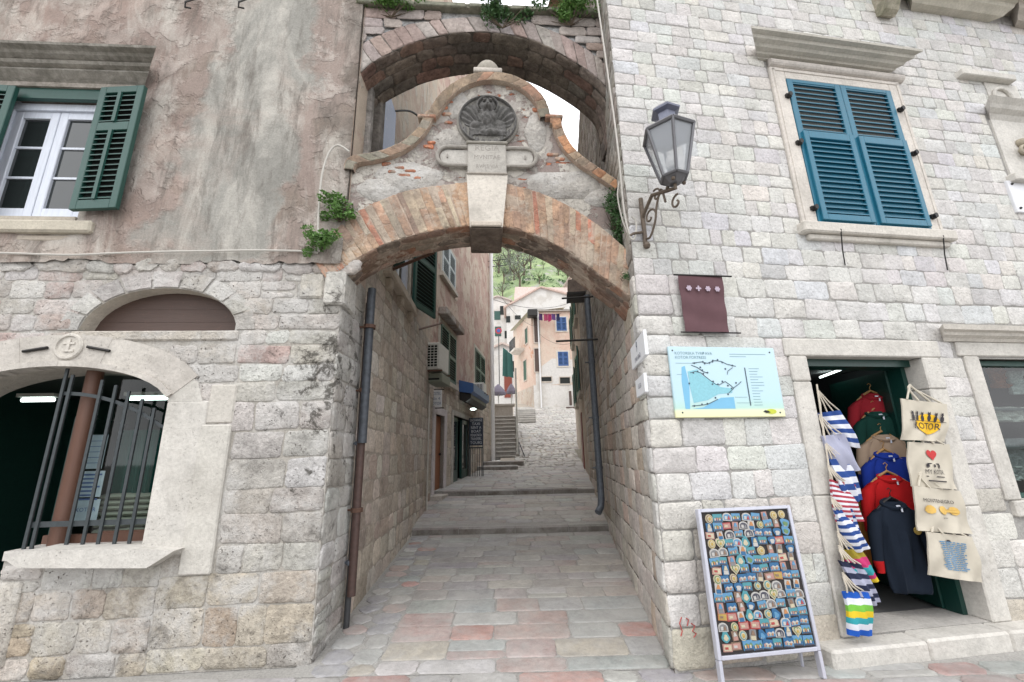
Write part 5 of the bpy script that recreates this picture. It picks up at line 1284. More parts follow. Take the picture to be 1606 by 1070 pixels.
# hill
mb=MB(); nx=70;ny=60; vs=[]
for j in range(ny+1):
    y=64+j*5.2
    for i in range(nx+1):
        x=-150+i*4.3; z=4+(y-64)*.80+7*noise.fractal(V((x*.02,y*.02,2)),1,2,4)+1.5*noise.noise(V((x*.12,y*.12,0))); vs.append(V((x,y,z)))
mb.add(vs,[(j*(nx+1)+i,j*(nx+1)+i+1,(j+1)*(nx+1)+i+1,(j+1)*(nx+1)+i) for j in range(ny) for i in range(nx)])
t_=NT('hazy_hillside_green'); c_=t_.mix(t_.ramp(t_.noise(.09,6,.7),[(.42,0),(.58,1)]),(.20,.27,.13),(.31,.39,.19)); c_=t_.mix(t_.ramp(t_.noise(.22,6,.7),[(.55,0),(.63,1)]),c_,(.36,.34,.32)); t_.bump(t_.noise(.8,5,.7),.8); t_.set(c_,.9)  # greens paled so the distance haze sits in the hill colour
one(mb,'hillside',[t_.mat],'',None,kind='structure',smooth=True)
def hillz(x,y): return 4+(y-64)*.80+7*noise.fractal(V((x*.02,y*.02,2)),1,2,4)+1.5*noise.noise(V((x*.12,y*.12,0)))
def onhill(x,y):
    r=V(ray(x,y)).normalized(); d=66
    while d<380:
        p=r*d; 
        if p.y>64 and EYE+p.z<hillz(p.x,p.y): return V((p.x,p.y,hillz(p.x,p.y)))
        d+=.7
    return None
rg=random.Random(77); TL=['grey-green tree','dark bushy tree','pale leafless-looking tree']
spots=[(782,430),(790,445),(800,425),(806,440),(815,452),(797,408),(812,415),(822,432),(788,470),(832,424),(846,447),(852,422),(838,404),(818,398),(876,434),(862,410),(890,440),(785,395)]
k=0
for i,(x,y) in enumerate(spots):
    p=onhill(x,y)
    if not p: continue
    dark=x<835; h=rg.uniform(.045,.07)*p.y if dark else rg.uniform(.02,.04)*p.y
    wh='dark grey-green tree' if dark else 'small light green tree'
    t=thing('hill_tree',None,'tree',p,'trees on the hillside')
    t['label']=wh+(' low on the hillside' if y>430 else ' high on the hillside')+(' close to the white pipe' if x<795 else ' left of the white gable' if x<835 else ' above the white gable' if x<870 else ' by the narrow stone house')
    mb=MB(); mb.tube([p-V((0,0,.5)),p+V((.02*h,0,h*.3)),p+V((-.03*h,0,h*.6)),p+V((.04*h,0,h*.85))],[.045*h,.035*h,.02*h,.008*h],0,6)
    for q in range(5): 
        a=rg.uniform(0,6.28); mb.tube([p+V((0,0,h*.35)),p+V((math.cos(a)*h*.2,math.sin(a)*h*.2,h*.6)),p+V((math.cos(a)*h*.32,math.sin(a)*h*.32,h*.8))],[.02*h,.012*h,.004*h],0,5)
    mb.build('trunk',[M_stem],t)
    mb=MB(); leaves(mb,p+V((0,0,h*.62)),h*.42,420,h*.055,rg=rg,clump=11,sq=(1,1,.95)); mb.build('crown',[M_ftree if dark else M_leaf],t)
# shrubs that read as one mass
mb=MB()
for i in range(110):
    p=onhill(rg.uniform(775,905),rg.uniform(386,452))
    if p: leaves(mb,p+V((0,0,.4)),rg.uniform(.6,1.5),34,.5,rg=rg,clump=4,sq=(1.3,1.3,.6))
one(mb,'hillside_scrub',[M_leafd],'low green scrub scattered over the hillside','scrub',kind='stuff')
# ================================================================== STAIRS, RAIL, WALLS by the ramp
p0=atY(763,722,19.0); p1=atY(811,722,19.0); zb=p0.z-.02
st=thing('stone_stairs','straight flight of worn stone steps climbing left of the cobbled ramp','stairs',V(((p0.x+p1.x)/2,19,zb)))
n=11; run=.27; rise=.19
for i in range(n):
    mb=MB(); y=19+i*run; z=zb+(i+1)*rise
    mb.wbox((p0.x-.1,y,z-rise),(p1.x-.04,y+run+.02,z-.05),0,(.30,.28,.25)); 
    pr=[(y-.035,z-.05),(y-.04,z-.02),(y-.02,z+.003),(y+run,z)]
    xs=[p0.x-.1+(p1.x-.04-p0.x+.1)*k/6 for k in range(7)]
    vs=[V((x,a+.01*noise.noise(V((x*3,i,a))),b+.012*noise.noise(V((x*2.5,i,1))))) for x in xs for a,b in pr]; m_=4
    mb.add(vs,[(q*m_+j,(q+1)*m_+j,(q+1)*m_+j+1,q*m_+j+1) for q in range(6) for j in range(3)],0,(.40,.38,.34)); mb.build('step',[M_pave],st)
mb=MB(); mb.wbox((p1.x-.05,18.95,zb-.6),(p1.x+.10,19+n*run,zb+.25),0,(.34,.32,.29)); 
mb.wbox((p1.x-.05,20.6,zb+.2),(p1.x+.10,19+n*run,zb+1.0),0,(.34,.32,.29)); mb.build('side_wall',[M_alley],st)
ztp=zb+n*rise
mb=MB(); mb.wbox((p0.x-3,19+n*run,ztp-.6),(p1.x+.1,36,ztp-.003),0,(.34,.33,.31)); 
one(mb,'upper_landing',[M_pave],'',None,kind='structure')
mb=MB(); pp=atY(777,655,22.3); mb.wbox((pp.x-.3,22.1,ztp),(pp.x+.9,22.6,ztp+.55),0,(.4,.37,.33)); mb.wbox((pp.x-.4,22.05,ztp+.55),(pp.x+1.0,22.65,ztp+.65),0,(.44,.41,.37)); one(mb,'stone_bench',[M_trim],'small stone bench on the landing at the head of the stairs','bench')
rl=thing('stair_railing','thin metal handrail with pale post along the right side of the stairs','railing',V((p1.x,19,zb)))
mb=MB(); mb.tube([V((p1.x+.03,19.1,zb)),V((p1.x+.03,19.1,zb+4.0))],.04,0,8); mb.build('post',[M_plasw],rl)
mb=MB(); mb.tube([V((p1.x+.12,19.0,zb-.2)),V((p1.x+.05,19.3,zb+1.0)),V((p1.x+.03,22.0,zb+3.0))],.022,0,6); mb.tube([V((p1.x+.45,18.7,zb-.2)),V((p1.x+.1,19.3,zb+.75))],.02,0,6)
for i in range(4): mb.tube([V((p1.x+.04,19.5+i*.65,zb+.2+i*.4)),V((p1.x+.04,19.5+i*.65,zb+1.15+i*.48))],.015,0,5)
mb.build('rail',[M_iron],rl)
# little flight of pale steps beside the railing, and ledges on the right of the ramp
mb=MB()
for i in range(7):
    Y_=27.2+.85*i; c=atY(811,660,Y_); c.z=gz(Y_)+.16; w=1.15+.03*i
    mb.wbox((c.x-.1,c.y,c.z-1.4),(c.x+w,c.y+.9,c.z-.02),0,(.42,.40,.36)); mb.wbox((c.x-.1,c.y-.06,c.z-.06),(c.x+w+.03,c.y+.6,c.z+.02),0,(.56,.54,.50))
one(mb,'pale_steps',[M_pave],'short flight of pale steps on the left edge of the cobbled ramp','stairs')
mb=MB()
for i,(xa,y,Y) in enumerate(((893,664,28.2),(889,656,30.6))):
    c=atY(xa,y,Y); d=atY(921,y,Y); mb.wbox((c.x,Y,c.z-1.2),(d.x+.6,Y+1.6,c.z),0,(.40,.38,.30)); mb.wbox((c.x-.05,Y-.08,c.z-.1),(d.x+.6,Y+.5,c.z+.015),0,(.46,.44,.36))
one(mb,'ramp_ledges',[M_pave],'two mossy stone ledges on the right edge of the cobbled ramp','steps')
mb=MB(); c=atY(905,720,16.9); d=atY(925,720,16.9)
mb.wbox((d.x-.15,17.2,gz(17)-.3),(d.x+.8,21,gz(19)+.28),0,(.42,.39,.33)); one(mb,'low_wall',[M_alley],'low rough stone wall along the right side of the ramp','wall')
# ================================================================== PIPES, CABLES
def pipe(pts,r,mat,lab,clamps=(),cm=None,name='drainpipe',cat='drainpipe',n=10,group=None):
    mb=MB(); mb.tube(pts,r,0,n)
    if not clamps: return one(mb,name,[mat],lab,cat,group,smooth=True)
    t=thing(name,lab,cat,pts[-1],group); mb.build('pipe',[mat],t,smooth=True)
    for c,rr in clamps:
        m2=MB(); m2.tube([V(c)-V((0,0,.02)),V(c)+V((0,0,.02))],rr,0,10); m2.tube([V(c),V(c)-AL.n*.12],.012,0,6); m2.build('clamp',[cm or M_rust],t)
    return t
a=AL.hit(578,450,.10)[0]; b=AL.hit(563,820,.10)[0]; u1=(a+b)/2
a2=AL.hit(560,700,.08)[0]; u2=AL.hit(544,975,.08)[0]
pipe([AL.P(u1,3.42,.10),AL.P(u1,1.9,.10),AL.P(u1,.33,.10)],.042,M_bpipe,'reddish brown drainpipe on the left alley wall just under the arch',[(AL.P(u1,2.3,.10),.062),(AL.P(u1,1.1,.10),.062)])
pipe([AL.P(u1-.03,3.45,.12),AL.P(u1-.03,1.75,.12)],.046,plain('slate_pipe',(.07,.08,.095),.55,.2,.5),'upper dark slate-blue section of pipe hanging beneath the left springing of the arch',[(AL.P(u1-.03,3.0,.12),.066)])
pipe([AL.P(u2+.05,3.30,.07),AL.P(u2+.05,1.0,.07),AL.P(u2+.02,.06,.07)],.030,M_dpipe,'thin dark pipe nearest to the left corner of the alley',[(AL.P(u2+.05,1.75,.07),.044),(AL.P(u2+.03,.62,.07),.044)],M_zinc)
# right pipe
ua=AR.hit(933,640,.12)[0]
pipe([AR.P(ua,4.5,.12),AR.P(ua,1.2,.12),AR.P(ua,.85,.12),AR.P(ua-.03,.72,.14),AR.P(ua-.10,.64,.20)],.058,M_zinc,'blue-grey drainpipe with a bent foot on the right alley wall',[(AR.P(ua,3.2,.12),.068),(AR.P(ua,1.35,.12),.068),(AR.P(ua,2.2,.12),.068)],M_zinc)
mb=MB(); mb.tube([AR.P(ua-.3,3.55,.0),AR.P(ua-.3,3.55,.75)],.02,0,6); mb.tube([AR.P(ua-.05,4.45,0),AR.P(ua-.05,4.45,.6)],.018,0,6); one(mb,'wall_bracket',[M_black],'black iron bar sticking out over the alley beside the blue-grey pipe','bracket')
# white pipe at the end of the pink house
up=AP.hit(772,560,.25)[0]
pw2=V((atY(773.5,722,18.7).x,18.7,zb)); pipe([pw2,pw2+V((0,0,9.5))],.088,M_wpipe,'tall white pipe at the far end of the pink house','',name='white_pipe')
pd_=V((atY(767,722,18.9).x,18.9,zb-.1)); pipe([pd_,pd_+V((0,0,9.5))],.05,M_dpipe,'dark cable pipe running up just left of the tall white pipe','',name='cable_pipe')
for y_ in (410,419):
    c=atY(773,y_,18.7); mb=MB(); mb.tube([c-V((.25,0,0)),c+V((.65,-.1,.05))],.018,0,6); one(mb,'line_bracket',[M_iron],('upper' if y_==410 else 'lower')+' small metal arm on the tall white pipe just under the keystone','bracket')
# thin pipe on left wall by the AC
ux=AL.hit(652,700,.04)[0]; pipe([AL.P(5.3,.5,.04),AL.P(5.3,2.9,.04)],.018,M_cable,'thin pale pipe running down the end of the left flank wall','',name='thin_pipe',cat='pipe')
# facade cable, left
pts=[L.hit(x,y,.06) for x,y in ((0,398),(60,400),(120,401),(190,398),(260,396),(330,395),(400,394),(470,395),(500,398))]
mb=MB(); mb.tube([L.P(u,z,.075) for u,z in smooth([(-6,3.62)]+pts)],.010,0,6); one(mb,'facade_cable',[M_cable],'thin cable running level along the left facade where the plaster ends','cable')
pts=[L.hit(x,y,.10) for x,y in ((548,238),(530,228),(516,240),(505,275),(500,330),(499,370),(500,395))]
mb=MB(); mb.tube([L.P(u,z,.10) for u,z in smooth(pts)],.010,0,6); one(mb,'bent_cable',[M_cable],'pale bent cable dropping past the bushes at the left end of the arch','cable')
pts=[R.hit(x,y,.05) for x,y in ((938,-8),(948,60),(958,130),(968,200),(975,260),(982,330),(992,372),(999,372),(1001,350),(994,340))]
mb=MB(); mb.tube([R.P(u-.02,z,.05) for u,z in smooth(pts)],.009,0,6); one(mb,'corner_cable',[M_cable],'pale cable running down the corner of the right house to the lantern','cable')
pts=[L.hit(x,y,.34) for x,y in ((971,285),(969,310),(978,350),(992,378),(1000,372),(996,352),(988,356),(990,372))]
mb=MB(); mb.tube([L.P(u,z,.34) for u,z in smooth(pts)],.008,0,6); one(mb,'looped_cable',[M_cable],'short looped pale cable hanging by the fern at the right end of the arch','cable')
c0=atY(601,178,5.2);c1=atY(640,174,5.6);c2=atY(662,186,6.0)
mb=MB(); mb.tube(smooth([tuple(atY(590,190,5.0)),tuple(c0),tuple(c1),tuple(c2),tuple(atY(690,200,6.4))]),.016,0,6); one(mb,'black_hose',[M_bcable],'black hose arching out from the left wall behind the gable','cable')
mb=MB()
for k_,(x,y0,y1) in enumerate(((298,-4,17),(381,-4,17))):
    u,z=L.hit(x,y1,.1); mb=MB(); mb.tube([L.P(u,z+.25,.05),L.P(u-.02,z+.05,.16),L.P(u-.03,z,.14),L.P(u+.03,z-.0,.13)],.010,0,6); one(mb,'iron_hook',[M_black],('left','right')[k_]+' one of two small iron hooks at the top edge of the grey plaster','hook','iron hooks on the plaster')
# diagonal iron bars on left flank
for x0,y0,x1,y1,lb,q0,q1 in ((591,433,680,396,'rusty iron rod jutting out by the green shutters under the arch',5.6,5.0),(641,521,693,507,'rusty rod reaching from the flank wall towards the pink house above the air conditioner',7.6,9.2)):
    mb=MB(); mb.tube([atY(x0,y0,q0),atY(x1,y1,q1)],.022,0,6); one(mb,'iron_rod',[M_rust],lb,'rod')
# ================================================================== AC UNITS
def ac(c,w,d,h,lab,ang=0):
    f=mk(c,AP.n,-AP.d)   # u across the alley, v towards the street
    t=thing('air_conditioner',lab,'air conditioner',c)
    mb=MB(); mb.box(f,0,w,c.z,c.z+h,-d,0,bev=.02); mb.build('casing',[M_plasw],t)
    mb=MB(); mb.box(f,.05,w-.05,c.z+.05,c.z+h-.05,0,.004,1)
    for i in range(9): 
        z=c.z+.06+(h-.12)*i/8; mb.box(f,.04,w-.04,z-.006,z+.006,.004,.012)
    for i in range(4):
        u=.05+(w-.1)*i/3; mb.box(f,u-.006,u+.006,c.z+.05,c.z+h-.05,.012,.018)
    mb.build('grille',[M_plasw,M_interior],t)
    mb=MB(); mb.box(f,0,w+.05,c.z-.04,c.z-.01,-.05,0); mb.box(f,0,w+.05,c.z-.04,c.z-.01,-d,-d+.05); mb.box(f,-.02,.01,c.z-.3,c.z,-.05,0); mb.build('bracket',[M_rust],t)
c=atY(666,580,9.15); ac(c,.33,.75,.60,'air conditioner box on a bracket where the flank wall meets the pink house')
mb=MB(); c2=atY(668,600,9.3); f=mk(c2,AP.n,-AP.d); mb.box(f,0,.36,c2.z,c2.z+.20,-.7,0,bev=.015); mb.box(f,.05,.3,c2.z+.05,c2.z+.09,0,.01,1); one(mb,'meter_box',[plain('grey_green_box',(.22,.24,.19),.6),M_interior],'grey-green box hanging right under the air conditioner','box')
c=AP.P(AP.hit(744,612,.1)[0],AP.hit(744,616,.1)[1],.02); ac(c,.42,.5,.35,'small air conditioner under the far green window of the pink house')
# ================================================================== SIGNS IN THE ALLEY
M_signw=plain('white_sign_board',(.78,.80,.83),.5,var=.05); M_signt=plain('sign_lettering',(.16,.22,.36),.6)
def hsign(x0,x1,y0,y1,Y,name,mats,lab,lines,bars=True,sz=.1,th=.04):
    a=atY(x0,y1,Y);b=atY(x1,y0,Y); f=Fr((a.x,Y),0); mb=MB(); w=b.x-a.x; 
    t=thing(name,lab,'sign',a); mb.box(f,0,w,a.z,b.z,-th,0,bev=.006); n=len(lines)
    for i,s_ in enumerate(lines): mb.text(s_,f.P,w/2,b.z-(b.z-a.z)*(i+.7)/(n+.4),sz,.004,1,sx=min(1,w*.85/max(.01,len(s_)*sz*.62)))
    mb.build('board',mats,t)
    if bars:
        mb=MB()
        for z in (a.z-.02,b.z+.02): mb.tube([f.P(-.30,z,-th/2),f.P(w+.05,z,-th/2)],.012,0,6)
        mb.build('bracket',[M_black],t)
    return t
hsign(674,693,612,639,10.4,'hanging_sign',[M_signw,M_signt],'white hanging sign on two iron bars above the orange wooden door',['HOSTEL','No 4','KOTOR'],sz=.10)
hsign(736,757,655,699,14.2,'menu_board',[plain('navy_board',(.015,.022,.045),.5),plain('board_lettering',(.60,.62,.66),.6)],'tall navy blue board lettered in white beside the shop door',['EXCHANGE','TAXI','RENT A','BOAT','MENJACNICA','TRANSFERS','TOURS'],bars=False,sz=.12)
mb=MB(); a=atY(735,757,14.25);b=atY(758,700,14.25); f=Fr((a.x,14.25),0); w=b.x-a.x
t=thing('iron_gate','low grey iron gate with thin bars below the navy board','gate',a)
m2=MB(); m2.box(f,0,.03,a.z,b.z+.9,-.03,0); m2.box(f,w-.03,w,a.z,b.z+.9,-.03,0); m2.box(f,.03,w-.03,a.z+.05,a.z+.09,-.03,0); m2.box(f,.03,w-.03,b.z-.06,b.z-.02,-.03,0); m2.build('frame',[M_iron],t)
m2=MB()
for i in range(6): m2.box(f,w*(i+.8)/6.6-.008,w*(i+.8)/6.6+.008,a.z+.09,b.z-.06,-.02,-.008)
m2.build('bars',[M_iron],t)
a=atY(718,628,12.6);b=atY(755,606,13.6)
t=thing('shop_awning','blue shop canopy with dark underside over the doorway of the pink house','awning',AP.P(AP.hit(735,616)[0],2.7,0))
ua0=AP.hit(716,616)[0]+.3;ua1=AP.hit(748,616)[0]; za=AP.hit(735,607)[1]
m2=MB(); m2.prism(mk(AP.P(ua0,0,0),AP.n,AP.d),[(0,za-.35),(.36,za-.42),(.45,za-.36),(.45,za-.12),(0,za)],0,ua1-ua0); m2.build('canopy',[wood('bright_blue_canopy',(.035,.10,.27),.45)],t)
m2=MB(); m2.prism(mk(AP.P(ua0+.05,0,0),AP.n,AP.d),[(.02,za-.36),(.36,za-.43),(.36,za-.55),(.2,za-.66),(.02,za-.6)],0,ua1-ua0-.1); m2.build('underside',[M_black],t)
# doormats etc: small lamp under canopy
m2=MB(); c=AP.P((ua0+ua1)/2-1,za-.85,.35); m2.ball(c,.06,0,10,sq=(1.6,1,.6)); one(m2,'door_lamp',[M_tubel],'small lit lamp under the blue canopy','lamp')
# street name plates on right flank
for (x0,y0),(x1,y1),(x2,y2),(x3,y3),lab,txt in (((990,545),(1012,517),(1013,558),(993,581),'upper white street plate on the flank just inside the alley',['9','STARI GRAD']),((998,597),(1013,583),(1012,617),(1000,624),'lower smaller white plate under the street plate inside the alley',['ULICA'])):
    us=[AR.hit(x,y,.03) for x,y in ((x0,y0),(x1,y1),(x2,y2),(x3,y3))]
    ulo=min((us[1][0]+us[2][0])/2,9); uhi=(us[0][0]+us[3][0])/2; zlo=(us[2][1]+us[3][1])/2; zhi=(us[0][1]+us[1][1])/2
    mb=MB(); mb.box(AR,ulo,uhi,zlo,zhi,.015,.04,0,bev=.004)
    for i,s_ in enumerate(txt): mb.text(s_,AR.P,(ulo+uhi)/2,zhi-(zhi-zlo)*(.32 if i==0 and len(txt)>1 else .5 if len(txt)==1 else .78),(.14 if i==0 and len(txt)>1 else .06),.0425,1,sx=.85,flip=-1)
    one(mb,'street_plate',[M_signw,plain('dark_blue_lettering',(.06,.07,.14),.6)],lab,'sign','plates on the right flank wall')
# ================================================================== LANTERN
def lantern():
    base=R.P(.12,3.55,.02)
    t=thing('wall_lantern','old six-sided glass street lantern on a scrolled iron bracket on the white stone wall','lantern',base)
    # solve the lantern's place: glass bottom about (1062,283), top (1045,195)
    best=None
    for i in range(20,110):
        v=i/100; ub,zb_=R.hit(1060,282,v); ut,ztp_=R.hit(1046,205,v); e=abs(ut-ub)
        if best is None or e<best[0]: best=(e,v,(ub+ut)/2,zb_,ztp_)
    _,v,u,zb_,zt_=best
    print('lantern',best)
    v=.48; u=.225; zb_=3.90; zt_=4.35
    c=R.P(u,0,v); H=zt_-zb_
    rb,rt=.115,.225; rot=rad(20)
    def hexp(r,z): return [V((c.x+r*math.cos(rot+k*math.pi/3),c.y+r*math.sin(rot+k*math.pi/3),z)) for k in range(6)]
    B=hexp(rb,zb_);T=hexp(rt,zt_)
    mb=MB()
    for k in range(6):
        mb.tube([B[k],T[k]],.014,0,6); mb.tube([B[k],B[(k+1)%6]],.014,0,6); mb.tube([T[k],T[(k+1)%6]],.018,0,6)
    mb.add(hexp(rb,zb_)+hexp(rb*.4,zb_-.06),[(i,(i+1)%6,6+(i+1)%6,6+i) for i in range(6)]+[tuple(range(6,12))])
    mb.build('cage',[plain('lantern_metal',(.15,.15,.16),.45,.5)],t)
    for k in range(6):
        mb=MB(); k2=(k+1)%6; q=[B[k],B[k2],T[k2],T[k]]; mb.add([c*0+V((c.x,c.y,0))*0+(p-V((c.x,c.y,p.z)))*.97+V((c.x,c.y,p.z)) for p in q],[(0,1,2,3)])
        mb.build('glass_pane',[M_lgl],t,fixn=False)
    rings=[(rt*1.05,zt_),(rt*1.0,zt_+.02),(rt*.75,zt_+.05),(.10,zt_+.10),(.08,zt_+.13),(.085,zt_+.20),(.13,zt_+.22),(.135,zt_+.235),(.09,zt_+.28),(.02,zt_+.31)]
    mb=MB(); V_=[p for r,z in rings for p in hexp(r,z)]
    mb.add(V_,[(j*6+k,j*6+(k+1)%6,(j+1)*6+(k+1)%6,(j+1)*6+k) for j in range(len(rings)-1) for k in range(6)]+[tuple(range(5,-1,-1)),tuple(range(len(rings)*6-6,len(rings)*6))]); mb.build('cap',[plain('lantern_cap_metal',(.17,.18,.23),.4,.5)],t)
    mb=MB(); mb.tube([V((c.x,c.y,zb_)),V((c.x,c.y,zb_+.10))],.03,0,8); mb.ball((c.x,c.y,zb_+.17),.055,1,10,sq=(1,1,1.4)); mb.build('bulb',[M_black,plain('frosted_bulb',(.7,.7,.68),.4)],t)
    # bracket
    fB=V((c.x,c.y,zb_-.10)); w0=R.P(.13,3.98,.03); w1=R.P(.13,3.46,.03); w2=R.P(.17,3.55,.03)
    mb=MB(); mb.tube([w1,w0],[.022,.022],0,8); mb.tube([w0+V((0,0,-.22)),w0+V((0,0,-.18))+R.n*.04,w0+(fB-w0)*.35,w0+(fB-w0)*.8+V((0,0,.0)),fB,fB+V((0,0,.08))],.018,0,8)
    D=(fB-w1); hd=V((D.x,D.y,0)); 
    def Q(a,b): return V((w1.x,w1.y,w1.z))+hd*a+V((0,0,b))
    dz=D.z
    mb.tube(smooth([tuple(Q(.0,.10)),tuple(Q(.15,.07)),tuple(Q(.35,.18)),tuple(Q(.45,.32)),tuple(Q(.62,.44)),tuple(Q(.7,dz*.85))]),.011,0,6)
    for ca,cb,r0,s_,t0 in ((.22,.26,.085,1,0),(.47,.42,.07,-1,2),(.98,dz-.13,.07,1,1.2)):
        mb.tube([Q(ca,cb)+(hd.normalized()*math.cos(t0+s_*k*.42)+V((0,0,math.sin(t0+s_*k*.42))))*r0*(1-k/17) for k in range(15)],.010,0,6)
    mb.tube([R.P(.13,3.62,.03),R.P(.0,3.58,.06),R.P(-.03,3.56,.05)],.014,0,6); mb.ball(R.P(.13,3.47,.05),.035,0,8)
    for k in range(3): mb.ball(fB+V((0,0,.02))+V((math.cos(k*2.1)*.08,math.sin(k*2.1)*.08,.03)),.018,0,8)
    mb.build('bracket',[plain('old_iron_bracket',(.13,.10,.075),.65,.3,.4,40)],t)
M_lgl=bpy.data.materials.new('milky_lantern_glass'); M_lgl.use_nodes=True
_t=M_lgl.node_tree; _b=_t.nodes['Principled BSDF']; _b.inputs['Base Color'].default_value=(.50,.53,.56,1); _b.inputs['Roughness'].default_value=.12; _b.inputs['Alpha'].default_value=.45; _b.inputs['Specular IOR Level'].default_value=.8
lantern()
# ================================================================== BANNER, MAP BOARD, PLAQUE
pts=[R.hit(x,y,.04) for x,y in ((1062,433),(1132,435),(1142,522),(1074,521))]
t=thing('cloth_banner','small faded maroon cloth banner with four pale marks hung on the right house','banner',R.P(.65,2.64,.03))
mb=MB(); P4=[R.P(u,z,.05) for u,z in pts]; mb.patch(P4[3],P4[2],P4[1],P4[0],16,18,lambda a,b:.012*math.sin(a*9+b*2)*(1-b)+.006*math.sin(b*14+a*3),th=.004,nrm=R.n); mb.build('cloth',[cloth('faded_maroon',(.125,.070,.078))],t,smooth=True)
mb=MB(); z=(pts[0][1]+pts[1][1])/2-.13
for k in range(4):
    u=.49+.095*k; r=.026
    for q in range(6 if k!=1 else 4):
        an=q*6.283/(6 if k!=1 else 4); mb.loft([(R.P(u+r*.7*math.cos(an),z+r*.7*math.sin(an),.066),R.d*.010,V((0,0,.010))),(R.P(u+r*.7*math.cos(an),z+r*.7*math.sin(an),.068),R.d*.009,V((0,0,.009)))],0,8)
    mb.loft([(R.P(u,z,.066),R.d*.014,V((0,0,.014))),(R.P(u,z,.069),R.d*.013,V((0,0,.013)))],0,10)
mb.build('printed_marks',[plain('pale_lilac_print',(.46,.38,.46),.8)],t)
mb=MB(); mb.tube([R.P(.36,pts[0][1]+.005,.055),R.P(.95,pts[1][1]+.005,.055)],.008,0,6); mb.build('rod',[M_black],t); mb=MB(); mb.tube([R.P(.36,pts[3][1]-.005,.055),R.P(.95,pts[2][1]-.005,.055)],.007,0,6); mb.build('rod',[M_black],t)
t=thing('map_board','pale blue town map board with yellow-green lower edge screwed to the right house','map board',R.P(.74,1.87,.04))
u0,u1,z0,z1=.225,1.268,1.870,2.497; bv=.045
tb=NT('map_print'); sx=tb.n('ShaderNodeSeparateXYZ'); tb.l(tb.pos(),sx.inputs[0]); 
c_=tb.ramp(tb.math('DIVIDE',tb.math('SUBTRACT',sx.outputs['Z'],z0),z1-z0),[(0,(.72,.70,.42)),(.09,(.68,.72,.48)),(.13,(.42,.62,.56)),(.32,(.44,.62,.70)),(1,(.47,.63,.70))]); tb.set(c_,.35)
mb=MB(); mb.box(R,u0,u1,z0,z1,.022,bv,bev=.006); mb.build('panel',[tb.mat],t)
mw,mh=u1-u0,z1-z0
def mp(a,b): return (u0+mw*a,z1-mh*b)   # fractions from the top left, measured in the picture
def mpoly(mb,pts,v,m): mb.prism(R,[mp(*p) for p in pts],bv,v,m)
mb=MB()
mpoly(mb,[(.10,.30),(.13,.28),(.15,.55),(.13,.88),(.09,.88),(.085,.5)],bv+.0015,0)
mpoly(mb,[(.15,.88),(.25,.86),(.42,.73),(.54,.72),(.54,.88)],bv+.0015,0)
mpoly(mb,[(.15,.36),(.24,.33),(.28,.42),(.38,.52),(.43,.58),(.54,.60),(.53,.66),(.40,.68),(.30,.76),(.17,.80),(.155,.6)],bv+.0022,1)
mb.build('map_areas',[plain('map_water_blue',(.16,.42,.62),.4,var=.04),plain('map_town_teal',(.22,.50,.58),.4,var=.15,scale=60)],t)
mb=MB()
M_mink=plain('map_ink',(.05,.08,.11),.5)
route=[[(.17,.38),(.22,.36),(.27,.38),(.29,.41),(.34,.48),(.39,.54),(.42,.55),(.48,.50),(.53,.56),(.55,.60),(.50,.66)],[(.19,.27),(.24,.30),(.29,.36),(.33,.38)],[(.20,.24),(.29,.22),(.34,.24),(.41,.20),(.47,.21),(.52,.25),(.60,.28)],[(.57,.30),(.52,.35),(.51,.40)],[(.55,.59),(.60,.54),(.63,.50)],[(.15,.84),(.23,.83),(.29,.82),(.39,.75)]]
for r_ in route:
    mb=MB(); mb.tube([R.P(*mp(a,b),bv+.003) for a,b in r_],.0028,0,4); mb.build('map_route',[M_mink],t)
mb=MB()
for a,b in ((.22,.24),(.30,.22),(.315,.245),(.36,.235),(.39,.215),(.395,.20),(.44,.19),(.48,.225),(.57,.27),(.50,.32),(.27,.30),(.24,.36),(.285,.34),(.29,.39),(.33,.375),(.37,.50),(.36,.54),(.41,.54),(.455,.50),(.50,.56),(.53,.60),(.49,.68),(.58,.52),(.37,.73),(.24,.82),(.29,.81),(.17,.84),(.15,.53),(.20,.38)):
    p=mp(a,b); mb.loft([(R.P(*p,bv+.001),R.d*.008,V((0,0,.008))),(R.P(*p,bv+.004),R.d*.008,V((0,0,.008)))],0,8)
p,q=mp(.68,.30),mp(.685,.84); mb.box(R,p[0],p[0]+.009,q[1],p[1],bv,bv+.003,0)
mb.build('map_symbols',[M_mink],t)
mb=MB(); p=mp(.05,.10); mb.text('KOTORSKA TVRĐAVA',R.P,p[0],p[1],.036,bv+.002,0,'LEFT'); p=mp(.05,.16); mb.text('KOTOR FORTRESS',R.P,p[0],p[1],.036,bv+.002,0,'LEFT')
for i in range(14):
    p=mp(.72,.31+i*.04); w=rnd.uniform(.06,.13); mb.box(R,p[0],p[0]+w,p[1]-.004,p[1],bv,bv+.0015,0)
for i in range(2):
    p=mp(.56,.10+.035*i); mb.box(R,p[0],p[0]+.36-.2*i,p[1]-.004,p[1],bv,bv+.0015,0)
for a,b,w in ((.05,.24,.2),(.05,.40,.05),(.55,.72,.12),(.56,.80,.15)): p=mp(a,b); mb.box(R,p[0],p[0]+w,p[1]-.003,p[1],bv,bv+.0015,0)
mb.build('map_lettering',[plain('map_grey_lettering',(.16,.28,.33),.5)],t)
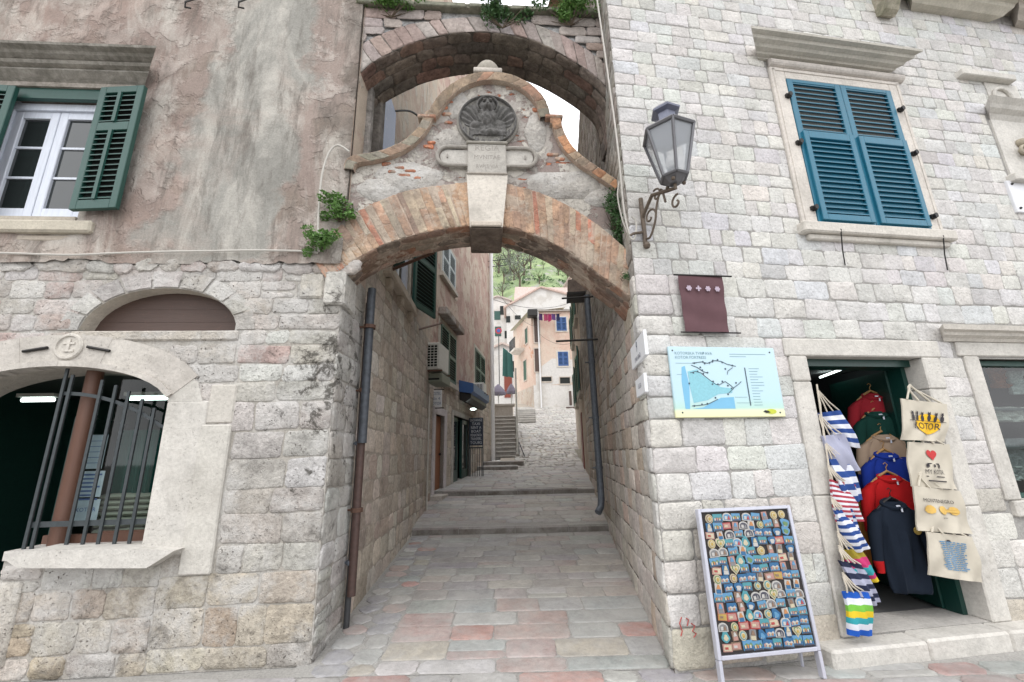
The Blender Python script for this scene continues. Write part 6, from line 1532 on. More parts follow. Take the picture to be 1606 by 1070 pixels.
mb=MB(); p=mp(.82,.925); mb.loft([(R.P(p[0]+.05,p[1],bv+.001),R.d*.05,V((0,0,.022))),(R.P(p[0]+.05,p[1],bv+.003),R.d*.05,V((0,0,.022)))],1,16); mb.prism(R,[(p[0]-.03,p[1]),(p[0]-.01,p[1]+.012),(p[0]+.02,p[1]+.006),(p[0]+.04,p[1]-.008),(p[0],p[1]-.014)],bv+.003,bv+.0045,0); mb.build('map_emblem',[M_black,plain('yellow_green_spot',(.50,.55,.04),.5)],t)
for a,b in ((.035,.06),(.95,.07),(.06,.93),(.95,.94)):
    mb=MB(); p=mp(a,b); mb.loft([(R.P(*p,bv),R.d*.008,V((0,0,.008))),(R.P(*p,bv+.004),R.d*.006,V((0,0,.006)))],0,10); mb.build('screw',[M_iron],t)
u,z=R.hit(1578,283,.03); u2_,z2_=R.hit(1600,333,.03)
t=thing('wall_plaque','plain white marble plaque with dark bolts cut off by the right edge of the view','plaque',R.P(u+.2,z2_,.02)); mb=MB(); mb.box(R,u,u+.75,z2_,z,.0,.035,bev=.006); mb.build('slab',[plain('white_marble',(.66,.67,.70),.4,var=.06,scale=4)],t)
for a,b in ((u+.05,z-.05),(u+.05,z2_+.05)): mb=MB(); mb.ball(R.P(a,b,.04),.014); mb.build('bolt',[M_black],t)
# ================================================================== MAGNET STAND
ts=thing('display_stand','silver-framed stand leaning by the shop door, its black panel full of souvenir magnets','display stand',R.P(.66,0,.30))
b0=R.hit(1126,1040,.25);b1=R.hit(1291,1016,.25); t0=R.hit(1093,800,.13);t1=R.hit(1235,791,.13)
ubl,ubr,utl,utr=b0[0],b1[0],t0[0],t1[0]
um=(ubl+ubr+utl+utr)/4; W_=((ubr-ubl)+(utr-utl))/2; zlo=(b0[1]+b1[1])/2; zhi=(t0[1]+t1[1])/2
print('stand',ubl,ubr,utl,utr,zlo,zhi)
up_=(R.P(utl,zhi,.13)-R.P(ubl,zlo,.25)).normalized(); W_-=.01
OR=R.P(ubl,zlo,.25); 
dS=R.d; nS=dS.cross(up_).normalized(); 
if nS.dot(R.n)<0: nS=-nS
HS=(R.P(utl,zhi,.13)-R.P(ubl,zlo,.25)).length
class Fs:
    @staticmethod
    def P(u,z,v=0): return OR+dS*u+up_*z+nS*v
fr=.026
mb=MB(); mb.box(Fs,fr*.6,W_-fr*.6,fr*.6,HS-fr*.6,-.02,0.0); mb.build('panel',[plain('black_board',(.018,.014,.014),.7)],ts)
mb=MB()
mb.box(Fs,0,fr,0,HS,-.03,.018,bev=.006); mb.box(Fs,W_-fr,W_,0,HS,-.03,.018,bev=.006); mb.box(Fs,fr,W_-fr,0,fr,-.03,.016,bev=.004); mb.box(Fs,fr,W_-fr,HS-fr,HS,-.03,.016,bev=.004); mb.build('frame',[M_alu],ts)
for u in (.0,W_-fr):
    mb=MB(); ln=(OR.z)/up_.z; mb.box(Fs,u,u+fr,-ln+.003,-.001,-.03,.016,bev=.004); mb.build('leg',[M_alu],ts)
for u in (.05,W_-.08):
    mb=MB(); a=Fs.P(u,HS*.8,-.03); b=Fs.P(u,0,-.1); b=V((a.x,a.y,0))-R.n*.0; e_=a-R.n*.02; mb.tube([a,V((b.x,b.y,.01))-R.n*.03],.012,0,6); mb.build('rear_leg',[M_alu],ts)
# magnet kinds
MC=[plain('mag_'+n,c,.35,var=.25,scale=120) for n,c in (('sky',(.09,.24,.40)),('sea',(.02,.11,.24)),('teal',(.06,.24,.28)),('cream',(.46,.41,.29)),('red',(.34,.05,.045)),('pink',(.38,.21,.18)),('white',(.42,.41,.39)),('grey',(.18,.18,.185)),('gold',(.38,.27,.07)),('green',(.11,.20,.08)),('orange',(.42,.19,.07)),('dark',(.05,.05,.07)),('brown',(.20,.13,.09)))]
MI={n:i for i,n in enumerate(('sky','sea','teal','cream','red','pink','white','grey','gold','green','orange','dark','brown'))}
fl=mk((0,0,0),(1,0,0),(0,0,1))
class Fl:
    @staticmethod
    def P(u,z,v=0): return V((u,z,v))
def mg(kind,i):
    r_=random.Random(i*13+5); mb=MB(); w,h=.030,.024
    def ov(rx,rz,v0,v1,m,cx=0,cz=0,n=18): mb.loft([(V((cx,cz,v0)),V((rx,0,0)),V((0,rz,0))),(V((cx,cz,v1)),V((rx*.96,0,0)),V((0,rz*.96,0)))],MI[m],n)
    def bx(a,b,c,d,v0,v1,m): mb.box(Fl,a,b,c,d,v0,v1,MI[m])
    if kind=='heart':
        pl=[(.030*math.sin(t)**3, .0021*(13*math.cos(t)-5*math.cos(2*t)-2*math.cos(3*t)-math.cos(4*t))+.003) for t in [k*6.283/26 for k in range(26)]]
        mb.prism(Fl,pl,0,.006,MI['cream']); mb.prism(Fl,[(a*.72,b*.72+.001) for a,b in pl],.006,.0075,MI['green']); mb.prism(Fl,[(a*.56,b*.56+.001) for a,b in pl],.0075,.009,MI['cream']); ov(.007,.008,.009,.011,'gold')
    elif kind=='round':
        ov(.024,.026,0,.005,'cream'); ov(.019,.021,.005,.007,('gold','brown','green','teal')[i%4]); ov(.014,.016,.007,.009,'cream'); ov(.008,.010,.009,.011,'gold')
    elif kind=='view':
        bx(-w,w,-h,h,0,.005,('sky','sky','teal','sea')[i%4]); bx(-w*.92,w*.92,-h*.9,-h*.1,.005,.006,('sea','teal','sea','sky')[i%4]); bx(-w*.9,w*.9,-h*.98,-h*.72,.006,.0072,'dark'); 
        mb.prism(Fl,[(-w*.9,-h*.1),(-w*.3,h*(.2+.4*r_.random())),(w*.2,h*.1),(w*.6,h*(.2+.4*r_.random())),(w*.9,-h*.1)],.005,.0075,MI[('green','grey','brown','white')[i%4]])
        for k in range(3): a=-w*.8+k*w*.5; bx(a,a+.009,-h*.5,-h*(.1-.3*r_.random()),.006,.009,('cream','orange','white','pink')[(i+k)%4])
    elif kind=='tall':
        bx(-.020,.020,-.028,.026,0,.005,('grey','white','sea','brown','pink')[i%5]); bx(-.014,.014,-.024,-.004,.005,.008,('cream','sea','white','pink','grey')[i%5]); mb.prism(Fl,[(-.012,-.002),(.012,-.002),(.004,.020),(-.004,.020)],.005,.009,MI[('brown','orange','cream','white','sky')[i%5]])
    elif kind=='arch':
        pl=[(-.030,-.022),(.030,-.022)]+[(.030*math.cos(rad(a)),.024*math.sin(rad(a))) for a in range(0,181,20)]
        mb.prism(Fl,pl,0,.006,MI['white']); mb.prism(Fl,[(a*.8,b*.75-.001) for a,b in pl],.006,.007,MI[('sky','grey','dark')[i%3]]); bx(-.017,-.002,-.014,.004,.007,.009,'white'); mb.prism(Fl,[(-.002,-.014),(.018,-.014),(.010,.010)],.007,.009,MI[('red','brown','grey')[i%3]])
    elif kind=='plate':
        bx(-w,w,-h*.85,h*.85,0,.005,('pink','red','orange','white','brown')[i%5]); bx(-w*.8,w*.8,-h*.6,h*.6,.005,.007,('cream','pink','gold','grey','pink')[i%5]); bx(-w*.6,w*.1,-h*.3,h*.2,.007,.009,('red','cream','brown','sea','white')[i%5])
    elif kind=='blob':
        pl=[(.026*math.cos(t)*(1+.18*math.sin(3*t+i)),.028*math.sin(t)*(1+.18*math.cos(2*t+i))) for t in [k*6.283/20 for k in range(20)]]
        mb.prism(Fl,pl,0,.006,MI[('sea','sky','sea','teal')[i%4]]); mb.prism(Fl,[(a*.55,b*.5-.004) for a,b in pl],.006,.009,MI[('white','green','sky','cream')[i%4]]); bx(-.012,.008,-.018,-.010,.006,.0085,'white')
    me_o=mb.build('souvenir_magnet',MC,origin=(0,0,0)); return me_o
KL={'heart':'cream heart-shaped magnet with a green inner heart on the black panel of the display stand','round':'small round cream medallion magnet','view':'rectangular seaside view magnet','tall':'upright tower magnet','arch':'white arched magnet','plate':'flat rectangular magnet','blob':'irregular blue map-shaped magnet'}
VC={'round':('gold','brown','green','teal'),'view':('blue with green hill','blue with grey hill','teal with brown hill','dark blue with white hill'),'tall':('grey and brown','white and orange','dark blue and cream','brown and white','pink and blue'),'arch':('with blue scene','with grey scene','with dark scene'),'plate':('pink and cream','red and pink','orange and gold','white and grey','brown and pink'),'blob':('with white centre','with green centre','with sky blue centre','with cream centre')}
protos={}
rg=random.Random(41)
rowsn=15; uw=W_-2*fr-.03; hh=HS-2*fr-.03
hearts={(3,1),(6,2),(9,6),(13,8)}
for r_ in range(rowsn):
    ncol=10 if r_%2 else 9
    for c_ in range(ncol):
        q=rg.random()
        kind='heart' if (r_,c_) in hearts else 'view' if q<.34 else 'round' if q<.50 else 'tall' if q<.66 else 'arch' if q<.78 else 'plate' if q<.90 else 'blob'
        nv={'heart':1,'round':4,'view':4,'tall':5,'arch':3,'plate':5,'blob':4}[kind]; i=rg.randrange(nv); key=(kind,i)
        fx_=(c_+.5+rg.uniform(-.10,.10))/ncol; u=fr+.015+uw*fx_; z=HS-fr-.015-hh*(r_+.5+rg.uniform(-.09,.09))/rowsn
        an=rg.uniform(-.12,.12); X=(dS*math.cos(an)+up_*math.sin(an)); Z=(up_*math.cos(an)-dS*math.sin(an))
        s_=rg.uniform(1.12,1.34); M=Matrix.Translation(Fs.P(u,z,.001))@Matrix((( X.x,Z.x,nS.x,0),(X.y,Z.y,nS.y,0),(X.z,Z.z,nS.z,0),(0,0,0,1)))@Matrix.Diagonal((s_,s_,s_,1))
        if key not in protos: o=mg(kind,i); protos[key]=o
        else: o=protos[key].copy(); COL.objects.link(o)
        o.matrix_world=M
        lb=KL[kind] if kind=='heart' else KL[kind]+' '+VC[kind][i]+' on the display stand'
        tag(o,lb,'magnet','souvenir magnets on the display stand')
# ================================================================== GREEN DOOR LEAF, GARMENTS
vh=-.34; far=gnd(1372,908,.15); 
u_h=DU1-.02; Hh=R.P(u_h,0,-.30)
dd=(V((far.x,far.y,0))-Hh); print('leaf len',dd.length, (far-Hh).dot(R.n),(far-R.o).dot(R.d)); 
if dd.length>1.25: dd=dd.normalized()*1.25
fD=mk(Hh,dd,V((dd.y,-dd.x,0)).normalized() if V((dd.y,-dd.x,0)).dot(R.n)>0 else V((-dd.y,dd.x,0)).normalized())
WD=dd.length
mb=MB(); mb.box(fD,0,WD,.15,2.36,-.05,0); mb.box(fD,.0,WD,.16,.30,0,.012); mb.box(fD,.0,WD,.85,.97,0,.012)
for u in (0,WD-.11): mb.box(fD,u,u+.11,.30,2.3,.0,.012,bev=.004)
mb.box(fD,.0,WD,2.25,2.36,0,.012)
dl=mb.build('door_leaf',[M_dgreen],rh); mb=MB(); mb.box(fD,.15,WD-.15,1.0,2.2,.002,.006); mb.build('pane',[M_glass],dl)
mb=MB(); f2=mk(R.P(u_h-.02,0,-.06),R.d*-.12+R.n*-.99,R.d*-.99+R.n*.12)
def hoodie(x,ys,v,w,h,body,low=None,lowz=0,sl=.56,lab='',badge=False,wd=True,slc=None,cuff=None,half=None,ang=None):
    u,z=R.hit(x,ys,v); ctr=R.P(u,z,v); o=R
    d_=(R.d*.96+R.n*.28).normalized(); n_=(R.n*.96-R.d*.28).normalized()
    f=mk(V((ctr.x,ctr.y,0)),d_,n_)
    t=thing('hanging_hoodie',lab,'clothing',V((ctr.x,ctr.y,z-h)),'sweaters hung in the souvenir shop doorway')
    mb=MB(); N=28
    prof=[(0.0,.055,.05),(-.02,.075,.055),(-.045,w*.30,.06),(-.085,w*.44,.068),(-.14,w*.485,.075),(-.22,w*.47,.08),(-.32,w*.455,.078),(-.45,w*.46,.07),(-.60,w*.47,.062),(-.75,w*.475,.058)]
    secs=[]
    K=[p for p in prof if -p[0]<h-.03]+[(-(h-.05),w*.47,.056),(-h+.02,w*.44,.05),(-h,w*.43,.035)]
    vs=[];mi=[]
    for zz,hw,dp in K:
        for k in range(N):
            a=6.283*k/N; ca,sa=math.cos(a),math.sin(a)
            sx_=abs(ca)**.8*(1 if ca>0 else -1)
            fold=.018*math.sin(sx_*hw*62+zz*4+x)*min(1,-zz*3)+.016*math.sin(sx_*hw*31-zz*9+x*.7)*min(1,-zz*3)
            vs.append(f.P(sx_*hw,z+zz,dp*sa+(fold if sa>0 else 0)))
    b0=mb.add(vs,[])
    for j in range(len(K)-1):
        for k in range(N):
            mb.f.append([b0+j*N+k,b0+j*N+(k+1)%N,b0+(j+1)*N+(k+1)%N,b0+(j+1)*N+k]); mb.m.append(1 if low is not None and (K[j][0]+K[j+1][0])/2<-lowz else 0)
    for s_ in (-1,1):
        pts=[(w*.36*s_,-.07,.062),(w*.46*s_,-.14,.070),(w*.53*s_,-.26,.064),(w*.57*s_,-.38,.056),(w*.60*s_,-.50,.048),(w*.61*s_,-sl+.05,.042),(w*.61*s_,-sl+.02,.034),(w*.61*s_,-sl,.034)]
        n=10; vs=[]
        for a,b,r in pts:
            for k in range(n):
                t_=6.283*k/n; vs.append(f.P(a+r*math.cos(t_)*.9+.006*math.sin(b*50+s_),z+b+(r*.35*math.cos(t_)*s_*-1 if b>-.1 else 0),r*.75*math.sin(t_)+.01))
        b0=mb.add(vs,[])
        for j in range(len(pts)-1):
            for k in range(n):
                m=2 if (cuff is not None and j>=4) else (1 if low is not None and pts[j][1]<-lowz-.03 else 0)
                mb.f.append([b0+j*n+k,b0+j*n+(k+1)%n,b0+(j+1)*n+(k+1)%n,b0+(j+1)*n+k]); mb.m.append(m)
        mb.f.append([b0+(len(pts)-1)*n+k for k in range(n)]); mb.m.append(2 if cuff is not None else 0)
    mats=[cloth(lab[:14],body),cloth(lab[:10]+'low',low or body),cloth(lab[:10]+'cuff',cuff or body)]
    g=mb.build('garment',mats,t,smooth=True)
    # collar / hood roll, label, drawstring
    m2=MB(); m2.tube(smooth([tuple(f.P(.085*math.sin(a),z-.025-.035*(1-math.cos(a))*.5*-1-.03*abs(math.cos(a/2)),.055*math.cos(a)+.012)) for a in [k*.5236 for k in range(13)]]),.020,0,6); m2.build('collar',[mats[0]],g,smooth=True)
    m2=MB(); m2.box(f,-.016,.016,z-.050,z-.028,.072,.077); m2.box(f,.012,.026,z-.085,z-.05,.080,.083); m2.build('label_tag',[M_paper],g)
    if badge: m2=MB(); m2.loft([(f.P(.10,z-.24,.086),f.d*.030,V((0,0,.034))),(f.P(.10,z-.24,.094),f.d*.028,V((0,0,.032)))],0,12); m2.build('badge',[MC[8]],g)
    m2=MB(); hc=M_hang if wd else M_black
    m2.tube([f.P(-w*.36,z-.07,.0),f.P(-w*.15,z+.0,.0),f.P(0,z+.035,.0),f.P(w*.15,z+.0,.0),f.P(w*.36,z-.07,.0)],.012,0,8); m2.tube([f.P(0,z+.035,0),f.P(0,z+.07,0),f.P(.018,z+.095,0),f.P(0,z+.115,0),f.P(-.018,z+.10,0)],.004,0,6); m2.build('hanger',[hc],t)
    return t
M_hang=wood('hanger_wood',(.42,.24,.09),.5)
hoodie(1366,618,-.50,.42,.60,(.30,.02,.03),lab='dark red sweater hanging highest in the shop doorway')
hoodie(1372,646,-.45,.37,.48,(.010,.05,.04),lab='very dark green sweater hanging just below the highest red one')
hoodie(1383,682,-.39,.44,.56,(.36,.27,.20),low=(.012,.03,.22),lowz=.26,lab='beige sweater with blue lower half hanging in the shop doorway')
hoodie(1387,710,-.33,.38,.45,(.012,.035,.26),lab='royal blue sweater hanging between the beige and the bright red ones')
hoodie(1392,745,-.26,.43,.60,(.42,.012,.014),lab='bright red sweater hanging behind the lowest navy one',sl=.50)
hoodie(1398,786,-.16,.37,.76,(.012,.018,.030),lab='long navy hooded sweater with gold badge and red cuffs, hanging lowest in the doorway',badge=True,wd=False,cuff=(.42,.012,.014),sl=.60)
mb=MB(); a=R.P(*R.hit(1349,790,-.6),-.6); mb.patch(R.P(*R.hit(1352,905,-.6),-.6),R.P(*R.hit(1371,903,-.6),-.6),R.P(*R.hit(1360,770,-.6),-.6),R.P(*R.hit(1344,765,-.6),-.6),18,10,lambda a,b:.02*math.sin(a*18),nrm=R.n,th=.01); one(mb,'ochre_trousers',[cloth('ochre_cotton',(.36,.16,.04))],'long ochre cloth hanging behind the striped bags','clothing',smooth=True)
# hanging stock behind (dark clothes and coloured pieces)
for i,(x,y,w,h,c,lb) in enumerate(((1288,650,.30,.8,(.04,.05,.09),'dark blue garment at the left in the shop interior'),(1304,640,.24,.5,(.30,.04,.05),'red garment deep inside the shop behind the striped bags'),(1318,655,.25,.9,(.03,.06,.06),'dark teal garment hanging deep in the shop'),(1330,690,.22,.9,(.05,.05,.06),'charcoal garment hanging deep in the shop behind the door leaf'))):
    u,z=R.hit(x,y,-2.0); mb=MB(); mb.patch(R.P(u-w/2,z-h,-2),R.P(u+w/2,z-h,-2),R.P(u+w/2*.8,z+.1,-2),R.P(u-w/2*.8,z+.1,-2),14,8,lambda a,b:.03*math.sin(a*16+b),nrm=R.n,th=.02); one(mb,'stock_garment',[cloth('stock%d'%i,c)],lb,'clothing','clothes deep in the souvenir shop',smooth=True)
for i,(x0,x1,y0,y1,lb) in enumerate(((1337,1354,601,613,'small white notice on the green door leaf'),(1374,1398,592,614,'white notice with red drawing high on the green door leaf'))):
    pass
for i,(ua_1,ub_1,za_1,lb) in enumerate(((.62,.80,2.13,'small white printed notice on the green shop door'),(.18,.42,2.12,'larger white notice with a red drawing on the green shop door'))):
    mb=MB(); h=.12 if i==0 else .2; mb.box(fD,ua_1,ub_1,za_1-h,za_1,.012,.016); 
    for k in range(4): mb.box(fD,ua_1+.02,ub_1-.03-.02*(k%2),za_1-.03-k*.022,za_1-.022-k*.022,.016,.017,1 if i==0 else 2)
    one(mb,'door_notice',[plain('notice_paper',(.55,.56,.58),.6),M_ink,plain('red_ink',(.45,.12,.12))],lb,'poster')
# ceiling lights of the souvenir shop
for i,(x,y,v) in enumerate(((1362,574,-1.3),(1315,587,-2.4),(1290,595,-3.0))):
    u,z=R.hit(x,y,v); z=min(z,2.47); mb=MB(); mb.loft([(R.P(u,2.44,v),R.d*.16,R.n*.06),(R.P(u,2.49,v),R.d*.16,R.n*.06)],0,14); one(mb,'ceiling_lamp',[M_tubel],('nearest','middle','farthest')[i]+' lit oval ceiling lamp inside the souvenir shop','lamp','oval lamps in the souvenir shop')
mb=MB(); mb.tube([R.P(*R.hit(1286,592,-1.2),-1.2),R.P(*R.hit(1345,570,-.6),-.6)],.012,0,6); one(mb,'light_rail',[M_tubel],'thin bright strip light running diagonally under the shop ceiling','lamp')
# ================================================================== STRIPED BAGS (left of the doorway)
cW=cloth('bag_white',(.62,.64,.70)); cB=cloth('bag_blue',(.03,.07,.24)); cR=cloth('bag_red',(.34,.05,.07)); cG=cloth('bag_green',(.16,.42,.06)); cY=cloth('bag_yellow',(.62,.45,.03)); cT=cloth('bag_teal',(.04,.30,.34)); cN=cloth('bag_navy',(.025,.03,.06)); cP=cloth('bag_magenta',(.45,.04,.14)); cL=cloth('bag_grey_lilac',(.34,.35,.45)); cO=cloth('bag_olive',(.28,.22,.03)); cBl=cloth('bag_royal_blue',(.02,.10,.45))
rope=cloth('rope',(.55,.50,.42))
def bag(q,stripes,lab,v,handle=None,amp=.018):
    """q: picture corners bottom-left, bottom-right, top-right, top-left"""
    q=[(q[0][0]-5,q[0][1]+9),(q[1][0]+3,q[1][1]+9),(q[2][0]+4,q[2][1]-2),(q[3][0]-3,q[3][1]-2)]
    P4=[R.P(*R.hit(x,y,v),v) for x,y in q]
    t=thing('striped_bag',lab,'bag',P4[0],'cloth bags hung on the left door jamb')
    mats=[];n=len(stripes)
    for s_ in stripes:
        if s_ not in mats: mats.append(s_)
    mb=MB(); mb.patch(P4[0],P4[1],P4[2],P4[3],12,n*2,lambda a,b:amp*math.sin(a*5+b*3+q[0][0])*.6+.012*math.sin(a*13+b*5+q[0][1])+.035*math.sin(math.pi*a)*math.sin(math.pi*min(1,b*1.2)),mfn=lambda a,b:mats.index(stripes[min(n-1,int((1-b)*n))]),th=.025,nrm=R.n); mb.build('bag_body',mats,t,smooth=True)
    mb=MB()
    hx_,hy_=handle or ((q[3][0]-8),q[3][1]-38)
    H_=R.P(*R.hit(hx_,hy_,v-.01),v-.01)
    for k in range(4):
        e=P4[3]+(P4[2]-P4[3])*(.1+.26*k); mb.tube([H_+V((0,0,.01*k)),(H_+e)*.5+R.n*.01-V((0,0,.012)),e],.006,0,5)
    mb.build('rope_handles',[rope],t); return t
bw=lambda a,b,n:[a if i%2==0 else b for i in range(n)]
bag([(1320,688),(1346,694),(1316,645),(1287,650)],bw(cB,cW,8),'topmost blue and white striped bag hanging on the left door jamb',.00,handle=(1282,615))
bag([(1316,736),(1348,728),(1320,682),(1291,686)],[cL]*6,'plain grey-lilac bag below the topmost striped bag on the door jamb',.04,handle=(1285,655))
bag([(1330,782),(1352,775),(1330,722),(1304,722)],bw(cB,cW,7),'second broad blue and white striped bag, above the red striped one',.06,handle=(1296,700))
bag([(1318,810),(1354,809),(1334,762),(1305,754)],bw(cR,cW,17),'narrow red and white striped bag on the left door jamb',.08,handle=(1299,735))
bag([(1342,861),(1363,850),(1330,800),(1310,803)],bw(cB,cW,12),'narrow blue and white striped bag below the red striped one',.10,handle=(1304,785))
bag([(1352,912),(1376,902),(1346,862),(1322,866)],[cO,cO,cP,cP,cT,cT,cP,cY],'bag striped olive, magenta and teal near the bottom of the column',.10,handle=(1314,840))
bag([(1362,946),(1380,936),(1350,888),(1322,882)],bw(cN,cL,8),'bag with broad navy and grey stripes near the bottom of the column',.13,handle=(1316,862))
bag([(1338,988),(1368,990),(1358,930),(1328,932)],[cBl,cW,cG,cY,cT,cW,cBl],'lowest bag with green, yellow and teal stripes just above the door step',.15,handle=(1322,905))
mb=MB(); mb.tube([R.P(*R.hit(1281,603,.03),.03),R.P(*R.hit(1325,905,.08),.08)],.008,0,6); one(mb,'hanging_rope',[rope],'rope on the left door jamb carrying the striped bags','rope')
# ================================================================== TOTES (right jamb)
M_tote=cloth('natural_cotton',(.52,.48,.40)); M_tink=plain('tote_black_print',(.03,.025,.03),.8); M_tyel=plain('tote_yellow_print',(.72,.42,.01),.8); M_tred=plain('tote_red_print',(.45,.03,.03),.8); M_tblue=plain('tote_blue_print',(.10,.22,.36),.8); M_torg=plain('tote_ochre_print',(.62,.40,.10),.8)
def tote(q,v,lab,prt):
    P4=[R.P(*R.hit(x,y,v),v) for x,y in q]
    t=thing('tote_bag',lab,'bag',P4[0],'tote bags hung on the right door jamb')
    fn=lambda a,b:.020*math.sin(a*7+b*4+q[0][1])*(1-b*.6)+.009*math.sin(a*15-b*8+q[0][0])*(1.1-b)
    mb=MB(); mb.patch(*P4,24,14,fn,th=.012,nrm=R.n); body=mb.build('bag_body',[M_tote],t,smooth=True)
    def PP(a,b,vv=0):
        p=(P4[0]*(1-a)+P4[1]*a)*(1-b)+(P4[3]*(1-a)+P4[2]*a)*b
        return p+R.n*(fn(a,b)+vv*1.2+.006)
    class Ft: 
        P=staticmethod(lambda a,b,vv=0:PP(a,b,vv))
    mb=MB(); prt(mb,Ft); mb.build('print',[M_tink,M_tyel,M_tred,M_tblue,M_torg],body)
    mb=MB(); top=(P4[3]+P4[2])*.5
    hk=R.P(*R.hit(q[3][0]+18,q[3][1]-22,v),v-.02)
    for s_ in (.25,.75): mb.tube(smooth([tuple(P4[3]+(P4[2]-P4[3])*(s_-.12)),tuple(hk+V((0,0,-.03))+R.d*(s_-.5)*.08),tuple(hk),tuple(hk+V((0,0,-.04))+R.d*(s_-.5)*.12),tuple(P4[3]+(P4[2]-P4[3])*(s_+.12))]),.009,0,6)
    mb.build('handle',[M_tote],t); return t
def disc(mb,f,cx,cy,rx,ry,v,m,n=22):
    K=4 if rx>.2 else 2
    mb.add([f.P(cx,cy,v)]+[f.P(cx+rx*j/K*math.cos(6.283*k/n),cy+ry*j/K*math.sin(6.283*k/n),v) for j in range(1,K+1) for k in range(n)],[(0,1+k,1+(k+1)%n) for k in range(n)]+[(1+j*n+k,1+j*n+(k+1)%n,1+(j+1)*n+(k+1)%n,1+(j+1)*n+k) for j in range(K-1) for k in range(n)],m)
def pr1(mb,f):
    disc(mb,f,.56,.42,.28,.26,.002,1)
    for k in range(6):
        x=.2+.13*k; y=.56+.01*(k%2); disc(mb,f,x,y,.035,.085,.004,0,12); disc(mb,f,x,y+.11,.028,.04,.004,0,10)
        for s_ in (-1,1): mb.add([f.P(x+s_*.024,y+.13,.004),f.P(x+s_*.004,y+.14,.004),f.P(x+s_*.022,y+.175,.004)],[(0,1,2)],0)
    mb.add([f.P(.10,.475,.0045),f.P(.92,.475,.0045),f.P(.92,.490,.0045),f.P(.10,.490,.0045)],[(0,1,2,3)],0)
    mb.text('KOTOR',lambda u,z,v:f.P(.52+u*.62,.36+z*.9,v),0,0,.26,.005,0,sx=1.1)
def pr2(mb,f):
    pl=[(.045*math.sin(t)**3*3.2+.5,.0075*(13*math.cos(t)-5*math.cos(2*t)-2*math.cos(3*t)-math.cos(4*t))*1.1+.74) for t in [k*6.283/24 for k in range(24)]]
    mb.add([f.P(a,b,.002) for a,b in pl],[tuple(t_) for t_ in tessellate_polygon([[V((a,b,0)) for a,b in pl]])],2)
    for a,b,c,d in ((.36,.52,.64,.545),(.34,.44,.66,.455),(.33,.24,.70,.26),(.34,.46,.40,.52),(.60,.46,.66,.52),(.48,.46,.52,.52),(.36,.14,.70,.165)): mb.add([f.P(a,b,.002),f.P(c,b,.002),f.P(c,d,.002),f.P(a,d,.002)],[(0,1,2,3)],0)
    mb.text('MY KOTOR',lambda u,z,v:f.P(.52+u*.5,.35+z*.9,v),0,0,.16,.003,0)
def pr3(mb,f):
    mb.text('MONTENEGRO',lambda u,z,v:f.P(.46+u*.62,.70+z*.7,v),0,0,.16,.003,0)
    for cx in (.24,.50,.76): disc(mb,f,cx,.50,.10,.10,.002,4,9)
    mb.add([f.P(.14,.46,.003),f.P(.86,.46,.003),f.P(.84,.52,.003),f.P(.16,.54,.003)],[(0,1,2,3)],4)
    mb.text('kotor',lambda u,z,v:f.P(.5+u*.6,.33+z*.7,v),0,0,.09,.003,0)
def pr4(mb,f):
    r_=random.Random(2)
    for k in range(15):
        y=.80-.043*k; x=.24+.02*(k%3)
        while x<.74:
            w=r_.uniform(.04,.14); mb.add([f.P(x,y,.002),f.P(min(.78,x+w),y,.002),f.P(min(.78,x+w),y+.026,.002),f.P(x,y+.026,.002)],[(0,1,2,3)],3); x+=w+.02
    disc(mb,f,.46,.84,.05,.03,.003,0,10)
tote([(1417,690),(1484,693),(1486,634),(1413,625)],.075,'topmost cotton tote with six black cats on a yellow disc',pr1)
tote([(1430,763),(1503,768),(1488,697),(1424,693)],.065,'second cotton tote from the top with a red heart above a black lettered print',pr2)
tote([(1444,833),(1528,838),(1504,770),(1431,762)],.07,'third cotton tote from the top with an ochre print under dark lettering',pr3)
tote([(1461,903),(1546,915),(1524,842),(1452,834)],.075,'lowest cotton tote with a block of small blue lettering',pr4)
# display window goods
for i,(x,y,w,h,c,lb) in enumerate(((1566,590,.20,.26,(.30,.10,.04),'orange-brown ornament hanging high in the display window'),(1598,600,.24,.26,(.5,.52,.52),'white child shirt high in the display window by the right edge'),(1585,650,.55,.16,(.46,.45,.42),'pale crumpled cloth across the middle of the display window'),(1595,715,.45,.36,(.16,.17,.18),'dark grey patterned goods low in the display window'),(1600,742,.3,.14,(.40,.42,.42),'pale goods on the bottom shelf of the display window'))):
    u,z=R.hit(x,y,-.35); mb=MB(); mb.patch(R.P(u-w/2,z-h/2,-.35),R.P(u+w/2,z-h/2,-.35),R.P(u+w/2*.8,z+h/2,-.35),R.P(u-w/2*.8,z+h/2,-.35),14,10,lambda a,b:.035*noise.noise(V((a*6,b*6,i)))*2,nrm=R.n,th=.03); one(mb,'window_goods',[plain('goods%d'%i,c,.8,var=.6,scale=60)],lb,'goods','goods in the display window',smooth=True)
mb=MB(); 
for z in (1.55,1.95): mb.box(R,WU0+.05,WU1,z-.01,z+.01,-.6,-.3)
one(mb,'glass_shelves',[M_iron],'two thin shelves behind the display window','shelf')
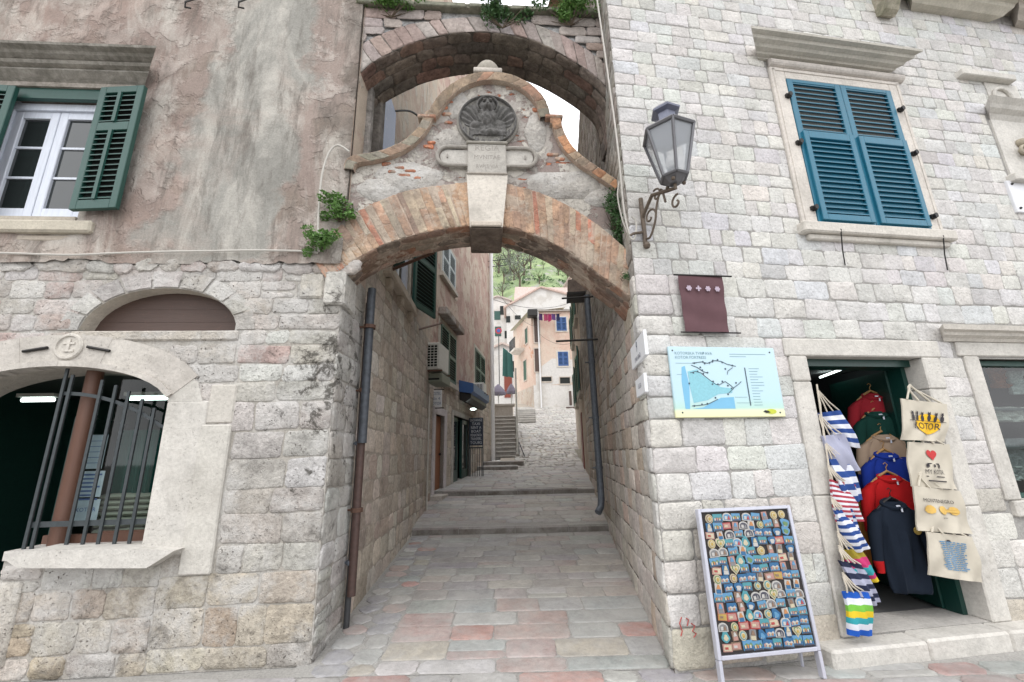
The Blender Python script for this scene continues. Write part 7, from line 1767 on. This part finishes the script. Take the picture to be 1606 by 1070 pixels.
# ================================================================== PLANTS ON THE ARCHES
def plant(x,y,fr_,v,r,n,ls,lab,mat=None,sq=(1,1,1),hang=0,seed=1,fern=False):
    u,z=fr_.hit(x,y,v); c=fr_.P(u,z,v); base=fr_.P(u,z-r*.9,max(0,v-.08)); rg=random.Random(seed)
    t=thing('wall_plant',lab,'plant',base)
    mb=MB()
    for k in range(9):
        a=V((rg.uniform(-1,1)*sq[0],rg.uniform(-1,.4)*.6,rg.uniform(.0,1.2)*sq[2])); mb.tube([base,base+a*r*.5+V((0,0,.1*r)),base+a*r*1.1+V((0,0,.3*r-hang*r*.5))],[.008,.005,.002],0,5)
    mb.build('stems',[M_stem],t)
    mb=MB(); leaves(mb,c,r,n,ls,rg=rg,clump=14,sq=sq,hang=hang); mb.build('foliage',[mat or M_leaf],t)
plant(531,322,L,.12,.155,1500,.034,'upper small bright green bush at the left foot of the brick arch',seed=1)
plant(499,378,L,.12,.14,1300,.034,'lower small bright green bush just above the springer stone',seed=2)
plant(968,338,L,.12,.18,1500,.032,'slender dark green fern where the brick arch meets the right house',M_leafd,sq=(.55,.5,1.5),seed=3)
plant(788,12,L,.12,.24,2200,.040,'dark green bush on the middle of the upper ledge',M_leafd,sq=(1.5,.8,.6),seed=4)
plant(896,8,L,.12,.24,2200,.040,'bright green bush on the right part of the upper ledge',sq=(1.4,.8,.6),seed=5)
plant(612,0,L,.10,.18,1300,.036,'low green tuft on the left part of the upper ledge',sq=(1.7,.8,.35),seed=6)
plant(982,432,L,.26,.05,120,.02,'tiny green tuft low on the right haunch of the brick arch',M_leafd,seed=7)
# ================================================================== LIGHT, SKY, CAMERA
w=bpy.data.worlds.new('World'); SC.world=w; w.use_nodes=True; nt=w.node_tree
sky=nt.nodes.new('ShaderNodeTexSky'); sky.sky_type='NISHITA'; sky.sun_disc=False; SEL,SROT=58,200
sky.sun_elevation=rad(SEL); sky.sun_rotation=rad(SROT); sky.air_density=1.0; sky.dust_density=6; sky.ozone_density=1
hs=nt.nodes.new('ShaderNodeHueSaturation'); hs.inputs['Saturation'].default_value=.45
# broken white cloud over the blue
tc=nt.nodes.new('ShaderNodeTexCoord'); nz=nt.nodes.new('ShaderNodeTexNoise'); nz.inputs['Scale'].default_value=2.2; nz.inputs['Detail'].default_value=6
cr_=nt.nodes.new('ShaderNodeValToRGB'); cr_.color_ramp.elements[0].position=.30; cr_.color_ramp.elements[1].position=.55
mx=nt.nodes.new('ShaderNodeMix'); mx.data_type='RGBA'
nt.links.new(tc.outputs['Generated'],nz.inputs['Vector']); nt.links.new(nz.outputs['Fac'],cr_.inputs['Fac']); nt.links.new(cr_.outputs['Color'],mx.inputs['Factor'])
nt.links.new(sky.outputs[0],hs.inputs['Color']); nt.links.new(hs.outputs[0],mx.inputs['A']); mx.inputs['B'].default_value=(14.5,14.6,15.0,1)
bg=nt.nodes['Background']; nt.links.new(mx.outputs['Result'],bg.inputs['Color']); bg.inputs['Strength'].default_value=.15
sl_=bpy.data.lights.new('sun','SUN'); sl_.energy=.85; sl_.angle=rad(25); sl_.color=(1,.96,.90)
so=bpy.data.objects.new('sun',sl_); COL.objects.link(so)
# the sun stands high behind the viewer, a little to the left
az=rad(SROT); sd=V((math.sin(az)*math.cos(rad(SEL)),math.cos(az)*math.cos(rad(SEL)),math.sin(rad(SEL))))
so.rotation_euler=sd.to_track_quat('Z','Y').to_euler()
cam=bpy.data.cameras.new('camera'); co=bpy.data.objects.new('camera',cam); COL.objects.link(co)
cam.sensor_width=36; cam.sensor_fit='HORIZONTAL'; cam.lens=F/1606*36; cam.clip_end=2000; cam.clip_start=.05
rt=V((cr,sr*sp,-sr*cp)); upv=V((sr,-cr*sp,cr*cp)); bk=-V((0,cp,sp))
m=Matrix((( rt.x,upv.x,bk.x,0),(rt.y,upv.y,bk.y,0),(rt.z,upv.z,bk.z,EYE),(0,0,0,1))); co.matrix_world=m
SC.camera=co
SC.view_settings.view_transform='Standard'; SC.view_settings.look='None'; SC.view_settings.exposure=.15; SC.view_settings.gamma=1

for pts in ([(1069,968),(1066,978),(1070,990),(1068,998)],[(1076,970),(1080,972),(1078,982)],[(1084,978),(1090,982),(1086,990),(1092,994),(1088,1000)]):
    mb=MB(); mb.tube([R.P(*R.hit(x,y,.022),.022) for x,y in pts],.0045,0,4); mb.build('red_scrawl',[plain('red_scrawl_paint',(.42,.08,.07),.8)],rh)

for i,(a,b,lb) in enumerate(((atY(773,448,18.7),atY(842,512,33.8),'long sagging wire from the white pipe to the orange house'),(atY(774,470,18.7),atY(905,470,26),'wire crossing the view high between the white pipe and the right house'),(atY(846,524,33.6),atY(906,535,28),'short wire across the front of the orange house'))):
    mb=MB(); mb.tube([a+(b-a)*t_-V((0,0,.5*4*t_*(1-t_))) for t_ in [k/12 for k in range(13)]],.012,0,4); one(mb,'overhead_wire',[M_bcable],lb,'wire')
